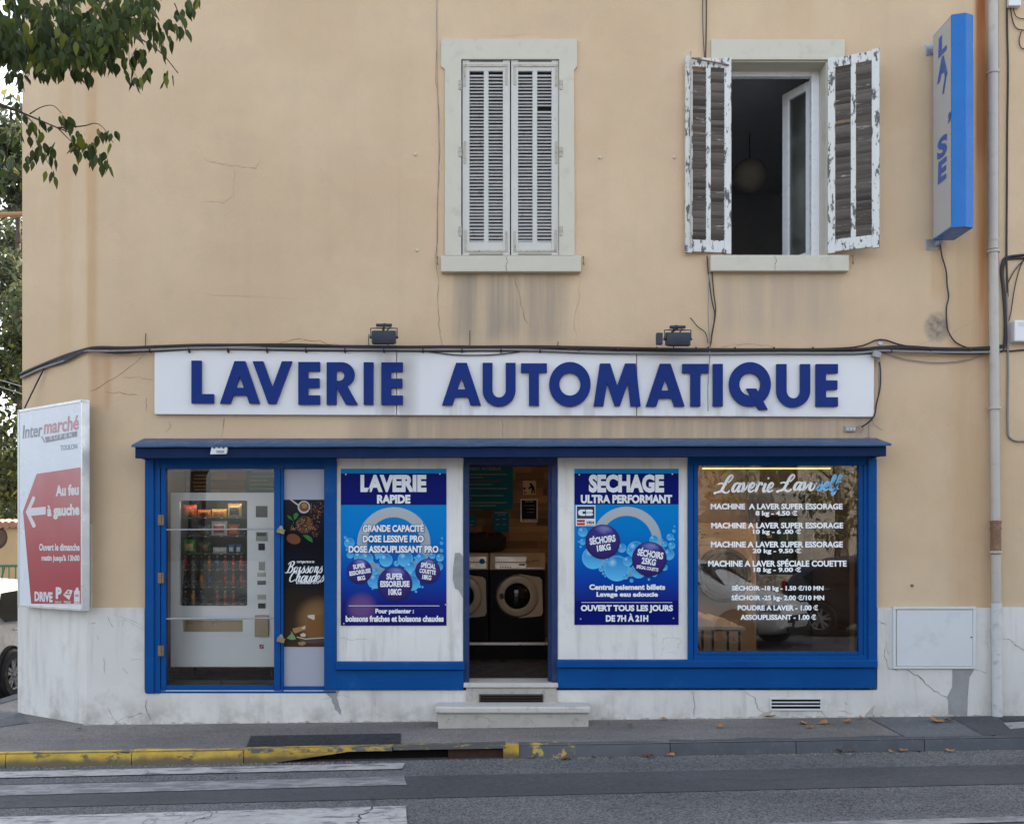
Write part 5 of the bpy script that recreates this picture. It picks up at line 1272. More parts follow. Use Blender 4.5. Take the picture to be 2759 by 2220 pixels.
notice('narrow teal price notice hanging under the large blue notice', 1329, 1371, 1375, 1434, YB, M['nblue'], [(1334, 1366, 1381, 3.2, M['ntext']), (1340, 1362, 1387, 2, M['ntext']), (1336, 1347, 1399, 1.6, M['npaper']), (1355, 1363, 1398, 1.6, M['npaper']), (1336, 1347, 1413, 1.6, M['npaper']), (1355, 1363, 1413, 1.6, M['npaper'])])
notice('small blue card at the doorway edge above the black bag', 1250, 1283, 1388, 1419, YB, flat('card_blue', (.01, .16, .28), .45), [(1252, 1280, 1404, 2, M['ntext']), (1262, 1275, 1414, 2.5, M['npaper'])])
YV = BK - 0.08
n2 = notice('blue instruction notice on the back wall above the vending machine', 664, 770, 1250, 1338, YV, M['nblue'], [(672, 738, 1284, 3.4, M['ntext']), (672, 722, 1294, 3.4, M['ntext']), (672, 738, 1305, 3.4, M['ntext']), (672, 738, 1317, 3.4, M['ntext'])])
text_px('INSTRUCTION', 679, 741, 1265, 1273, YV - .006, M['ntext'], n2, .03)
notice('dark slanted-text board on the back wall above the vending machine', 512, 567, 1258, 1338, YV, flat('board_dark', (.035, .033, .030), .6), [(524, 554, 1281, 5, M['ntext']), (522, 556, 1290, 5, M['ntext']), (520, 558, 1300, 5, M['ntext']), (522, 556, 1310, 5, M['ntext']), (524, 554, 1319, 4, M['ntext'])])
notice('narrow dark price strip at the end of the back wall by the vending machine', 467, 487, 1262, 1338, YV, flat('strip_dark', (.03, .035, .035), .6), [(471, 481, 1274, 4, M['ntext']), (471, 481, 1292, 4, M['ntext']), (471, 481, 1300, 4, M['ntext']), (471, 481, 1318, 4, M['ntext'])])

# ------------------------------------------------------------------ washing machines behind the doorway
M['wbeige'] = simple('machine_beige', (0.33, 0.295, 0.215), 0.4, 0.15, 0.06)
M['wdark'] = simple('machine_dark', (0.008, 0.009, 0.013), 0.35, 0, 0.2, 9, 0, 0.07)
M['wglass'] = simple('porthole_glass', (0.012, 0.012, 0.013), 0.05, 0, 0.1)
def washer(xc, label):
    yF = 2.2; zb, zt = 0.53, 1.585; zpan = 1.585 - 0.205
    r_ = empty('washing_machine', (xc, yF, zb), 0, label, 'washing machine', 'washing machines inside the doorway')
    MB().box(xc - .328, xc + .328, yF, yF + .70, zb, zpan).build('body', M['wdark'], r_, .008)
    MB().box(xc - .328, xc + .328, yF - .012, yF + .70, zpan + .001, zt).build('control_panel', M['wbeige'], r_, .01)
    MB().box(xc - .26, xc + .30, yF - .016, yF - .0125, zpan + .10, zpan + .158).build('fascia_strip', M['alu'], r_); MB().box(xc - .26, xc + .30, yF - .016, yF - .0125, zpan + .02, zpan + .085).build('fascia_strip', M['alu'], r_)
    MB().box(xc + .02, xc + .09, yF - .019, yF - .0165, zpan + .055, zpan + .075).build('display', M['black'], r_)
    for k in range(5): MB().lathe([(0, -.006), (.008, -.006), (.008, 0)], (xc - .20 + k * .03, yF - .0165, zpan + .035), 'Y', 10).build('button', M['black'], r_)
    zc = 1.075
    MB().lathe([(.155, -.055), (.185, -.06), (.235, -.05), (.252, -.02), (.252, 0.0), (.155, 0.0), (.155, -.055)], (xc, yF - .002, zc), 'Y', 40, caps=False).build('porthole_ring', M['wbeige'], r_, smooth=True)
    MB().lathe([(0.001, -.075), (.06, -.07), (.12, -.05), (.150, -.03), (.155, -.004)], (xc, yF - .004, zc), 'Y', 32).build('porthole_glass', M['wglass'], r_, smooth=True)
    pts = [(xc + .02, zc + .262), (xc + .18, zc + .235), (xc + .26, zc + .225), (xc + .295, zc + .19), (xc + .305, zc - .19), (xc + .285, zc - .235), (xc + .20, zc - .25), (xc + .02, zc - .262)]
    MB().prism(pts, yF - .016, yF - .001).build('hinge_plate', M['wbeige'], r_, .004)
    MB().obox((xc - .185, yF - .07, zc), (.02, 0, .012), (0, .02, 0), (-.008, 0, .03)).build('door_catch', M['black'], r_, .004)
    return r_
w1 = washer(0.411, 'black and beige washing machine with round porthole seen through the open doorway')
w2 = washer(-0.255, 'second black and beige washing machine half hidden by the doorway jamb')
MB().box(0.52, 0.74, 2.178, 2.183, 1.41, 1.57).build('paper_note', flat('note_card', (.40, .31, .19), .7), w1)
for body, a, b, c, d in (('En', 1416, 1428, 1508, 1518), ('panne', 1430, 1452, 1508, 1516)): text_px(body, a, b, c, d, 2.176, flat('note_ink', (.08, .06, .05), .7), w1, 0.0, rad(4), .2)
MB().lathe([(0, -.004), (.032, -.004), (.034, 0)], at(1299, 1512, 2.186), 'Y', 20).build('round_sticker', flat('sticker_blue', (.01, .18, .36), .4), w2)
# plinth the machines stand on
mp = empty('machine_plinth', (0.4, 2.15, FZ), 0, 'dark plinth with a pale top edge under the washing machines', 'plinth')
MB().box(-0.62, 1.2, 2.17, 2.93, FZ, 0.495).build('base', M['wdark'], mp); MB().box(-0.62, 1.2, 2.155, 2.93, 0.4955, 0.528).build('top_edge', M['alu'], mp, .003)
# black holdall lying on the machine
M['bag'] = simple('bag_fabric', (0.012, 0.013, 0.022), 0.85, 0, 0.3, 20, .3)
bg_ = empty('holdall_bag', (-0.02, 2.5, 1.586), 0, 'dark navy holdall bag lying on top of the washing machines', 'bag')
x0, x1 = X(1232, 2.4), X(1364, 2.4); zb, zt = 1.588, Z(1433, 2.4)
mb = MB(); n = 14; V = []
for i in range(n + 1):
    u = i / n; x = x0 + (x1 - x0) * u; s_ = (1 - abs(2 * u - 1) ** 6) * .5 + .5 + .05 * math.sin(u * 14)
    for k in range(14):
        a = 2 * math.pi * k / 14
        V.append((x, 2.5 + .16 * s_ * math.copysign(abs(math.cos(a)) ** .6, math.cos(a)), max(zb, (zb + zt) / 2 + (zt - zb) / 2 * s_ * math.copysign(abs(math.sin(a)) ** .6, math.sin(a)) + .008 * mnoise.noise((x * 12, k, 0)))))
mb.add(V, [(i * 14 + k, i * 14 + (k + 1) % 14, (i + 1) * 14 + (k + 1) % 14, (i + 1) * 14 + k) for i in range(n) for k in range(14)] + [tuple(range(13, -1, -1)), tuple(range(n * 14, n * 14 + 14))])
mb.build('body', M['bag'], bg_, smooth=True)
MB().tube(spline([(0.02, 2.36, 1.68), (0.06, 2.34, zt - .02), (0.12, 2.4, zt + .015), (0.16, 2.36, zt - .04)], 5), .008, 6).build('handle', flat('bag_strap', (.25, .04, .04), .7), bg_)

# ------------------------------------------------------------------ display-window side: dryer, dark column, table with cloth
M['dryer'] = simple('dryer_enamel', (0.36, 0.31, 0.23), 0.35, 0, 0.05)
yF = 2.05; x0, x1 = X(1850, yF), X(2038, yF); zt = Z(1410, yF)
dr = empty('tumble_dryer', ((x0 + x1) / 2, yF, FZ), 0, 'tall beige tumble dryer with a large dark porthole behind the display window', 'dryer')
MB().box(x0, x1, yF, yF + .8, FZ, zt - .26).build('body', M['dryer'], dr, .008); MB().box(x0, x1, yF - .006, yF + .8, zt - .257, zt).build('control_panel', M['dryer'], dr, .008)
c0 = at(1949, 1548, yF); MB().lathe([(.25, -.02), (.27, -.05), (.315, -.045), (.325, -.01), (.325, 0), (.25, 0)], c0, 'Y', 40, caps=False).build('porthole_ring', simple('dryer_gasket', (.05, .045, .04), .4), dr, smooth=True)
MB().lathe([(.001, -.06), (.12, -.05), (.22, -.025), (.25, -.004)], c0, 'Y', 36).build('porthole_glass', M['wglass'], dr, smooth=True)
for k, (a, b) in enumerate(((1884, 1422), (1884, 1432), (1889, 1438), (1896, 1438), (1889, 1446))): MB().pbox(a, a + 5, b, b + 4, yF - .012, yF - .006).build('button', flat('led_green', (.05, .3, .08), .4) if k == 0 else M['black'], dr)
MB().pbox(1922, 1970, 1433, 1441, yF - .010, yF - .006).build('badge', simple('badge', (.36, .32, .25), .3, .4), dr)
yF = 2.25; x0, x1 = X(2041, yF), X(2190, yF)
dc = empty('payment_column', ((x0 + x1) / 2, yF, FZ), 0, 'dark payment and soap dispenser column beside the beige dryer', 'dispenser')
MB().box(x0, x1, yF, yF + .35, FZ, Z(1330, yF)).build('body', M['wdark'], dc, .006); MB().pbox(2100, 2165, 1395, 1490, yF - .004, yF).build('front_panel', simple('teal_panel', (.008, .05, .06), .4), dc)
for py in (1445, 1622): MB().pbox(2066, 2080, py - 4, py + 4, yF - .006, yF - .0005).build('sticker', flat('sticker_yellow', (.45, .30, .04), .5), dc)
MB().pbox(2120, 2124, 1440, 1455, yF - .008, yF - .0045).build('coin_slot', M['alu'], dc)
tb = empty('folding_table', at(1960, 1750, .62), 0, 'folding table with crossed dark legs just inside the display window', 'table')
yT = .55; z_t = Z(1690, yT); x0, x1 = X(1835, yT), X(2010, yT)
MB().box(x0, x1, yT, yT + .55, z_t - .025, z_t).build('table_top', M['white'], tb, .004)
for yy_ in (yT + .03, yT + .5):
    for xa_, xb_ in ((x0 + .1, x0 + .33), (x0 + .33, x0 + .33), (x1 - .06, x1 - .06)):
        MB().tube([(xa_, yy_, z_t - .026), (xb_, yy_, FZ + .001)], .013, 8).build('leg', M['black'], tb)
    MB().tube([(x0 + .06, yy_ + .02, z_t - .03), (x0 + .33, yy_ + .02, .82)], .011, 6).build('brace', M['black'], tb); MB().tube([(x0 + .36, yy_ + .02, z_t - .03), (x1 - .06, yy_ + .02, .80)], .011, 6).build('brace', M['black'], tb)
M['cloth'] = simple('white_cloth', (.86, .85, .83), .9, 0, .04)
mb = MB(); V = []; nx, ny = 22, 10; xa_, xb_ = X(1850, yT), X(1998, yT)
for j in range(ny + 1):
    for i in range(nx + 1):
        u, v = i / nx, j / ny
        hgt = (.165 * (1 - u * .75)) * math.sin(math.pi * min(1, max(0, v))) ** .5 * (1 - max(0, u - .8) * 4.5) + .018 * mnoise.noise((u * 7, v * 6, 2)) + .02 * abs(mnoise.noise((u * 14, v * 9, 5)))
        V.append((xa_ + (xb_ - xa_) * u, yT + .04 + .42 * v, z_t + .004 + max(0, hgt) * (0 if j in (0, ny) or i == nx else 1)))
mb.add(V, [(j * (nx + 1) + i, j * (nx + 1) + i + 1, (j + 1) * (nx + 1) + i + 1, (j + 1) * (nx + 1) + i) for j in range(ny) for i in range(nx)])
tag(mb.build('laundry_cloth', M['cloth'], None, smooth=False), 'crumpled white laundry cloth heaped on the folding table', 'cloth')

# ------------------------------------------------------------------ vending machine
yV = 0.36
M['vm'] = simple('vending_enamel', (0.80, 0.81, 0.83), 0.34, 0, 0.03, 2.0, 0, 0.3)
M['vin'] = simple('vending_inside', (0.030, 0.027, 0.026), 0.6)
vm = empty('vending_machine', at(600, 1830, yV), 0, 'white snack and drink vending machine standing behind the glazed blue door', 'vending machine')
def vb(nm, a, b, c, d, y0, y1, m, bev=.003): return MB().pbox(a, b, c, d, y0, y1).build(nm, m, vm, bev)
wx0, wx1, wy0, wy1 = 483, 666, 1348, 1632
out_ = [(X(460, yV), Z(1796, yV)), (X(741, yV), Z(1796, yV)), (X(741, yV), Z(1327, yV)), (X(460, yV), Z(1327, yV))]
def rrect(a, b, c, d, r):
    x0, x1, z0, z1 = X(a, yV), X(b, yV), Z(d, yV), Z(c, yV)
    return arc(x1 - r, z1 - r, r, r, 0, 90, 5) + arc(x0 + r, z1 - r, r, r, 90, 180, 5) + arc(x0 + r, z0 + r, r, r, 180, 270, 5) + arc(x1 - r, z0 + r, r, r, 270, 360, 5)
shape([out_, rrect(wx0, wx1, wy0, wy1, .018), [(X(a, yV), Z(b, yV)) for a, b in ((493, 1670), (654, 1670), (654, 1702), (493, 1702))]], yV, yV + .05).build('front', M['vm'], vm, .004, seg=1)
zt, zb = Z(1328, yV), Z(1795, yV); xa_, xb_ = X(461, yV), X(740, yV)
mb = MB(); mb.box(xa_, xa_ + .02, yV + .051, yV + .8, zb, zt); mb.box(xb_ - .02, xb_, yV + .051, yV + .8, zb, zt); mb.box(xa_ + .021, xb_ - .021, yV + .051, yV + .8, zt - .02, zt); mb.box(xa_ + .021, xb_ - .021, yV + .78, yV + .8, zb, zt - .021); mb.box(xa_ + .021, xb_ - .021, yV + .051, yV + .78, zb, zb + .02)
mb.build('cabinet', M['vm'], vm)
cx0, cx1, cz0, cz1 = X(480, yV), X(669, yV), Z(1636, yV), Z(1344, yV)
mb = MB(); yy0, yy1 = yV + .052, yV + .55
mb.box(cx0 - .02, cx0, yy0, yy1, cz0, cz1); mb.box(cx1, cx1 + .02, yy0, yy1, cz0, cz1); mb.box(cx0 - .02, cx1 + .02, yy0, yy1, cz1 + .001, cz1 + .02); mb.box(cx0 - .02, cx1 + .02, yy0, yy1, cz0 - .02, cz0 - .001); mb.box(cx0 - .02, cx1 + .02, yy1 + .001, yy1 + .02, cz0 - .02, cz1 + .02)
mb.build('cavity', M['vin'], vm)
MB().box(X(482, yV), X(667, yV), yV + .020, yV + .026, Z(1633, yV), Z(1347, yV)).build('pane', M['glass2'], vm)
MB().box(X(490, yV), X(660, yV), yV + .05, yV + .09, Z(1704, yV), Z(1664, yV)).build('delivery_flap', simple('flap_metal', (.33, .26, .17), .35, .6), vm)
vb('flap_frame', 480, 672, 1704, 1712, yV - .004, yV - .0005, M['vm']); vb('door_seam', 461, 740, 1664.5, 1666, yV - .003, yV - .0005, M['grey'], .0005)
M['dgrey'] = flat('device_grey', (.10, .105, .10), .35)
for nm, a, b, c, d, m in (('note_reader', 689, 720, 1363, 1393, M['dgrey']), ('coin_display', 689, 720, 1433, 1457, M['grey']), ('display', 692, 717, 1435, 1444, M['black']), ('keyhole_plate', 696, 713, 1464, 1482, flat('key_navy', (.02, .02, .05), .4)), ('card_reader', 697, 713, 1513, 1536, M['grey']), ('label_plate', 693, 716, 1542, 1553, M['npaper']), ('selector', 693, 716, 1564, 1575, M['dgrey']), ('label_plate', 693, 716, 1602, 1614, M['npaper']), ('change_slot', 695, 715, 1625, 1639, M['black'])):
    vb(nm, a, b, c, d, yV - (.010 if nm != 'display' else .012), yV - .0005 if nm != 'display' else yV - .0101, m)
vb('coin_cup', 686, 723, 1657, 1715, yV - .03, yV - .0005, simple('cup_bronze', (.36, .25, .16), .4, .2), .006)
vb('badge', 699, 710, 1736, 1747, yV - .004, yV - .0005, flat('badge_red', (.32, .02, .05), .4), .0005); MB().add([at(701, 1745, yV - .005), at(703, 1745, yV - .005), at(709, 1738, yV - .005), at(706, 1738, yV - .005)], [(0, 1, 2, 3)]).build('badge_mark', M['ink_white'], vm)
for a in (470, 730):
    for yy_ in (yV + .05, yV + .72): MB().lathe([(.02, 0), (.02, .08), (.012, .081), (.012, Z(1795, yV) - FZ)], (X(a, yV), yy_, FZ), 'Z', 10).build('foot', M['black'], vm)
MB().box(cx0 + .03, cx1 - .03, yV + .06, yV + .085, cz1 - .012, cz1 - .002).build('strip_light', emis('vending_light', (1.0, .72, .45), 2.6), vm)
# shelves and coils
SHY = [1394, 1443, 1491, 1535, 1580, 1626]; yS = yV + .11
for py in SHY: MB().box(cx0 + .002, cx1 - .002, yS, yV + .54, Z(py + 2.6, yS), Z(py, yS)).build('shelf', simple('shelf_grey', (.055, .055, .058), .5, .4), vm)
hel = MB().tube([(.026 * math.cos(t_ * .5), t_ * .0055, .026 * math.sin(t_ * .5)) for t_ in range(0, 40)], .0022, 5); hm = mesh_only(hel, 'coil', M['alu'], True)
for row, nn in ((1, 4), (2, 4), (3, 8), (4, 8), (5, 8)):
    for k in range(nn):
        px = 489 + (172 / nn) * (k + .5); p = at(px, SHY[row], yS + .01)
        inst(hm, 'coil', vm, Vector((p.x, p.y, p.z + .0295)) - org(vm))
for row in range(6):
    for k in range(4 if row < 3 else 8): vb('price_tag', 489 + (172 / (4 if row < 3 else 8)) * (k + .5) - 3, 489 + (172 / (4 if row < 3 else 8)) * (k + .5) + 3, SHY[row] + .4, SHY[row] + 2.4, yS - .002, yS - .0005, M['npaper'], 0)
# snack bags and bars: pillow packs standing on the shelves
def pack(px0, px1, py0, row, colA, colB, label, tilt_=0.0, bar=False):
    y0 = yS + .035; p0, p1 = at(px0, SHY[row] - .4, y0), at(px1, py0, y0)
    w_, h_ = p1.x - p0.x, p1.z - p0.z; r_ = empty('snack_pack', ((p0.x + p1.x) / 2, y0, p0.z), 0, label, 'snack', 'snack packs in the vending machine')
    nx, ny = 10, 12
    for nm, th, mt, inner in (('pouch', .032 if not bar else .014, colA, 0), ('print_panel', .033 if not bar else .0145, colB, 1)):
        mb = MB(); V = []
        rnd = random.Random(int(px0 * 7) + row)
        for sgn_ in ((-1, 1) if not inner else (-1,)):
            for j in range(ny + 1):
                for i in range(nx + 1):
                    u, v = i / nx, j / ny
                    if inner: u, v = .16 + .68 * u, .18 + .5 * v
                    dep = th * max(0, math.sin(math.pi * u)) ** .5 * max(0, math.sin(math.pi * min(1, max(0, (v - .06) / .88)))) ** .5 + .002 * mnoise.noise((u * 6 + px0, v * 7, row)) * (1 if not inner else 1)
                    V.append((p0.x + w_ * u + .002 * mnoise.noise((u * 5, v * 5, px0)), y0 + sgn_ * dep - (.0012 if inner else 0), p0.z + h_ * v))
        m_ = (nx + 1) * (ny + 1)
        for s2 in range(2 if not inner else 1):
            mb.add([], []); 
        fs = [(s2 * m_ + j * (nx + 1) + i, s2 * m_ + j * (nx + 1) + i + 1, s2 * m_ + (j + 1) * (nx + 1) + i + 1, s2 * m_ + (j + 1) * (nx + 1) + i) for s2 in range(2 if not inner else 1) for j in range(ny) for i in range(nx)]
        mb.add(V, fs).build(nm, mt, r_, smooth=True)
def foil(n, c, r=.28): return simple('foil_' + n, c, r, .15, .25, 22.0, .2)
fo = {k: foil(k, c) for k, c in (('red', (.42, .05, .02)), ('orange', (.55, .16, .02)), ('gold', (.62, .36, .03)), ('tan', (.45, .34, .16)), ('brown', (.12, .05, .02)), ('white', (.55, .50, .46)), ('crimson', (.40, .02, .03)), ('green', (.06, .24, .02)), ('darkgreen', (.02, .07, .02)), ('blue', (.03, .08, .20)), ('silver', (.50, .49, .44)), ('black', (.02, .02, .022)), ('teal', (.02, .06, .08)))}
pack(494, 530, 1360, 0, fo['red'], fo['orange'], 'red crisp bag, first pack on the top vending shelf')
pack(533, 568, 1373, 0, fo['orange'], fo['brown'], 'orange and brown snack pack, second on the top vending shelf')
pack(571, 611, 1371, 0, fo['gold'], fo['orange'], 'golden yellow snack pack, third on the top vending shelf')
pack(614, 651, 1356, 0, fo['tan'], fo['black'], 'tall tan snack bag at the end of the top vending shelf')
pack(530, 566, 1414, 1, fo['teal'], fo['brown'], 'dark teal biscuit pack on the second vending shelf', bar=True)
pack(570, 612, 1404, 1, fo['white'], fo['crimson'], 'white and red sweet bag on the second vending shelf')
pack(615, 646, 1412, 1, fo['red'], fo['orange'], 'red-orange biscuit pack on the second vending shelf')
pack(494, 527, 1453, 2, fo['green'], fo['tan'], 'bright green crisp bag on the third vending shelf')
pack(534, 568, 1458, 2, fo['darkgreen'], fo['brown'], 'dark green and brown biscuit pack on the third vending shelf')
pack(574, 610, 1474, 2, fo['silver'], fo['white'], 'silver chocolate bar lying slanted on the third vending shelf', bar=True)
pack(615, 632, 1466, 2, fo['blue'], fo['silver'], 'blue and silver bar, left of a pair on the third vending shelf', bar=True)
pack(635, 650, 1466, 2, fo['blue'], fo['white'], 'blue and white bar, right of a pair on the third vending shelf', bar=True)
cprof = [(.001, 0), (.024, 0), (.030, .008), (.030, .085), (.026, .10), (.012, .112), (.012, .125), (.001, .126)]
cols = ['red', 'crimson', 'red', 'crimson', 'black', 'teal', 'orange', 'blue']; rowname = {3: 'fourth', 4: 'fifth', 5: 'lowest'}; ordn = ['first', 'second', 'third', 'fourth', 'fifth', 'sixth', 'seventh', 'eighth']
for row in (3, 4, 5):
    for k in range(8):
        if (row, k) in ((4, 4), (5, 3), (5, 7)): continue
        px = 489 + (172 / 8) * (k + .5); p = at(px, SHY[row] - .3, yS + .075); hs_ = {3: 1.0, 4: 1.0, 5: .9}[row]
        b_ = empty('drink_bottle', (p.x, p.y, p.z), 0, f'small soft drink bottle, {ordn[k]} along the {rowname[row]} vending shelf', 'bottle', 'drink bottles in the vending machine')
        MB().lathe([(a * .72, h * hs_) for a, h in cprof], p, 'Z', 12).build('bottle_body', fo[cols[(k + row) % 8]], b_, smooth=True)
        MB().lathe([(.001, .128 * hs_), (.0115, .128 * hs_), (.0115, .142 * hs_), (.001, .142 * hs_)], p, 'Z', 10).build('cap', fo['silver'] if row != 4 else fo['red'], b_)

# ------------------------------------------------------------------ projecting light-box sign
xs = 4.286
def side(px, py):                                  # photo pixel on the plane x = xs
    d_ = xs * F / (px - CX); return Vector((xs, d_ - D, HC + (CY - py) / F * d_))
y1 = -0.10; y0 = side(2566.5, 300).y
ztop, zbot = side(2513, 98).z, side(2513, 648).z
hsn = empty('projecting_sign', (xs, 0, zbot), 0, 'tall blue light-box sign projecting from the wall with half its letters gone', 'sign')
M['lbox'] = simple('sign_face', (0.42, 0.42, 0.41), 0.45, 0, 0.05, 3); M['lblue'] = simple('sign_blue', (0.007, 0.135, 0.43), 0.3, 0, 0.12, 2.0, 0, 0.25)
xe = xs + 0.205; ym = y0 + 0.02
MB().box(xs + .004, xe, ym + .01, y1, zbot, ztop).build('casing', M['lblue'], hsn, .003)
MB().sprism([(ym + .014, zbot + .012), (y1 - .012, zbot + .012), (y1 - .012, ztop - .012), (ym + .014, ztop - .012)], xs + .0005, xs + .0035).build('face', M['lbox'], hsn)
mb = MB().prism([], 0, 0) if False else MB()
mb.add([(xs, ym, zbot), (xs, ym, ztop), (xs + .115, y0 - .012, zbot), (xs + .115, y0 - .012, ztop), (xe, ym + .012, zbot), (xe, ym + .012, ztop), (xs, ym + .0095, zbot), (xs, ym + .0095, ztop), (xe, ym + .03, zbot), (xe, ym + .03, ztop)],
       [(0, 2, 3, 1), (2, 4, 5, 3), (0, 1, 7, 6), (4, 8, 9, 5), (0, 6, 8, 4, 2), (1, 3, 5, 9, 7)])
mb.build('front_cover', M['lblue'], hsn)
def fcv(zx, zy): return (2380 + .4036 * zx, .4036 * zy)
for s_, a, b, c, d in (('L', 368, 424, 232, 362), ('A', 360, 430, 378, 532), ('/', 394, 424, 512, 620), (',', 434, 454, 750, 822), ('S', 360, 427, 912, 1052), ('E', 365, 424, 1066, 1212)):
    uv, fs = txt(s_, .045, .05)
    pa, pb_ = fcv(a, (c + d) / 2), fcv(b, (c + d) / 2)
    A_ = side(*pa); B_ = side(*pb_)
    # heights measured at the letter's middle
    pm = fcv((a + b) / 2, c); pn = fcv((a + b) / 2, d); hi, lo = side(*pm).z, side(*pn).z
    MB().add([(xs - .003, A_.y + (B_.y - A_.y) * u, lo + (hi - lo) * v) for u, v in uv], fs).build('letter', simple('sign_letter', (.03, .10, .36), .45), hsn)
for py, nm in ((135, 0), (660, 1)):
    b0 = at(2507, py, -.004)
    mb = MB().box(X(2494), X(2514 if nm == 0 else 2532), -.008, 0, Z(py + 15), Z(py - 15)); mb.box(xs + .06, xs + .10, -.10, -.008, Z(py) - .02, Z(py) + .02); mb.build('bracket', M['steel'], hsn, .002)
MB().tube([(xs + .08, -.28, ztop - .01), (xs + .08, -.28, ztop + .06), (xs + .16, -.28, ztop + .09), (xs + .16, -.28, ztop - .01)], .012, 6).build('lifting_lug', M['steel'], hsn)
# ------------------------------------------------------------------ advertising panel on the cut corner
P0 = Vector((XL, 0, 0)); RZ = math.atan2(-e.y, -e.x)       # local x runs towards the street front
def ch(px, py, off):
    d_ = Vector(((px - CX) / F, 1, (CY - py) / F)); o_ = Vector((0, -D, HC))
    t_ = ((P0 + nrm * off - o_).dot(nrm)) / d_.dot(nrm); p = o_ + d_ * t_
    return ((p - P0).dot(-e), p.z)
offF = 0.15
u0, zt0 = ch(48, 1112, offF); u1, zt1 = ch(222.5, 1068, offF); _, zb0 = ch(51, 1637, offF); _, zb1 = ch(222.5, 1643, offF)
zT, zB = (zt0 + zt1) / 2, (zb0 + zb1) / 2
ap = empty('advert_panel', (P0.x, P0.y, zB), RZ, 'faded red and white supermarket direction panel in aluminium frame on the cut corner', 'sign')
def lb(nm, a, b, c, d, y0_, y1_, m, bev=.002): return MB().box(a, b, y0_, y1_, c - zB, d - zB).build(nm, m, ap, bev, local=True)
fw = .026
lb('backing', u0 + .003, u1 - .003, zB + .003, zT - .003, -offF + .006, -offF + .075, M['alu'])
lb('frame', u0, u1, zT - fw, zT, -offF - .004, -offF + .07, M['alu']); lb('frame', u0, u1, zB, zB + fw, -offF - .004, -offF + .07, M['alu']); lb('frame', u0, u0 + fw, zB + fw, zT - fw, -offF - .004, -offF + .07, M['alu']); lb('frame', u1 - fw, u1, zB + fw, zT - fw, -offF - .004, -offF + .07, M['alu'])
for uu in (u0 + fw / 2, u1 - fw / 2):
    for zz in (zT - fw / 2, zB + fw / 2): MB().lathe([(0, -.004), (.008, -.004), (.010, 0)], (uu, -offF - .004, zz - zB), 'Y', 10).build('screw', M['steel'], ap, local=True)
lb('bracket', u0 + .2, u0 + .26, zB + .1, zT - .1, -offF + .076, -.004, M['steel']); lb('bracket', u1 - .26, u1 - .2, zB + .1, zT - .1, -offF + .076, -.004, M['steel'])
yp = -offF + .0015
M['aw'] = simple('panel_white', (.58, .61, .65), .3, 0, .04, 2); t = NT('panel_red'); x, y, z = t.xyz()
M['ar'] = t.out(t.mix(t.m('MULTIPLY', t.mr(z, 1.2, 2.55, 0.0, 1.0), t.mr(t.noise(2.0, 4), .2, .7, .6, 1.0)), (.30, .018, .030), (.43, .16, .165)), .3)
lb('sheet', u0 + fw, u1 - fw, zB + fw, zT - fw, yp, yp + .003, M['aw'], 0)
def ap_poly(nm, pts, m, dy):
    MB().add([(ch(a, b, offF)[0], yp - dy, ch(a, b, offF)[1] - zB) for a, b in pts], [tuple(range(len(pts)))]).build(nm, m, ap, local=True)
def ap_text(body, x0, x1, yt, yb_, m, dy=.002, bold=.03, shear=0.0):
    # yt / yb_: top and bottom read at the right-hand end of the line
    uv, fs = txt(body, bold, shear)
    ua, ub = ch(x0, yt, offF)[0], ch(x1, yt, offF)[0]; zt_, zl = ch(x1, yt, offF)[1], ch(x1, yb_, offF)[1]
    MB().add([(ua + (ub - ua) * u, yp - dy, zl + (zt_ - zl) * v - zB) for u, v in uv], fs).build('lettering', m, ap, local=True)
Z2 = lambda zx, zy: (.3247 * zx, 900 + .3247 * zy); Z3 = lambda zx, zy: (.3247 * zx, 1440 + .3247 * zy)
ap_poly('print_arrow_field', [Z2(303, 1160), Z2(668, 1105), Z3(675, 575), Z3(258, 573), Z2(190, 1470)], M['ar'], .001)
aw = flat('panel_lettering', (.60, .58, .58), .35); ag = flat('panel_grey', (.30, .30, .31), .35); apk = flat('panel_faded_red', (.52, .30, .31), .35)
def apt2(b, zx0, zx1, zy0, zy1, m, **k): ap_text(b, .3247 * zx0, .3247 * zx1, 900 + .3247 * zy0, 900 + .3247 * zy1, m, **k)
def apt3(b, zx0, zx1, zy0, zy1, m, **k): ap_text(b, .3247 * zx0, .3247 * zx1, 1440 + .3247 * zy0, 1440 + .3247 * zy1, m, **k)
apt2('Inter', 188, 352, 735, 848, ag, bold=.012, shear=.1); apt2('marché', 362, 652, 668, 795, apk, bold=.02, shear=.1)
ap_poly('print_bar', [Z2(372, 855), Z2(640, 805), Z2(640, 850), Z2(382, 902)], ag, .001); ap_poly('print_slash', [Z2(340, 850), Z2(352, 848), Z2(378, 900), Z2(368, 902)], ag, .0012)
apt2('S U P E R', 412, 605, 822, 853, aw, dy=.003); apt2('TOULON', 500, 640, 908, 952, ag, bold=.005)
apt2('Au feu', 462, 655, 1240, 1335, aw, bold=.05); apt2('à gauche', 392, 660, 1405, 1530, aw, bold=.05)
ap_poly('print_arrow', [Z2(213, 1476), Z2(272, 1345), Z2(292, 1352), Z2(290, 1375), Z2(258, 1442), Z2(380, 1432), Z2(380, 1495), Z2(258, 1508), Z2(296, 1582), Z2(292, 1604), Z2(272, 1604)], aw, .002)
apt3('Ouvert le dimanche', 325, 661, 72, 135, aw, bold=.04); apt3("matin jusqu'à 13h00", 345, 661, 168, 235, aw, bold=.04)
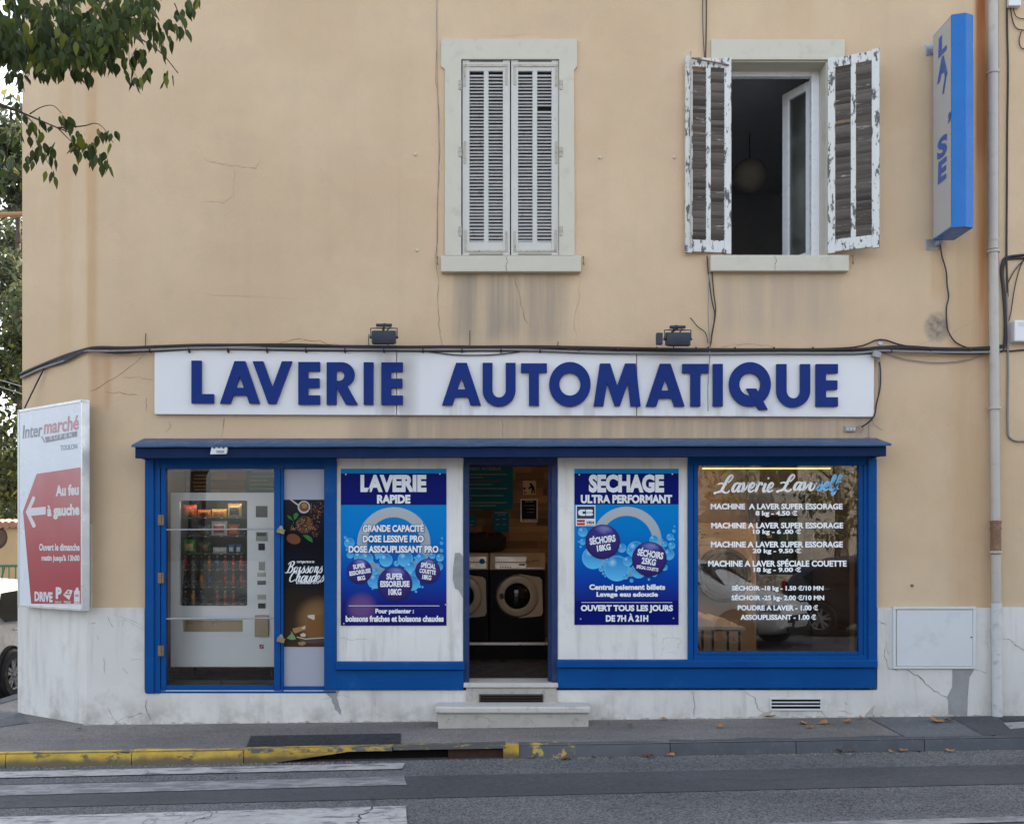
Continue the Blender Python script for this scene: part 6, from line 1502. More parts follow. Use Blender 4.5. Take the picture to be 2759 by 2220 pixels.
apt3('DRIVE', 287, 437, 478, 562, aw, bold=.05); apt3('P', 463, 512, 437, 535, aw, bold=.06); apt3('GRATUIT', 455, 512, 553, 572, aw, bold=.02); apt3('PRESSE', 531, 588, 552, 573, aw, bold=.02)
ap_poly('print_paper', [Z3(525, 500), Z3(562, 455), Z3(603, 462), Z3(575, 543)], aw, .002); ap_poly('print_paper', [Z3(556, 480), Z3(566, 466), Z3(580, 470), Z3(570, 486)], M['ar'], .003); ap_poly('print_paper', [Z3(538, 500), Z3(545, 490), Z3(585, 492), Z3(580, 502)], M['ar'], .003)
ap_poly('print_gas_bottle', [Z3(615, 470), Z3(628, 458), Z3(630, 440), Z3(650, 438), Z3(652, 458), Z3(662, 470), Z3(662, 556), Z3(615, 560)], aw, .002); ap_poly('print_gas_bottle', [Z3(612, 564), Z3(662, 560), Z3(662, 570), Z3(612, 572)], aw, .002); apt3('GAZ', 624, 653, 495, 515, M['ar'], dy=.003, bold=.03)
MB().pbox(238, 246, 1412, 1640, -.02, 0).build('trim_strip', M['surround'], BLD)

# ------------------------------------------------------------------ flood lights above the sign
M['flood'] = simple('floodlight_housing', (.018, .026, .042), .45, .2, .2)
def flood(cx, cy, extra, label):
    y_ = -.30; r_ = empty('floodlight', at(cx, 868, 0), 0, label, 'floodlight', 'floodlights above the signboard')
    s_ = (D + y_) / F; p = at(cx, cy, y_)
    w_, h_ = 32 * s_, 18 * s_
    mb = MB().obox(p, (w_, 0, 0), (0, .055, .012), (0, -.004, h_)); mb.build('housing', M['flood'], r_, .012, smooth=True, seg=3)
    for k in range(5): MB().obox(p + Vector((-w_ * .7 + k * w_ * .35, .064, .02)), (.003, 0, 0), (0, .012, 0), (0, 0, h_ * .75)).build('cooling_fin', M['flood'], r_)
    MB().obox(p + Vector((0, -.01, -h_ - .004)), (w_ * .85, 0, 0), (0, .045, .008), (0, -.001, .003)).build('lens', M['wglass'], r_)
    yt = p.z + 33 * s_
    MB().tube([p + Vector((-w_ - .012, 0, 0)), Vector((p.x - w_ - .012, y_, yt - .03)), Vector((p.x - w_ * .5, y_, yt - .03)), Vector((p.x + w_ * .5, y_, yt - .03)), Vector((p.x + w_ + .012, y_, yt - .03)), p + Vector((w_ + .012, 0, 0))], .006, 6).build('yoke', M['flood'], r_)
    MB().obox((p.x, y_ + .01, yt), (w_ * .66, 0, 0), (0, .02, 0), (0, 0, .012)).build('mounting_plate', M['flood'], r_, .003)
    MB().tube([(p.x, y_, yt - .01), (p.x - .02, -.16, yt - .01), (p.x - .02, -.001, yt - .03)], .012, 8).build('arm', M['flood'], r_)
    MB().tube(spline([(p.x + .02, y_ + .03, p.z + h_), (p.x + .05, y_ + .06, p.z + h_ + .05), (p.x - .02, y_ + .09, p.z + h_ + .07), (p.x + .02, -.004, p.z - .05)], 6), .006, 6).build('lead', M['cable'], r_)
    for sg in (-1, 1): MB().lathe([(0, -.01), (.012, -.01), (.012, .01), (0, .01)], p + Vector((sg * (w_ + .012), 0, 0)), 'X', 10).build('pivot_knob', M['flood'], r_)
    if extra: MB().obox(p + Vector((-w_ - .06, .01, .004)), (.028, 0, 0), (0, .03, 0), (0, 0, h_ * .85)).build('sensor_box', M['flood'], r_, .004)
flood(1034.5, 909, False, 'dark floodlight on a bracket over the word laverie')
flood(1826, 914, True, 'dark floodlight with a side sensor box over the word automatique')

# ------------------------------------------------------------------ cables
def cable(name, pix, r, mat, parent, Y=-.02, n=5, sag=None):
    return MB().tube(spline([at(p[0], p[1], p[2] if len(p) > 2 else Y) for p in pix], n), r, 6).build(name, mat, parent, smooth=True)
cb = empty('cable_bundle', at(1300, 940, 0), 0, 'bundle of black cables clipped along the wall above the signboard', 'cables')
rc = random.Random(21)
base = [(262, 941), (330, 944), (416, 940), (560, 935), (800, 937), (1000, 940), (1200, 941), (1400, 940), (1600, 944), (1850, 947), (2100, 947), (2300, 948), (2371, 943), (2450, 942), (2560, 946), (2668, 944), (2700, 940)]
def chamf(px, py, off): 
    u, zz = ch(px, py, off); p = P0 - e * u + nrm * off; return Vector((p.x, p.y, zz))
for k in range(11):
    oy = rc.uniform(-9, 7); P = [chamf(56, 1014 + oy * 1.1, .02 + .006 * (k % 3)), chamf(110, 990 + oy, .02 + .006 * (k % 3)), chamf(170, 968 + oy * 1.5 + rc.uniform(-3, 3), .03), chamf(228, 945 + oy * .6, .03)]
    P += [at(a, b + oy + rc.uniform(-2.5, 2.5), -.055 - .009 * (k % 3)) for a, b in base]
    if k == 0: P[-6] = at(2300, 936, -.055); P[-5] = at(2371, 915, -.03); P[-4] = at(2440, 932, -.03)
    MB().tube(spline(P, 4), rc.choice([.009, .0115, .013, .008]), 6).build('cable', M['cable'] if k not in (5,) else M['cablegrey'], cb, smooth=True)
for i, px in enumerate(range(300, 2680, 105)):
    p = at(px, 943, -.06); MB().lathe([(.028, -.006), (.03, 0), (.028, .006)], p, 'X', 10).build('cable_clip', M['cable'], cb)
sc_ = empty('loose_cable', at(1400, 950, 0), 0, 'single black cable sagging over the top edge of the signboard', 'cable')
cable('cable', [(1130, 944), (1180, 951), (1240, 957), (1330, 956), (1400, 948)], .005, M['cable'], sc_, -.06)
def lone(label, pix, r, mat, Y=-.02, cat='cable', nm='wall_cable', ends=True):
    r_ = empty(nm, at(pix[0][0], pix[0][1], 0), 0, label, cat); cable('cable', pix, r, mat, r_, Y); return r_
lone('pair of thin cables running down from the roof behind the open shutter', [(1903, -20), (1903, 60), (1901, 170)], .006, M['cable'], -.02)
lone('second thin cable beside the first behind the open shutter', [(1893, -20), (1894, 80), (1899, 170)], .004, M['cable'], -.02)
lone('black cable dropping from the window sill to the cable bundle', [(1905, 690), (1909, 740), (1918, 810), (1926, 850), (1918, 900), (1914, 930), (1902, 940)], .0065, M['cable'], -.03)
lone('second black cable dropping below the window sill', [(1918, 730), (1923, 790), (1928, 840), (1918, 905), (1913, 935)], .006, M['cable'], -.02)
lone('thin grey cable end hanging over the signboard letters', [(1910, 740), (1908, 850), (1912, 930), (1911, 980), (1907, 1050), (1908, 1108)], .0045, M['cablegrey'], -.075)
lone('short stray cable end sticking out beside the second floodlight', [(1860, 856), (1880, 880), (1900, 896), (1908, 925)], .004, M['cable'], -.02)
lone('thin nearly vertical wire down the wall beside the closed shutters', [(1177, -20), (1178, 200), (1183, 380), (1179, 560), (1177, 690)], .0028, M['cablegrey'], -.008)
lone('black cable dropping from the projecting sign to the cable bundle', [(2533, 658), (2538, 690), (2549, 730), (2552, 770), (2556, 800), (2550, 830), (2551, 870), (2556, 895), (2575, 922), (2610, 938), (2650, 945)], .007, M['cable'], -.02)
lone('thin grey wire sagging beside the signboard end', [(2378, 950), (2430, 966), (2500, 976), (2560, 976), (2620, 966), (2680, 942)], .0045, M['cablegrey'], -.02)
lone('black cable curving down the end of the signboard', [(2368, 962), (2372, 1000), (2371, 1045), (2362, 1085), (2356, 1118), (2340, 1138), (2322, 1150)], .008, M['cable'], -.05)
lone('grey wire beside the black cable at the signboard end', [(2366, 962), (2366, 1060), (2352, 1110), (2342, 1140), (2340, 1170), (2330, 1180), (2200, 1186), (2000, 1185), (1700, 1187), (1400, 1183), (1100, 1187), (760, 1184), (640, 1186), (590, 1196), (580, 1208)], .0038, M['cablegrey'], -.02)
lone('straight stay wire crossing the cut corner to the advertising panel', [(122, 985), (95, 1040), (66, 1098)], .006, M['cable'], .55) if False else None
r_ = empty('stay_wire', chamf(122, 985, .03), 0, 'slanting black stay wire on the cut corner above the advertising panel', 'wire'); MB().tube([chamf(122, 986, .03), chamf(95, 1040, .05), chamf(66, 1100, .12)], .008, 6).build('wire', M['cable'], r_)
r_ = empty('nail_spikes', at(1266, 935, 0), 0, 'thin iron spike standing up behind the cables above the signboard', 'spike'); MB().tube([at(1266, 938, -.02), at(1266, 890, -.025)], .004, 5).build('spike', M['iron'], r_)
r_.name = 'iron_spike'
for px, a, b, lab in ((992, 938, 900, 'thin iron spike beside the first floodlight'), (391, 938, 898, 'thin iron spike above the left end of the signboard'), (1502, 938, 920, 'short iron spike above the middle of the signboard')):
    r_ = empty('iron_spike', at(px, a, 0), 0, lab, 'spike', 'iron spikes over the sign'); MB().tube([at(px, a, -.02), at(px + 2, b, -.022)], .004, 5).build('spike', M['iron'], r_)
r_ = empty('junction_box', at(2360, 968, 0), 0, 'grey junction box at the top corner of the signboard', 'box'); MB().obox(at(2361, 956, -.08), (.036, 0, -.01), (0, .03, 0), (.006, 0, .026)).build('box', M['grey'], r_, .006); MB().obox(at(2361, 956, -.113), (.028, 0, -.008), (0, .003, 0), (.004, 0, .02)).build('lid', M['grey'], r_, .002); MB().tube([at(2366, 964, -.07), at(2367, 975, -.05)], .012, 8).build('gland', M['grey'], r_)
r_ = empty('terminal_block', at(2300, 1160, 0), 0, 'bare white terminal block on the wall under the end of the signboard', 'box'); MB().pbox(2278, 2306, 1148, 1162, -.03, 0).build('block', M['grey'], r_, .003)
for k in range(3): MB().lathe([(0, -.004), (.008, -.004), (.008, 0)], at(2284 + k * 9, 1155, -.03), 'Y', 8).build('screw', M['white'], r_)
MB().tube(spline([at(2306, 1152, -.02), at(2318, 1147, -.03), at(2326, 1155, -.03), at(2316, 1166, -.02)], 5), .005, 6).build('lead', M['cablegrey'], r_)
r_ = empty('round_plate', at(2371, 930, 0), 0, 'small round metal plate under the raised cable loop', 'plate'); MB().lathe([(0, -.012), (.022, -.012), (.027, -.004), (.027, 0)], at(2371, 924, 0), 'Y', 18).build('plate', M['steel'], r_)
yq = -.335
r_ = empty('door_sensor', at(590, 1224, -.3), 0, 'white sensor lamp fixed to the dark canopy above the vending machine', 'sensor'); MB().add([], [])
MB().prism([(X(570, yq), Z(1203, yq)), (X(612, yq), Z(1202, yq)), (X(612, yq), Z(1212, yq)), (X(609, yq), Z(1223, yq)), (X(566, yq), Z(1224, yq))], yq, -.301).build('body', M['whitepl'], r_, .003); MB().pbox(583, 604, 1213, 1220, yq - .004, yq - .0005).build('grille', M['grey'], r_); MB().tube(spline([at(578, 1203, -.33), at(580, 1193, -.36), at(600, 1187, -.34)], 4), .005, 6).build('lead', M['cablegrey'], r_)
for px, py in ((577, 1206), (590, 1205), (602, 1206)): MB().lathe([(0, -.008), (.009, -.006), (.011, 0)], at(px, py, yq), 'Y', 10).build('led', M['dgrey'], r_)
for i, (px, py) in enumerate(((1119, 417), (1616, 426), (1816, 425), (1124, 675), (2457, 1577))):
    MB().lathe([(0, -.018), (.012, -.014), (.014, 0)], at(px, py, 0), 'Y', 10).build('wall_fixing', M['surround'] if i < 4 else M['crack'], BLD)

# ------------------------------------------------------------------ downpipe
dp = empty('downpipe', at(2686, 1930, -.06), 0, 'cream painted rainwater downpipe with a rusty joint beside the meter cabinet', 'downpipe')
M['pipe'] = simple('pipe_paint', (.45, .415, .37), .5, 0, .08, 4, 0, None, ((.30, .2, .12), .4)); M['pipew'] = simple('pipe_paint_white', (.56, .565, .55), .6, 0, .1, 5, 0, None, ((.25, .2, .15), .5)); M['piperust'] = simple('pipe_rust', (.22, .12, .07), .8, 0, .4, 14, .3, None, ((.40, .34, .28), .6))
yP = -.075
def pc(py): return 2675.5 + max(0, (py - 600)) * .0088
def seg(nm, a, b, r, m): MB().tube([at(pc(a), a, yP), at(pc(b), b, yP)], r, 16).build(nm, m, dp, smooth=True)
seg('pipe', -900, 672, .046, M['pipe']); seg('pipe', 680, 1099, .044, M['pipe']); seg('pipe', 1103, 1402, .042, M['pipe']); seg('rusty_sleeve', 1404, 1492, .047, M['piperust']); seg('pipe', 1494, 1622, .045, M['pipe']); seg('pipe', 1623, 1929, .046, M['pipew'])
for a, r, m in ((196, .055, M['pipe']), (678, .058, M['pipe']), (646, .050, M['pipe']), (1100, .056, M['pipe']), (1406, .052, M['piperust']), (1424, .052, M['piperust']), (1487, .056, M['pipe']), (1688, .052, M['pipew']), (1706, .050, M['pipew']), (1716, .051, M['pipew'])):
    MB().tube([at(pc(a), a - 3, yP), at(pc(a), a + 3, yP)], r, 16).build('collar', m, dp, smooth=True)
for a in (196, 678, 1100, 1487): MB().box(at(pc(a), a).x - .012, at(pc(a), a).x + .012, -.035, 0, Z(a) - .012, Z(a) + .012).build('bracket', M['rustiron'], dp)

# ------------------------------------------------------------------ meter cabinet, vent
mc = empty('meter_cabinet', at(2518, 1802, -pr), 0, 'white painted meter cabinet door set in the plinth by the downpipe', 'cabinet')
M['cab'] = simple('cabinet_paint', (.60, .62, .63), .5, 0, .05, 3, 0, None, ((.38, .37, .35), .3))
y_ = -pr - .018
for a, b, c, d in ((2407, 2630, 1634, 1641), (2407, 2630, 1795, 1801), (2407, 2414, 1641.2, 1794.8), (2622, 2630, 1641.2, 1794.8)): MB().pbox(a, b, c, d, y_ - .006, -pr + .01).build('frame', M['cab'], mc, .002)
MB().pbox(2415, 2621, 1643, 1794, y_, -pr + .01).build('door', M['cab'], mc, .003); MB().pbox(2415.3, 2415.9, 1643, 1794, y_ - .001, y_ + .0).build('door_gap', M['crack'], mc); MB().lathe([(0, -.006), (.007, -.006), (.007, 0)], at(2617, 1716, y_), 'Y', 10).build('lock', M['black'], mc)
vg = empty('vent_grille', at(2145, 1913, -pr), 0, 'rectangular white vent grille with dark slots low in the plinth', 'vent')
MB().pbox(2079, 2213, 1882, 1912, -pr - .003, -pr + .0).build('back', M['void'], vg)
for a, b, c, d in ((2075, 2216, 1879, 1884), (2075, 2216, 1909, 1914), (2075, 2079, 1884.2, 1908.8), (2211, 2216, 1884.2, 1908.8)): MB().pbox(a, b, c, d, -pr - .014, -pr).build('frame', M['cab'], vg, .002)
for py in (1891.5, 1900.5): MB().pbox(2079.5, 2210.5, py - 1.7, py + 1.7, -pr - .012, -pr - .003).build('slat', M['cab'], vg)

# ------------------------------------------------------------------ neighbouring house to the right
NB = empty('neighbour_house', (XR + 2, 0, 0), 0, 'beige neighbouring house wall beyond the downpipe', 'building')
MB().box(XR + .004, XR + 9, -.001, .3, Zp + .012, TOP - .8).build('wall', M['stucco'], NB); MB().box(XR + .004, XR + 9, -pr - .003, .3, -.5, Zp + .01).build('plinth', M['plinth'], NB); MB().box(XR + .02, XR + 9.2, -.3, 9, TOP - .79, TOP - .6).build('roof', M['grey'], NB)
MB().box(XR + 8.8, XR + 9, .31, 9, -.5, TOP - .8).build('wall', M['stucco'], NB)
mb = MB(); ribbon(mb, [(2700, 1720), (2720, 1722), (2740, 1740), (2765, 1755)], .004, -pr - .006); mb.build('crack', M['crack'], NB)
eb = empty('wall_box', at(2750, 922, 0), 0, 'white plastic electricity box at the edge of the neighbouring wall', 'box')
MB().pbox(2734, 2800, 862, 920, -.09, -.001).build('box', M['whitepl'], eb, .012); MB().pbox(2745, 2790, 868, 878, -.093, -.0905).build('label', M['cab'], eb)
tbx = empty('telecom_box', at(2735, 18, 0), 0, 'small white telecom box at the top of the neighbouring wall', 'box'); MB().pbox(2718, 2752, -12, 16, -.06, -.001).build('box', M['whitepl'], tbx, .006)
nr = (('long black cable clipped vertically up the neighbouring wall', [(2713, -20), (2714, 90), (2716, 190), (2714, 345), (2713, 520), (2712, 690), (2714, 760), (2715, 800)], .009, M['cable']),
  ('thick black cable looping from the bundle to the neighbouring wall', [(2700, 940), (2706, 930), (2708, 860), (2703, 780), (2698, 730), (2704, 700), (2720, 692), (2770, 686)], .012, M['cable']),
  ('second black cable looping beside it on the neighbouring wall', [(2702, 938), (2712, 925), (2711, 870), (2707, 790), (2702, 735), (2710, 702), (2730, 697), (2770, 696)], .010, M['cable']),
  ('thin black cable fanning up to the frame edge', [(2712, 770), (2730, 735), (2745, 715), (2770, 690)], .005, M['cable']),
  ('grey clipped cable running down the neighbouring wall', [(2713, 790), (2715, 900), (2716, 1000), (2715, 1100), (2716, 1165), (2722, 1180), (2740, 1188), (2780, 1188)], .010, M['cablegrey']),
  ('black cable running under the electricity box', [(2697, 944), (2720, 946), (2745, 944), (2790, 940)], .007, M['cable']),
  ('curled black cable under the telecom box', [(2722, 18), (2728, 55), (2738, 76), (2756, 82), (2775, 80)], .005, M['cable']), ('second curled cable under the telecom box', [(2728, 18), (2738, 45), (2758, 52), (2780, 50)], .004, M['cable']), ('third cable loop by the upper frame edge', [(2752, 85), (2746, 110), (2752, 130), (2775, 134)], .005, M['cable']),
  ('thin black cable rising from the grey cable', [(2712, 875), (2722, 850), (2735, 770), (2752, 712), (2770, 695)], .005, M['cable']))
for lab, pix, r0, m in nr: lone(lab, pix, r0, m, -.016)

# ------------------------------------------------------------------ fallen leaves
def leafmesh(seed, w_=.5, mat=None, curl=.25, lobes=False):
    rl = random.Random(seed)
    if lobes: outl = [(0, 0), (.20, .10), (.50, .12), (.34, .30), (.52, .52), (.24, .56), (.12, .95), (0, 1.0)]
    else: outl = [(0, 0), (.22, .06), (.42, .26), (.44, .45), (.30, .68), (.12, .86), (0, 1.06)]
    mb = MB(); V = []; n = len(outl)
    for x, y in outl: V.append((0, y, curl * .5 * (y - .5) ** 2))
    for x, y in outl[1:-1]: V.append((x * w_ * 2 * .9, y + rl.uniform(-.03, .03), curl * (.45 * x + (y - .5) ** 2 * .5) + rl.uniform(-.02, .02)))
    for x, y in outl[1:-1]: V.append((-x * w_ * 2 * .9, y + rl.uniform(-.03, .03), curl * (.45 * x + (y - .5) ** 2 * .5) + rl.uniform(-.02, .02)))
    fs = []
    for s_, off in ((0, n), (1, n + n - 2)):
        fs.append((0, off, 1)); fs.append((n - 1, n - 2, off + n - 3))
        for i in range(n - 3): fs.append((i + 1, off + i, off + i + 1, i + 2))
    mb.add(V, fs)
    mb.v.append(Vector((0.01, -.28, .03))); mb.v.append(Vector((-.01, -.28, .03))); k = len(mb.v); mb.f.append((0, k - 2, k - 1)); mb.m.append(0)
    return mesh_only(mb, 'leaf', mat, True)
DRY = [leafmesh(1, .5, M['brown'], .7, True), leafmesh(2, .5, M['brown2'], .6, True), leafmesh(3, .42, M['brown2'], .8), leafmesh(4, .5, M['red'], .5, True)]
q8 = lambda a, b: (1359 + .649 * a, 1850 + .649 * b)
FL = [(420, 136, 2, .05), (433, 155, 1, .05), (512, 165, 0, .08), (672, 138, 0, .07), (703, 143, 2, .05), (822, 143, 1, .05), (883, 167, 0, .09), (1080, 131, 0, .11), (1222, 153, 1, .12), (1280, 176, 0, .08), (1348, 153, 0, .11), (1420, 153, 0, .11), (1488, 134, 0, .08), (1795, 144, 0, .15), (1828, 146, 0, .10), (2028, 207, 0, .05), (2108, 168, 1, .06)]
GL = [(118, 292, 0, .08), (262, 282, 3, .12), (375, 287, 1, .05), (570, 291, 3, .09), (598, 291, 0, .09), (700, 279, 0, .08), (1392, 268, 1, .09), (1440, 268, 0, .06), (1602, 269, 0, .06), (1630, 267, 0, .08), (1704, 268, 1, .06), (1836, 262, 1, .09)]
words_ = ['first', 'second', 'third', 'fourth', 'fifth', 'sixth', 'seventh', 'eighth', 'ninth', 'tenth', 'eleventh', 'twelfth', 'thirteenth', 'fourteenth', 'fifteenth', 'sixteenth', 'last']
rl = random.Random(9)
for lst, zf, where in ((FL, z_pave, 'pavement going away from the step'), (GL, z_road, 'gutter going away from the drain inlet')):
    for i, (a, b, m, s_) in enumerate(lst):
        p = hit(*q8(a, b), zf); p.z = zf(p.x, p.y) + .012
        if zf is z_road: p.y = min(p.y, KERB_Y - .045); p.z = zf(p.x, p.y) + .012
        o = inst(DRY[m], 'fallen_leaf', None, p, (rl.uniform(-.25, .25), rl.uniform(-.25, .25), rl.uniform(0, 6.28)), (s_, s_, s_))
        col_ = ('brown', 'pale brown', 'small tan', 'dark red')[m]
        tag(o, f'dry {col_} leaf, {words_[i]} along the {where}', 'leaf', 'fallen leaves on the ' + where.split()[0])
for i, (px, py, s_) in enumerate(((827, 1950, .06), (220, 1966, .06))):
    p = hit(px, py, z_pave); o = inst(DRY[1], 'fallen_leaf', None, p + Vector((0, 0, .012)), (.1, .2, i * 2.0), (s_, s_, s_)); tag(o, ('pale scrap of leaf on the pavement behind the drain cover', 'pale scrap of leaf at the foot of the cut corner')[i], 'leaf')

# ------------------------------------------------------------------ overhanging street tree (trunk stands beside the photographer)
def leafmat(name, col, trans):
    t = NT(name); oi = t.n('ShaderNodeObjectInfo'); ge = t.n('ShaderNodeNewGeometry')
    f_ = t.m('FRACT', t.m('ADD', oi.outputs['Random'], ge.outputs['Random Per Island']))
    c = t.mix(f_, tuple(q * .45 for q in col), tuple(q * 1.45 for q in col))
    c = t.mix(t.mr(f_, .82, .95), c, (col[0] * 2.8, col[1] * 2.2, col[2] * 1.2))
    o = [x for x in t.t.nodes if x.type == 'OUTPUT_MATERIAL'][0]
    t.out(c, .55, None, None, .2)
    tl = t.n('ShaderNodeBsdfTranslucent'); hsv = t.n('ShaderNodeHueSaturation'); hsv.inputs['Hue'].default_value = .47; hsv.inputs['Value'].default_value = 1.6; t.link(c, hsv.inputs['Color']); t.link(hsv.outputs[0], tl.inputs[0])
    mx = t.n('ShaderNodeMixShader'); mx.inputs[0].default_value = trans; t.link(t.b.outputs[0], mx.inputs[1]); t.link(tl.outputs[0], mx.inputs[2]); t.link(mx.outputs[0], o.inputs[0])
    return t.mat
M['leaf'] = leafmat('tree_leaf', (.040, .062, .015), .36); M['bark'] = simple('bark', (.10, .075, .055), .95, 0, .35, 10, .6)
LV = [leafmesh(20 + i, (.30, .34, .27, .36)[i], M['leaf'], (.35, .6, .15, .5)[i]) for i in range(4)]
TR = empty('street_tree', (-5.2, -8.2, z_road(-5.2, -8.2)), 0, 'leafy street tree whose drooping branches hang into the upper corner of the view', 'tree')
to = org(TR)
trunk = MB().tube(spline([to + Vector((0, 0, -.1)), to + Vector((.02, .05, 1.2)), to + Vector((.12, .1, 2.6)), to + Vector((.2, .3, 4.2)), to + Vector((.1, .5, 6.2))], 4), [.19 - .006 * i for i in range(17)], 10).build('trunk', M['bark'], TR, smooth=True)
def branch(pts, r0, r1, nm='branch'):
    Q = spline(pts, 5); n = len(Q)
    MB().tube(Q, [r1 + (r0 - r1) * (1 - i / (n - 1)) ** 2.6 for i in range(n)], 6).build(nm, M['bark'], TR, smooth=True)
    return Q
b0 = to + Vector((.14, .15, 3.0)); b1 = to + Vector((.18, .3, 4.2))
limb = branch([b1, Vector((-4.2, -6.2, 5.0)), at(-60, -420, -4.4), at(20, -60, -4.0), at(70, 100, -3.9), at(110, 225, -3.85)], .07, .006)
limb2 = branch([b0, Vector((-4.0, -6.4, 3.6)), at(-260, 190, -4.2), at(0, 283, -4.0), at(60, 305, -3.95), at(155, 345, -3.9), at(195, 360, -3.9)], .05, .003)
limb3 = branch([b1, Vector((-3.9, -5.8, 5.4)), at(120, -260, -3.8), at(300, 40, -3.6), at(340, 80, -3.6), at(430, 140, -3.55), at(480, 198, -3.5)], .05, .003)
limb4 = branch([b1, Vector((-3.9, -6.0, 5.9)), at(260, -420, -3.5), at(470, -100, -3.4), at(530, 10, -3.4)], .04, .004)
branch([at(155, 345, -3.9), at(225, 340, -3.88), at(255, 333, -3.88), at(278, 345, -3.88), at(305, 385, -3.88)], .005, .002); branch([at(80, 308, -3.95), at(110, 290, -3.93), at(142, 285, -3.93), at(165, 305, -3.93)], .004, .002); branch([at(60, 305, -3.95), at(95, 340, -3.95), at(100, 390, -3.95), at(140, 455, -3.95)], .004, .0015); branch([at(155, 345, -3.9), at(185, 375, -3.9), at(215, 400, -3.88), at(250, 430, -3.88)], .004, .0015); branch([at(40, 0, -4.0), at(45, 60, -3.95), at(62, 90, -3.95)], .006, .003); branch([at(330, 60, -3.6), at(345, 110, -3.6), at(350, 170, -3.6), at(372, 215, -3.6)], .004, .0015); branch([at(470, 10, -3.4), at(490, 60, -3.4), at(490, 100, -3.4)], .004, .0015); branch([at(-40, 330, -4), at(15, 380, -4), at(20, 420, -4)], .004, .002)
rt = random.Random(77); count = 0
def put_leaf(px, py, Y, s_, hang=1.0):
    global count
    p = at(px, py, Y) - to
    rx = rad(-90) + rt.gauss(0, .28) * hang; o = inst(LV[count % 4], 'leaf', TR, p, (rx, rt.gauss(0, .35), 0), (s_, s_, s_))
    o.rotation_mode = 'XYZ'; o.rotation_euler = (rx, rt.gauss(0, .22), rt.uniform(-1.3, 1.3)); count += 1
# lower spray, read leaf by leaf in groups
for cx, cy, sx, sy, n in ((85, 365, 25, 22, 9), (105, 340, 18, 14, 5), (85, 425, 14, 18, 7), (118, 395, 14, 22, 8), (138, 425, 14, 26, 9), (150, 485, 3, 3, 1), (205, 370, 14, 20, 7), (235, 395, 22, 22, 12), (250, 430, 24, 18, 12), (285, 445, 12, 14, 6), (270, 360, 12, 12, 4), (295, 370, 12, 18, 5), (168, 320, 12, 10, 5), (185, 330, 10, 8, 4), (20, 365, 14, 14, 6), (40, 305, 14, 6, 3), (15, 440, 18, 14, 5), (5, 480, 10, 14, 3), (45, 280, 8, 4, 2), (35, 385, 8, 8, 3)):
    for _ in range(n): put_leaf(rt.gauss(cx, sx * .7), rt.gauss(cy - 6, sy * .7), -3.95 + rt.uniform(-.15, .15), rt.uniform(.055, .076))
# fringe of the upper mass
for cx, cy, sx, sy, n in ((30, 205, 22, 10, 10), (55, 225, 8, 10, 4), (95, 190, 14, 12, 5), (125, 200, 14, 14, 8), (160, 190, 16, 14, 10), (205, 195, 14, 14, 8), (230, 205, 12, 14, 7), (280, 165, 20, 20, 12), (310, 165, 20, 18, 10), (340, 170, 14, 22, 10), (365, 215, 10, 16, 6), (380, 145, 12, 16, 8), (400, 190, 8, 12, 4), (425, 120, 14, 22, 9), (440, 85, 18, 22, 9), (470, 60, 20, 24, 9), (488, 85, 10, 18, 5), (510, 20, 14, 14, 6), (537, 15, 4, 12, 2), (440, 205, 12, 12, 4), (465, 205, 4, 4, 1), (405, 70, 10, 12, 5), (330, 30, 24, 24, 10), (395, 20, 24, 18, 9)):
    for _ in range(n): put_leaf(rt.gauss(cx, sx * .75), rt.gauss(cy - 8, sy * .7), -3.7 + rt.uniform(-.3, .3), rt.uniform(.062, .086))
# the dense body of the crown, in view and beyond the frame, as one mass
def leafmass(name, pts, size, mat, parent, seed, hang=.5):
    rr = random.Random(seed); V = []; Fs = []; o0 = org(parent)
    src = LV[0]; sv = [v.co.copy() for v in src.vertices]; sf = [tuple(p.vertices) for p in src.polygons]
    for p in pts:
        R_ = Matrix.Rotation(rr.uniform(-1.4, 1.4), 3, 'Z') @ Matrix.Rotation(rr.gauss(0, .5), 3, 'Y') @ Matrix.Rotation(rad(-90) + rr.gauss(0, hang), 3, 'X'); s_ = rr.uniform(*size); b = len(V)
        V += [p + (R_ @ v) * s_ for v in sv]; Fs += [tuple(i + b for i in f_) for f_ in sf]
    ob = MB().add(V, Fs).build(name, mat, parent, smooth=True); tag(ob, kind='stuff'); return ob
pts = []
for _ in range(1700):
    px = rt.uniform(-120, 420) if rt.random() < .8 else rt.uniform(-120, 300); lim = 175 if px < 260 else 175 - (px - 260) * .75
    py = lim - abs(rt.gauss(0, 1)) * 110 - 6
    if px > 360 and rt.random() < .5: continue
    pts.append(at(px, py, rt.uniform(-4.6, -3.2)))
for _ in range(2600):
    a = rt.uniform(0, 6.28); r_ = math.sqrt(rt.random()) * 2.6; zz = rt.uniform(0, 1)
    p = Vector((-4.6 + r_ * math.cos(a) * .9, -6.6 + r_ * math.sin(a), 5.0 + 3.0 * zz + .3 * math.sin(a * 3)))
    d_ = p.y + D; 
    if d_ > .3 and p.x > (-1300 - 120) / F * d_ and p.z < HC + 1480 / F * d_ + .2: continue
    pts.append(p)
leafmass('crown', pts, (.060, .086), M['leaf'], TR, 5, .3)

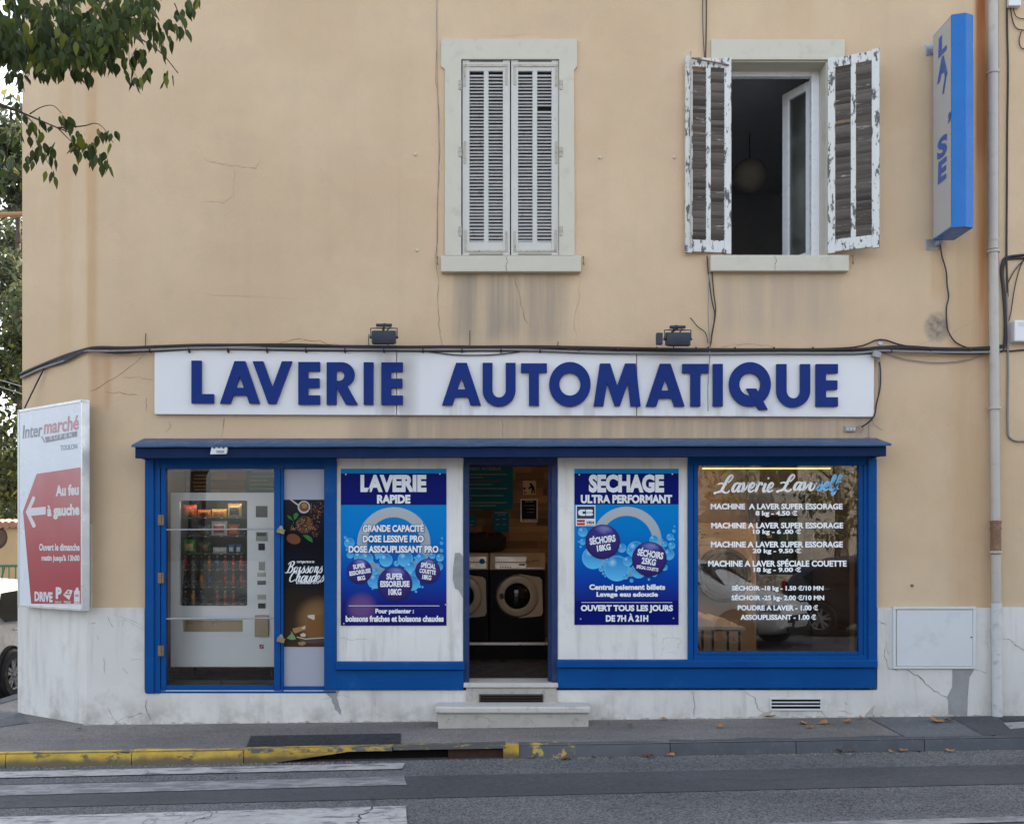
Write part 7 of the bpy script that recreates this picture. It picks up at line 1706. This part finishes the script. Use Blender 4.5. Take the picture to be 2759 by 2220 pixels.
# ------------------------------------------------------------------ background at the left: trees, garden wall, railing, lamp
M['leaf2'] = leafmat('pine_leaf', (.058, .076, .043), .25); M['leaf3'] = leafmat('shrub_leaf', (.075, .10, .048), .3)
def tree(name, loc, h, rad_, label, mat, seed, n, size, trunk_h):
    r_ = empty(name, loc, 0, label, 'tree'); b = Vector(loc); rr = random.Random(seed)
    MB().tube(spline([b + Vector((0, 0, -.2)), b + Vector((.1, 0, h * .3)), b + Vector((-.1, .1, h * .65)), b + Vector((0, 0, h * .92))], 4), [max(.03, .22 - .016 * i) for i in range(13)], 8).build('trunk', M['bark'], r_, smooth=True)
    cl_ = []
    for i in range(26):
        a = rr.uniform(0, 6.28); zz = trunk_h + (h - trunk_h) * rr.random(); k = math.sin(math.pi * min(1, max(.05, (zz - trunk_h) / (h - trunk_h) * .85 + .12))) ; q = rad_ * k * math.sqrt(rr.random())
        c = b + Vector((q * math.cos(a), q * math.sin(a), zz)); cl_.append((c, rr.uniform(.5, 1.1) * rad_ * .36))
        if i % 3 == 0: MB().tube([b + Vector((0, 0, zz * .8)), b.lerp(c, .6) + Vector((0, 0, 0.0)) if False else (b + Vector((0, 0, zz * .9))).lerp(c, .6), c], [.06, .04, .015], 5).build('branch', M['bark'], r_)
    ps = []
    for _ in range(n):
        c, q = rr.choice(cl_); v = Vector((rr.gauss(0, 1), rr.gauss(0, 1), rr.gauss(0, .8))); v *= q * (rr.random() ** .4) / max(.3, v.length); ps.append(c + v)
    leafmass('crown', ps, size, mat, r_, seed, 1.2)
    return r_
gz = z_road(-12, 5)
tree('pine_tree', (-13.6, 19.5, gz), 14.5, 3.6, 'tall dark pine behind the garden wall by the building corner', M['leaf2'], 4, 15000, (.16, .30), 2.0)
tree('broadleaf_tree', (-11.2, 15.5, gz), 8.6, 2.6, 'lighter green tree rising over the garden wall', M['leaf3'], 8, 12000, (.13, .24), 1.6)
tree('evergreen_tree', (-16.0, 14.5, gz), 11.0, 3.0, 'dark evergreen standing beside the pine beyond the frame edge', M['leaf2'], 15, 6000, (.16, .28), 2.5)
tree('cypress_tree', (-15.6, 27.0, gz), 15.0, 4.2, 'dense dark tree closing the gap far behind the garden wall', M['leaf2'], 51, 14000, (.22, .38), 1.5)
M['gwall'] = simple('ochre_render', (.52, .36, .19), .9, 0, .12, 2, .2); M['tile'] = simple('roof_tile', (.36, .17, .11), .8, 0, .3, 9, .2)
gw = empty('garden_wall', (-10, 10, gz), 0, 'ochre garden wall with pale tile coping behind the parked car', 'wall')
MB().box(-30, -5.6, 10, 10.25, gz - .2, Z(1412, 10)).build('wall', M['gwall'], gw)
tm = mesh_only(MB().lathe([(.075, -.21), (.075, .21)], (0, 0, 0), 'Y', 10, caps=True), 'coping_tile', M['tile'], True)
for i in range(60): inst(tm, 'coping_tile', gw, Vector((-13 + i * .13, 10.1, Z(1412, 10) + .01 + .008 * (i % 2))) - org(gw), (rad(8), 0, 0))
MB().box(-30, -13.1, 9.9, 10.35, Z(1412, 10) + .001, Z(1404, 10)).build('coping', M['tile'], gw)
MB().lathe([(.0, -.03), (.2, -.03), (.24, 0)], at(-12, 1448, 10), 'Y', 20).build('round_vent', simple('vent_brown', (.10, .06, .04), .8), gw)
gf = empty('green_railing', (-10, 8.6, gz), 0, 'green metal railing in front of the ochre garden wall', 'fence'); M['green'] = simple('green_paint', (.04, .13, .07), .5)
zt, zb = Z(1524, 8.6), gz + .1
MB().tube([(-30, 8.6, zt), (-6, 8.6, zt)], .025, 6).build('top_rail', M['green'], gf); MB().tube([(-30, 8.6, zb + .1), (-6, 8.6, zb + .1)], .025, 6).build('bottom_rail', M['green'], gf)
bm_ = mesh_only(MB().tube([(0, 0, zb), (0, 0, zt - .01)], .012, 5), 'bar', M['green'])
for i in range(60): inst(bm_, 'bar', gf, Vector((-13 + i * .12, 8.6, 0)) - org(gf))
MB().tube([(-9.1, 8.58, zb + .3), (-8.75, 8.58, zt - .02)], .016, 5).build('brace', M['green'], gf)
sl = empty('street_lamp', (-11.5, 9.2, gz), 0, 'orange-brown street lamp arm crossing in front of the pine', 'street lamp'); M['lampp'] = simple('lamp_post_paint', (.34, .17, .07), .5)
zl = Z(578, 9.2); MB().tube([(-11.5, 9.2, gz), (-11.5, 9.2, zl)], .07, 10).build('post', M['lampp'], sl, smooth=True); MB().tube([(-11.5, 9.2, zl - .05), (-7.6, 9.2, zl + .02)], .05, 8).build('arm', M['lampp'], sl, smooth=True); MB().obox((-7.3, 9.2, zl + .02), (.32, 0, 0), (0, .12, 0), (0, 0, .05)).build('lamp_head', M['grey'], sl, .03)
for i, (pa, pb_) in enumerate((((-40, 1012), (75, 1046)), ((-40, 1030), (75, 1066)))):
    r_ = empty('overhead_wire', at(0, 1030, 6), 0, ('upper pale overhead wire crossing in front of the trees', 'lower pale overhead wire crossing in front of the trees')[i], 'wire', 'overhead wires by the corner'); MB().tube([at(-900, 800, 9), at(pa[0], pa[1], 6), at(pb_[0], pb_[1], 5.2), Vector((CE.x + .05, 3.0 + i * .3, 3.2))], .008, 5).build('wire', M['cablegrey'], r_)

# ------------------------------------------------------------------ cars
M['carwhite'] = simple('car_white', (.80, .79, .77), .3, 0, .02, 9, 0, .3); M['cardark'] = simple('car_dark', (.03, .034, .045), .2, 0, .05); M['tyre'] = simple('tyre', (.018, .018, .019), .8); M['rim'] = simple('alloy', (.40, .40, .41), .4, .15); M['cglass'] = flat('car_glass', (.012, .017, .019), .12); M['chrome'] = simple('chrome', (.6, .6, .62), .15, .9); M['lamp'] = simple('headlamp', (.55, .57, .6), .1, .3); M['plate'] = flat('number_plate', (.5, .5, .48), .5)
def car(loc, rz, paint, label, group='parked cars'):
    # length along local +x (front), width along y, wheels on z = 0
    r_ = empty('parked_car', loc, rz, label, 'car', group)
    Lh = 2.05; W2 = .86
    # stations: x, z_low, z_belt, z_top, half-width low, half-width belt, half-width roof
    S = [(-2.05, .34, .72, .80, .62, .66, .60), (-1.98, .26, .88, 1.00, .76, .78, .66), (-1.75, .22, .93, 1.30, .82, .84, .62), (-1.35, .20, .95, 1.46, .84, .86, .60), (-.7, .20, .95, 1.52, .84, .86, .60), (0, .20, .95, 1.52, .84, .86, .60), (.45, .20, .94, 1.42, .84, .86, .58), (.85, .20, .93, 1.16, .84, .86, .62), (1.12, .20, .92, .99, .84, .86, .70), (1.55, .22, .84, .90, .83, .85, .66), (1.88, .24, .70, .78, .76, .78, .58), (2.05, .32, .56, .62, .55, .58, .46)]
    V = []; m_ = 9
    for x, zl_, zb_, zt_, wl_, wb_, wr_ in S:
        half = [(wl_ * .9, zl_), (wl_, zl_ + .10), (wb_, (zl_ + zb_) / 2), (wb_ * .985, zb_), (wr_, zt_ - .04 * (zt_ > 1.1)), (wr_ * .55, zt_ + .015), (0, zt_ + .02)]
        prof = [(y_, z_) for y_, z_ in half] + [(-y_, z_) for y_, z_ in half[-2::-1]]
        V += [(x, y_, z_) for y_, z_ in prof]
    n = 13; fs = []
    for i in range(len(S) - 1):
        for j in range(n): fs.append((i * n + j, i * n + (j + 1) % n, (i + 1) * n + (j + 1) % n, (i + 1) * n + j))
    fs += [tuple(range(n - 1, -1, -1)), tuple(range((len(S) - 1) * n, len(S) * n))]
    body = MB().add(V, fs).build('body', paint, r_, smooth=False, local=True)
    sub = body.modifiers.new('sub', 'SUBSURF'); sub.levels = 2; sub.render_levels = 2
    for p in body.data.polygons: p.use_smooth = True
    # glazing panels just proud of the bodywork
    def pane(nm, pts): MB().add(pts, [tuple(range(len(pts)))]).build(nm, M['cglass'], r_, local=True)
    for s_ in (1, -1):
        yb_, yt_ = s_ * .888, s_ * .735
        pane('side_window', [(-1.48, yb_ * .995, 1.00), (-.42, yb_, .98), (-.42, yt_ * 1.01, 1.40), (-1.28, yt_, 1.36), (-1.60, yb_ * .95, 1.10)]); pane('side_window', [(-.36, yb_, .98), (.80, yb_, .965), (.42, yt_ * 1.06, 1.30), (.28, yt_ * 1.03, 1.38), (-.36, yt_ * 1.01, 1.40)])
        MB().tube(arc_pts(-1.28, s_ * .875, .33, .345), .012, 5).build('wheel_arch', M['tyre'], r_, local=True); MB().tube(arc_pts(1.28, s_ * .875, .33, .345), .012, 5).build('wheel_arch', M['tyre'], r_, local=True)
        MB().lathe([(0, s_ * -.002), (.07, 0)], (-1.42, s_ * .872, .78), 'Y', 16).build('fuel_flap', paint, r_, local=True) if s_ < 0 else None
        MB().box(-.30, -.16, s_ * .866, s_ * .892, .86, .89).build('door_handle', M['chrome'], r_, .006, local=True); MB().box(-1.24, -1.10, s_ * .866, s_ * .892, .87, .90).build('door_handle', M['chrome'], r_, .006, local=True)
        MB().obox((.72, s_ * .98, 1.02), (.06, 0, 0), (0, .09, 0), (0, 0, .06)).build('mirror', paint, r_, .025, local=True)
        MB().obox((1.80, s_ * .60, .70), (.14, -.06 * s_, 0), (.05, .14 * s_, 0), (-.02, 0, .06)).build('headlight', M['lamp'], r_, .02, local=True); MB().obox((-1.99, s_ * .66, .90), (.03, 0, 0), (0, .09, 0), (0, 0, .12)).build('tail_light', flat('tail_red', (.35, .02, .02), .2), r_, .015, local=True)
        for x in (-1.28, 1.28):
            wh = empty('wheel', (x, s_ * .825, .32)); wh.parent = r_
            MB().lathe([(0, 0), (.352, 0), (.352, -s_ * .02), (0, -s_ * .02)], (x, s_ * .866, .335), 'Y', 28).build('wheel_well', M['tyre'], r_, local=True)
            MB().lathe([(.20, -.10), (.29, -.105), (.32, -.08), (.32, .08), (.29, .105), (.20, .10)], (0, 0, 0), 'Y', 28, caps=False).build('tyre', M['tyre'], wh, smooth=True, local=True)
            mb = MB()
            mb.lathe([(.20, s_ * .075), (.215, s_ * .095), (.19, s_ * .08), (.185, s_ * -.02), (.0, s_ * -.02)], (0, 0, 0), 'Y', 28, caps=False); mb.lathe([(.0, s_ * .09), (.035, s_ * .088), (.04, s_ * .07), (.04, 0)], (0, 0, 0), 'Y', 14)
            for k in range(10):
                a = 2 * math.pi * (k + .15 * (-1) ** k) / 10
                mb.obox((.115 * math.cos(a), s_ * .074, .115 * math.sin(a)), (.085 * math.cos(a), 0, .085 * math.sin(a)), (0, .008, 0), (-.021 * math.sin(a), 0, .021 * math.cos(a)))
            mb.build('rim', M['rim'], wh, local=True)
    pane('windscreen', [(.98, .60, 1.06), (.98, -.60, 1.06), (.46, -.52, 1.435), (.46, .52, 1.435)]); pane('rear_window', [(-1.86, .56, 1.10), (-1.86, -.56, 1.10), (-1.55, -.50, 1.42), (-1.55, .50, 1.42)])
    MB().obox((2.02, 0, .52), (.03, 0, 0), (0, .42, 0), (0, 0, .06)).build('grille', M['tyre'], r_, .02, local=True); MB().obox((2.045, 0, .34), (.02, 0, 0), (0, .50, 0), (0, 0, .05)).build('bumper_intake', M['tyre'], r_, .015, local=True); MB().obox((2.075, 0, .43), (.008, 0, 0), (0, .26, 0), (0, 0, .055)).build('number_plate', M['plate'], r_, local=True)
    MB().obox((-2.06, 0, .66), (.008, 0, 0), (0, .26, 0), (0, 0, .055)).build('number_plate', M['plate'], r_, local=True)
    return r_
def arc_pts(x, y, r, zc): return [(x + r * 1.06 * math.cos(rad(a)), y, zc - .02 + r * 1.06 * math.sin(rad(a))) for a in range(-10, 191, 10)]
car((-6.98, 3.30 + 1.28, z_road(-6.5, 3.3)), rad(90), M['carwhite'], 'white hatchback parked round the corner behind the building, rear wheel showing')
car((3.75, -8.5, z_road(4, -8.3)), rad(38), M['carwhite'], 'white car across the street mirrored in the display window')
car((7.9, -9.2, z_road(7, -9)), rad(30), M['cardark'], 'dark car across the street mirrored at the edge of the display window')

# ------------------------------------------------------------------ across the street (mirrored in the panes)
OH = empty('opposite_house', (2, -20, 0), 0, 'pale house across the street mirrored in the shop glass', 'building'); M['ohw'] = simple('pale_render', (.16, .145, .125), .9, 0, .1, 2)
mb = MB(); wall_holes(mb, -6, 14, -.4, 6.2, [(x, x + 1.1, 3.4, 5.1) for x in (-4, 0, 4, 8, 12)] + [(x, x + 1.1, .9, 2.6) for x in (-4, 4, 8, 12)] + [(0.0, 1.1, 0.05, 2.3)], -19.0, -.3); mb.build('wall', M['ohw'], OH)
MB().box(-6.5, 14.5, -26, -18.5, 6.21, 6.45).build('roof', M['tile'], OH)
for x in (-4, 0, 4, 8, 12): MB().box(x, x + 1.1, -19.2, -19.15, 3.4, 5.1).build('window', M['cglass'], OH)
for x in (-4, 4, 8, 12): MB().box(x, x + 1.1, -19.2, -19.15, .9, 2.6).build('window', M['cglass'], OH)
MB().box(0, 1.1, -19.2, -19.15, .05, 2.3).build('door', M['brown2'], OH)
tree('lime_tree', (5.2, -16.4, z_near(5, -16)), 7.5, 2.4, 'broad street tree across the road mirrored in the shop glass', M['leaf3'], 37, 4000, (.10, .18), 2.2)
tree('lime_tree', (9.0, -15.5, z_near(9, -15)), 6.5, 2.0, 'street tree across the road mirrored in the display window', M['leaf3'], 31, 3000, (.10, .18), 1.9)
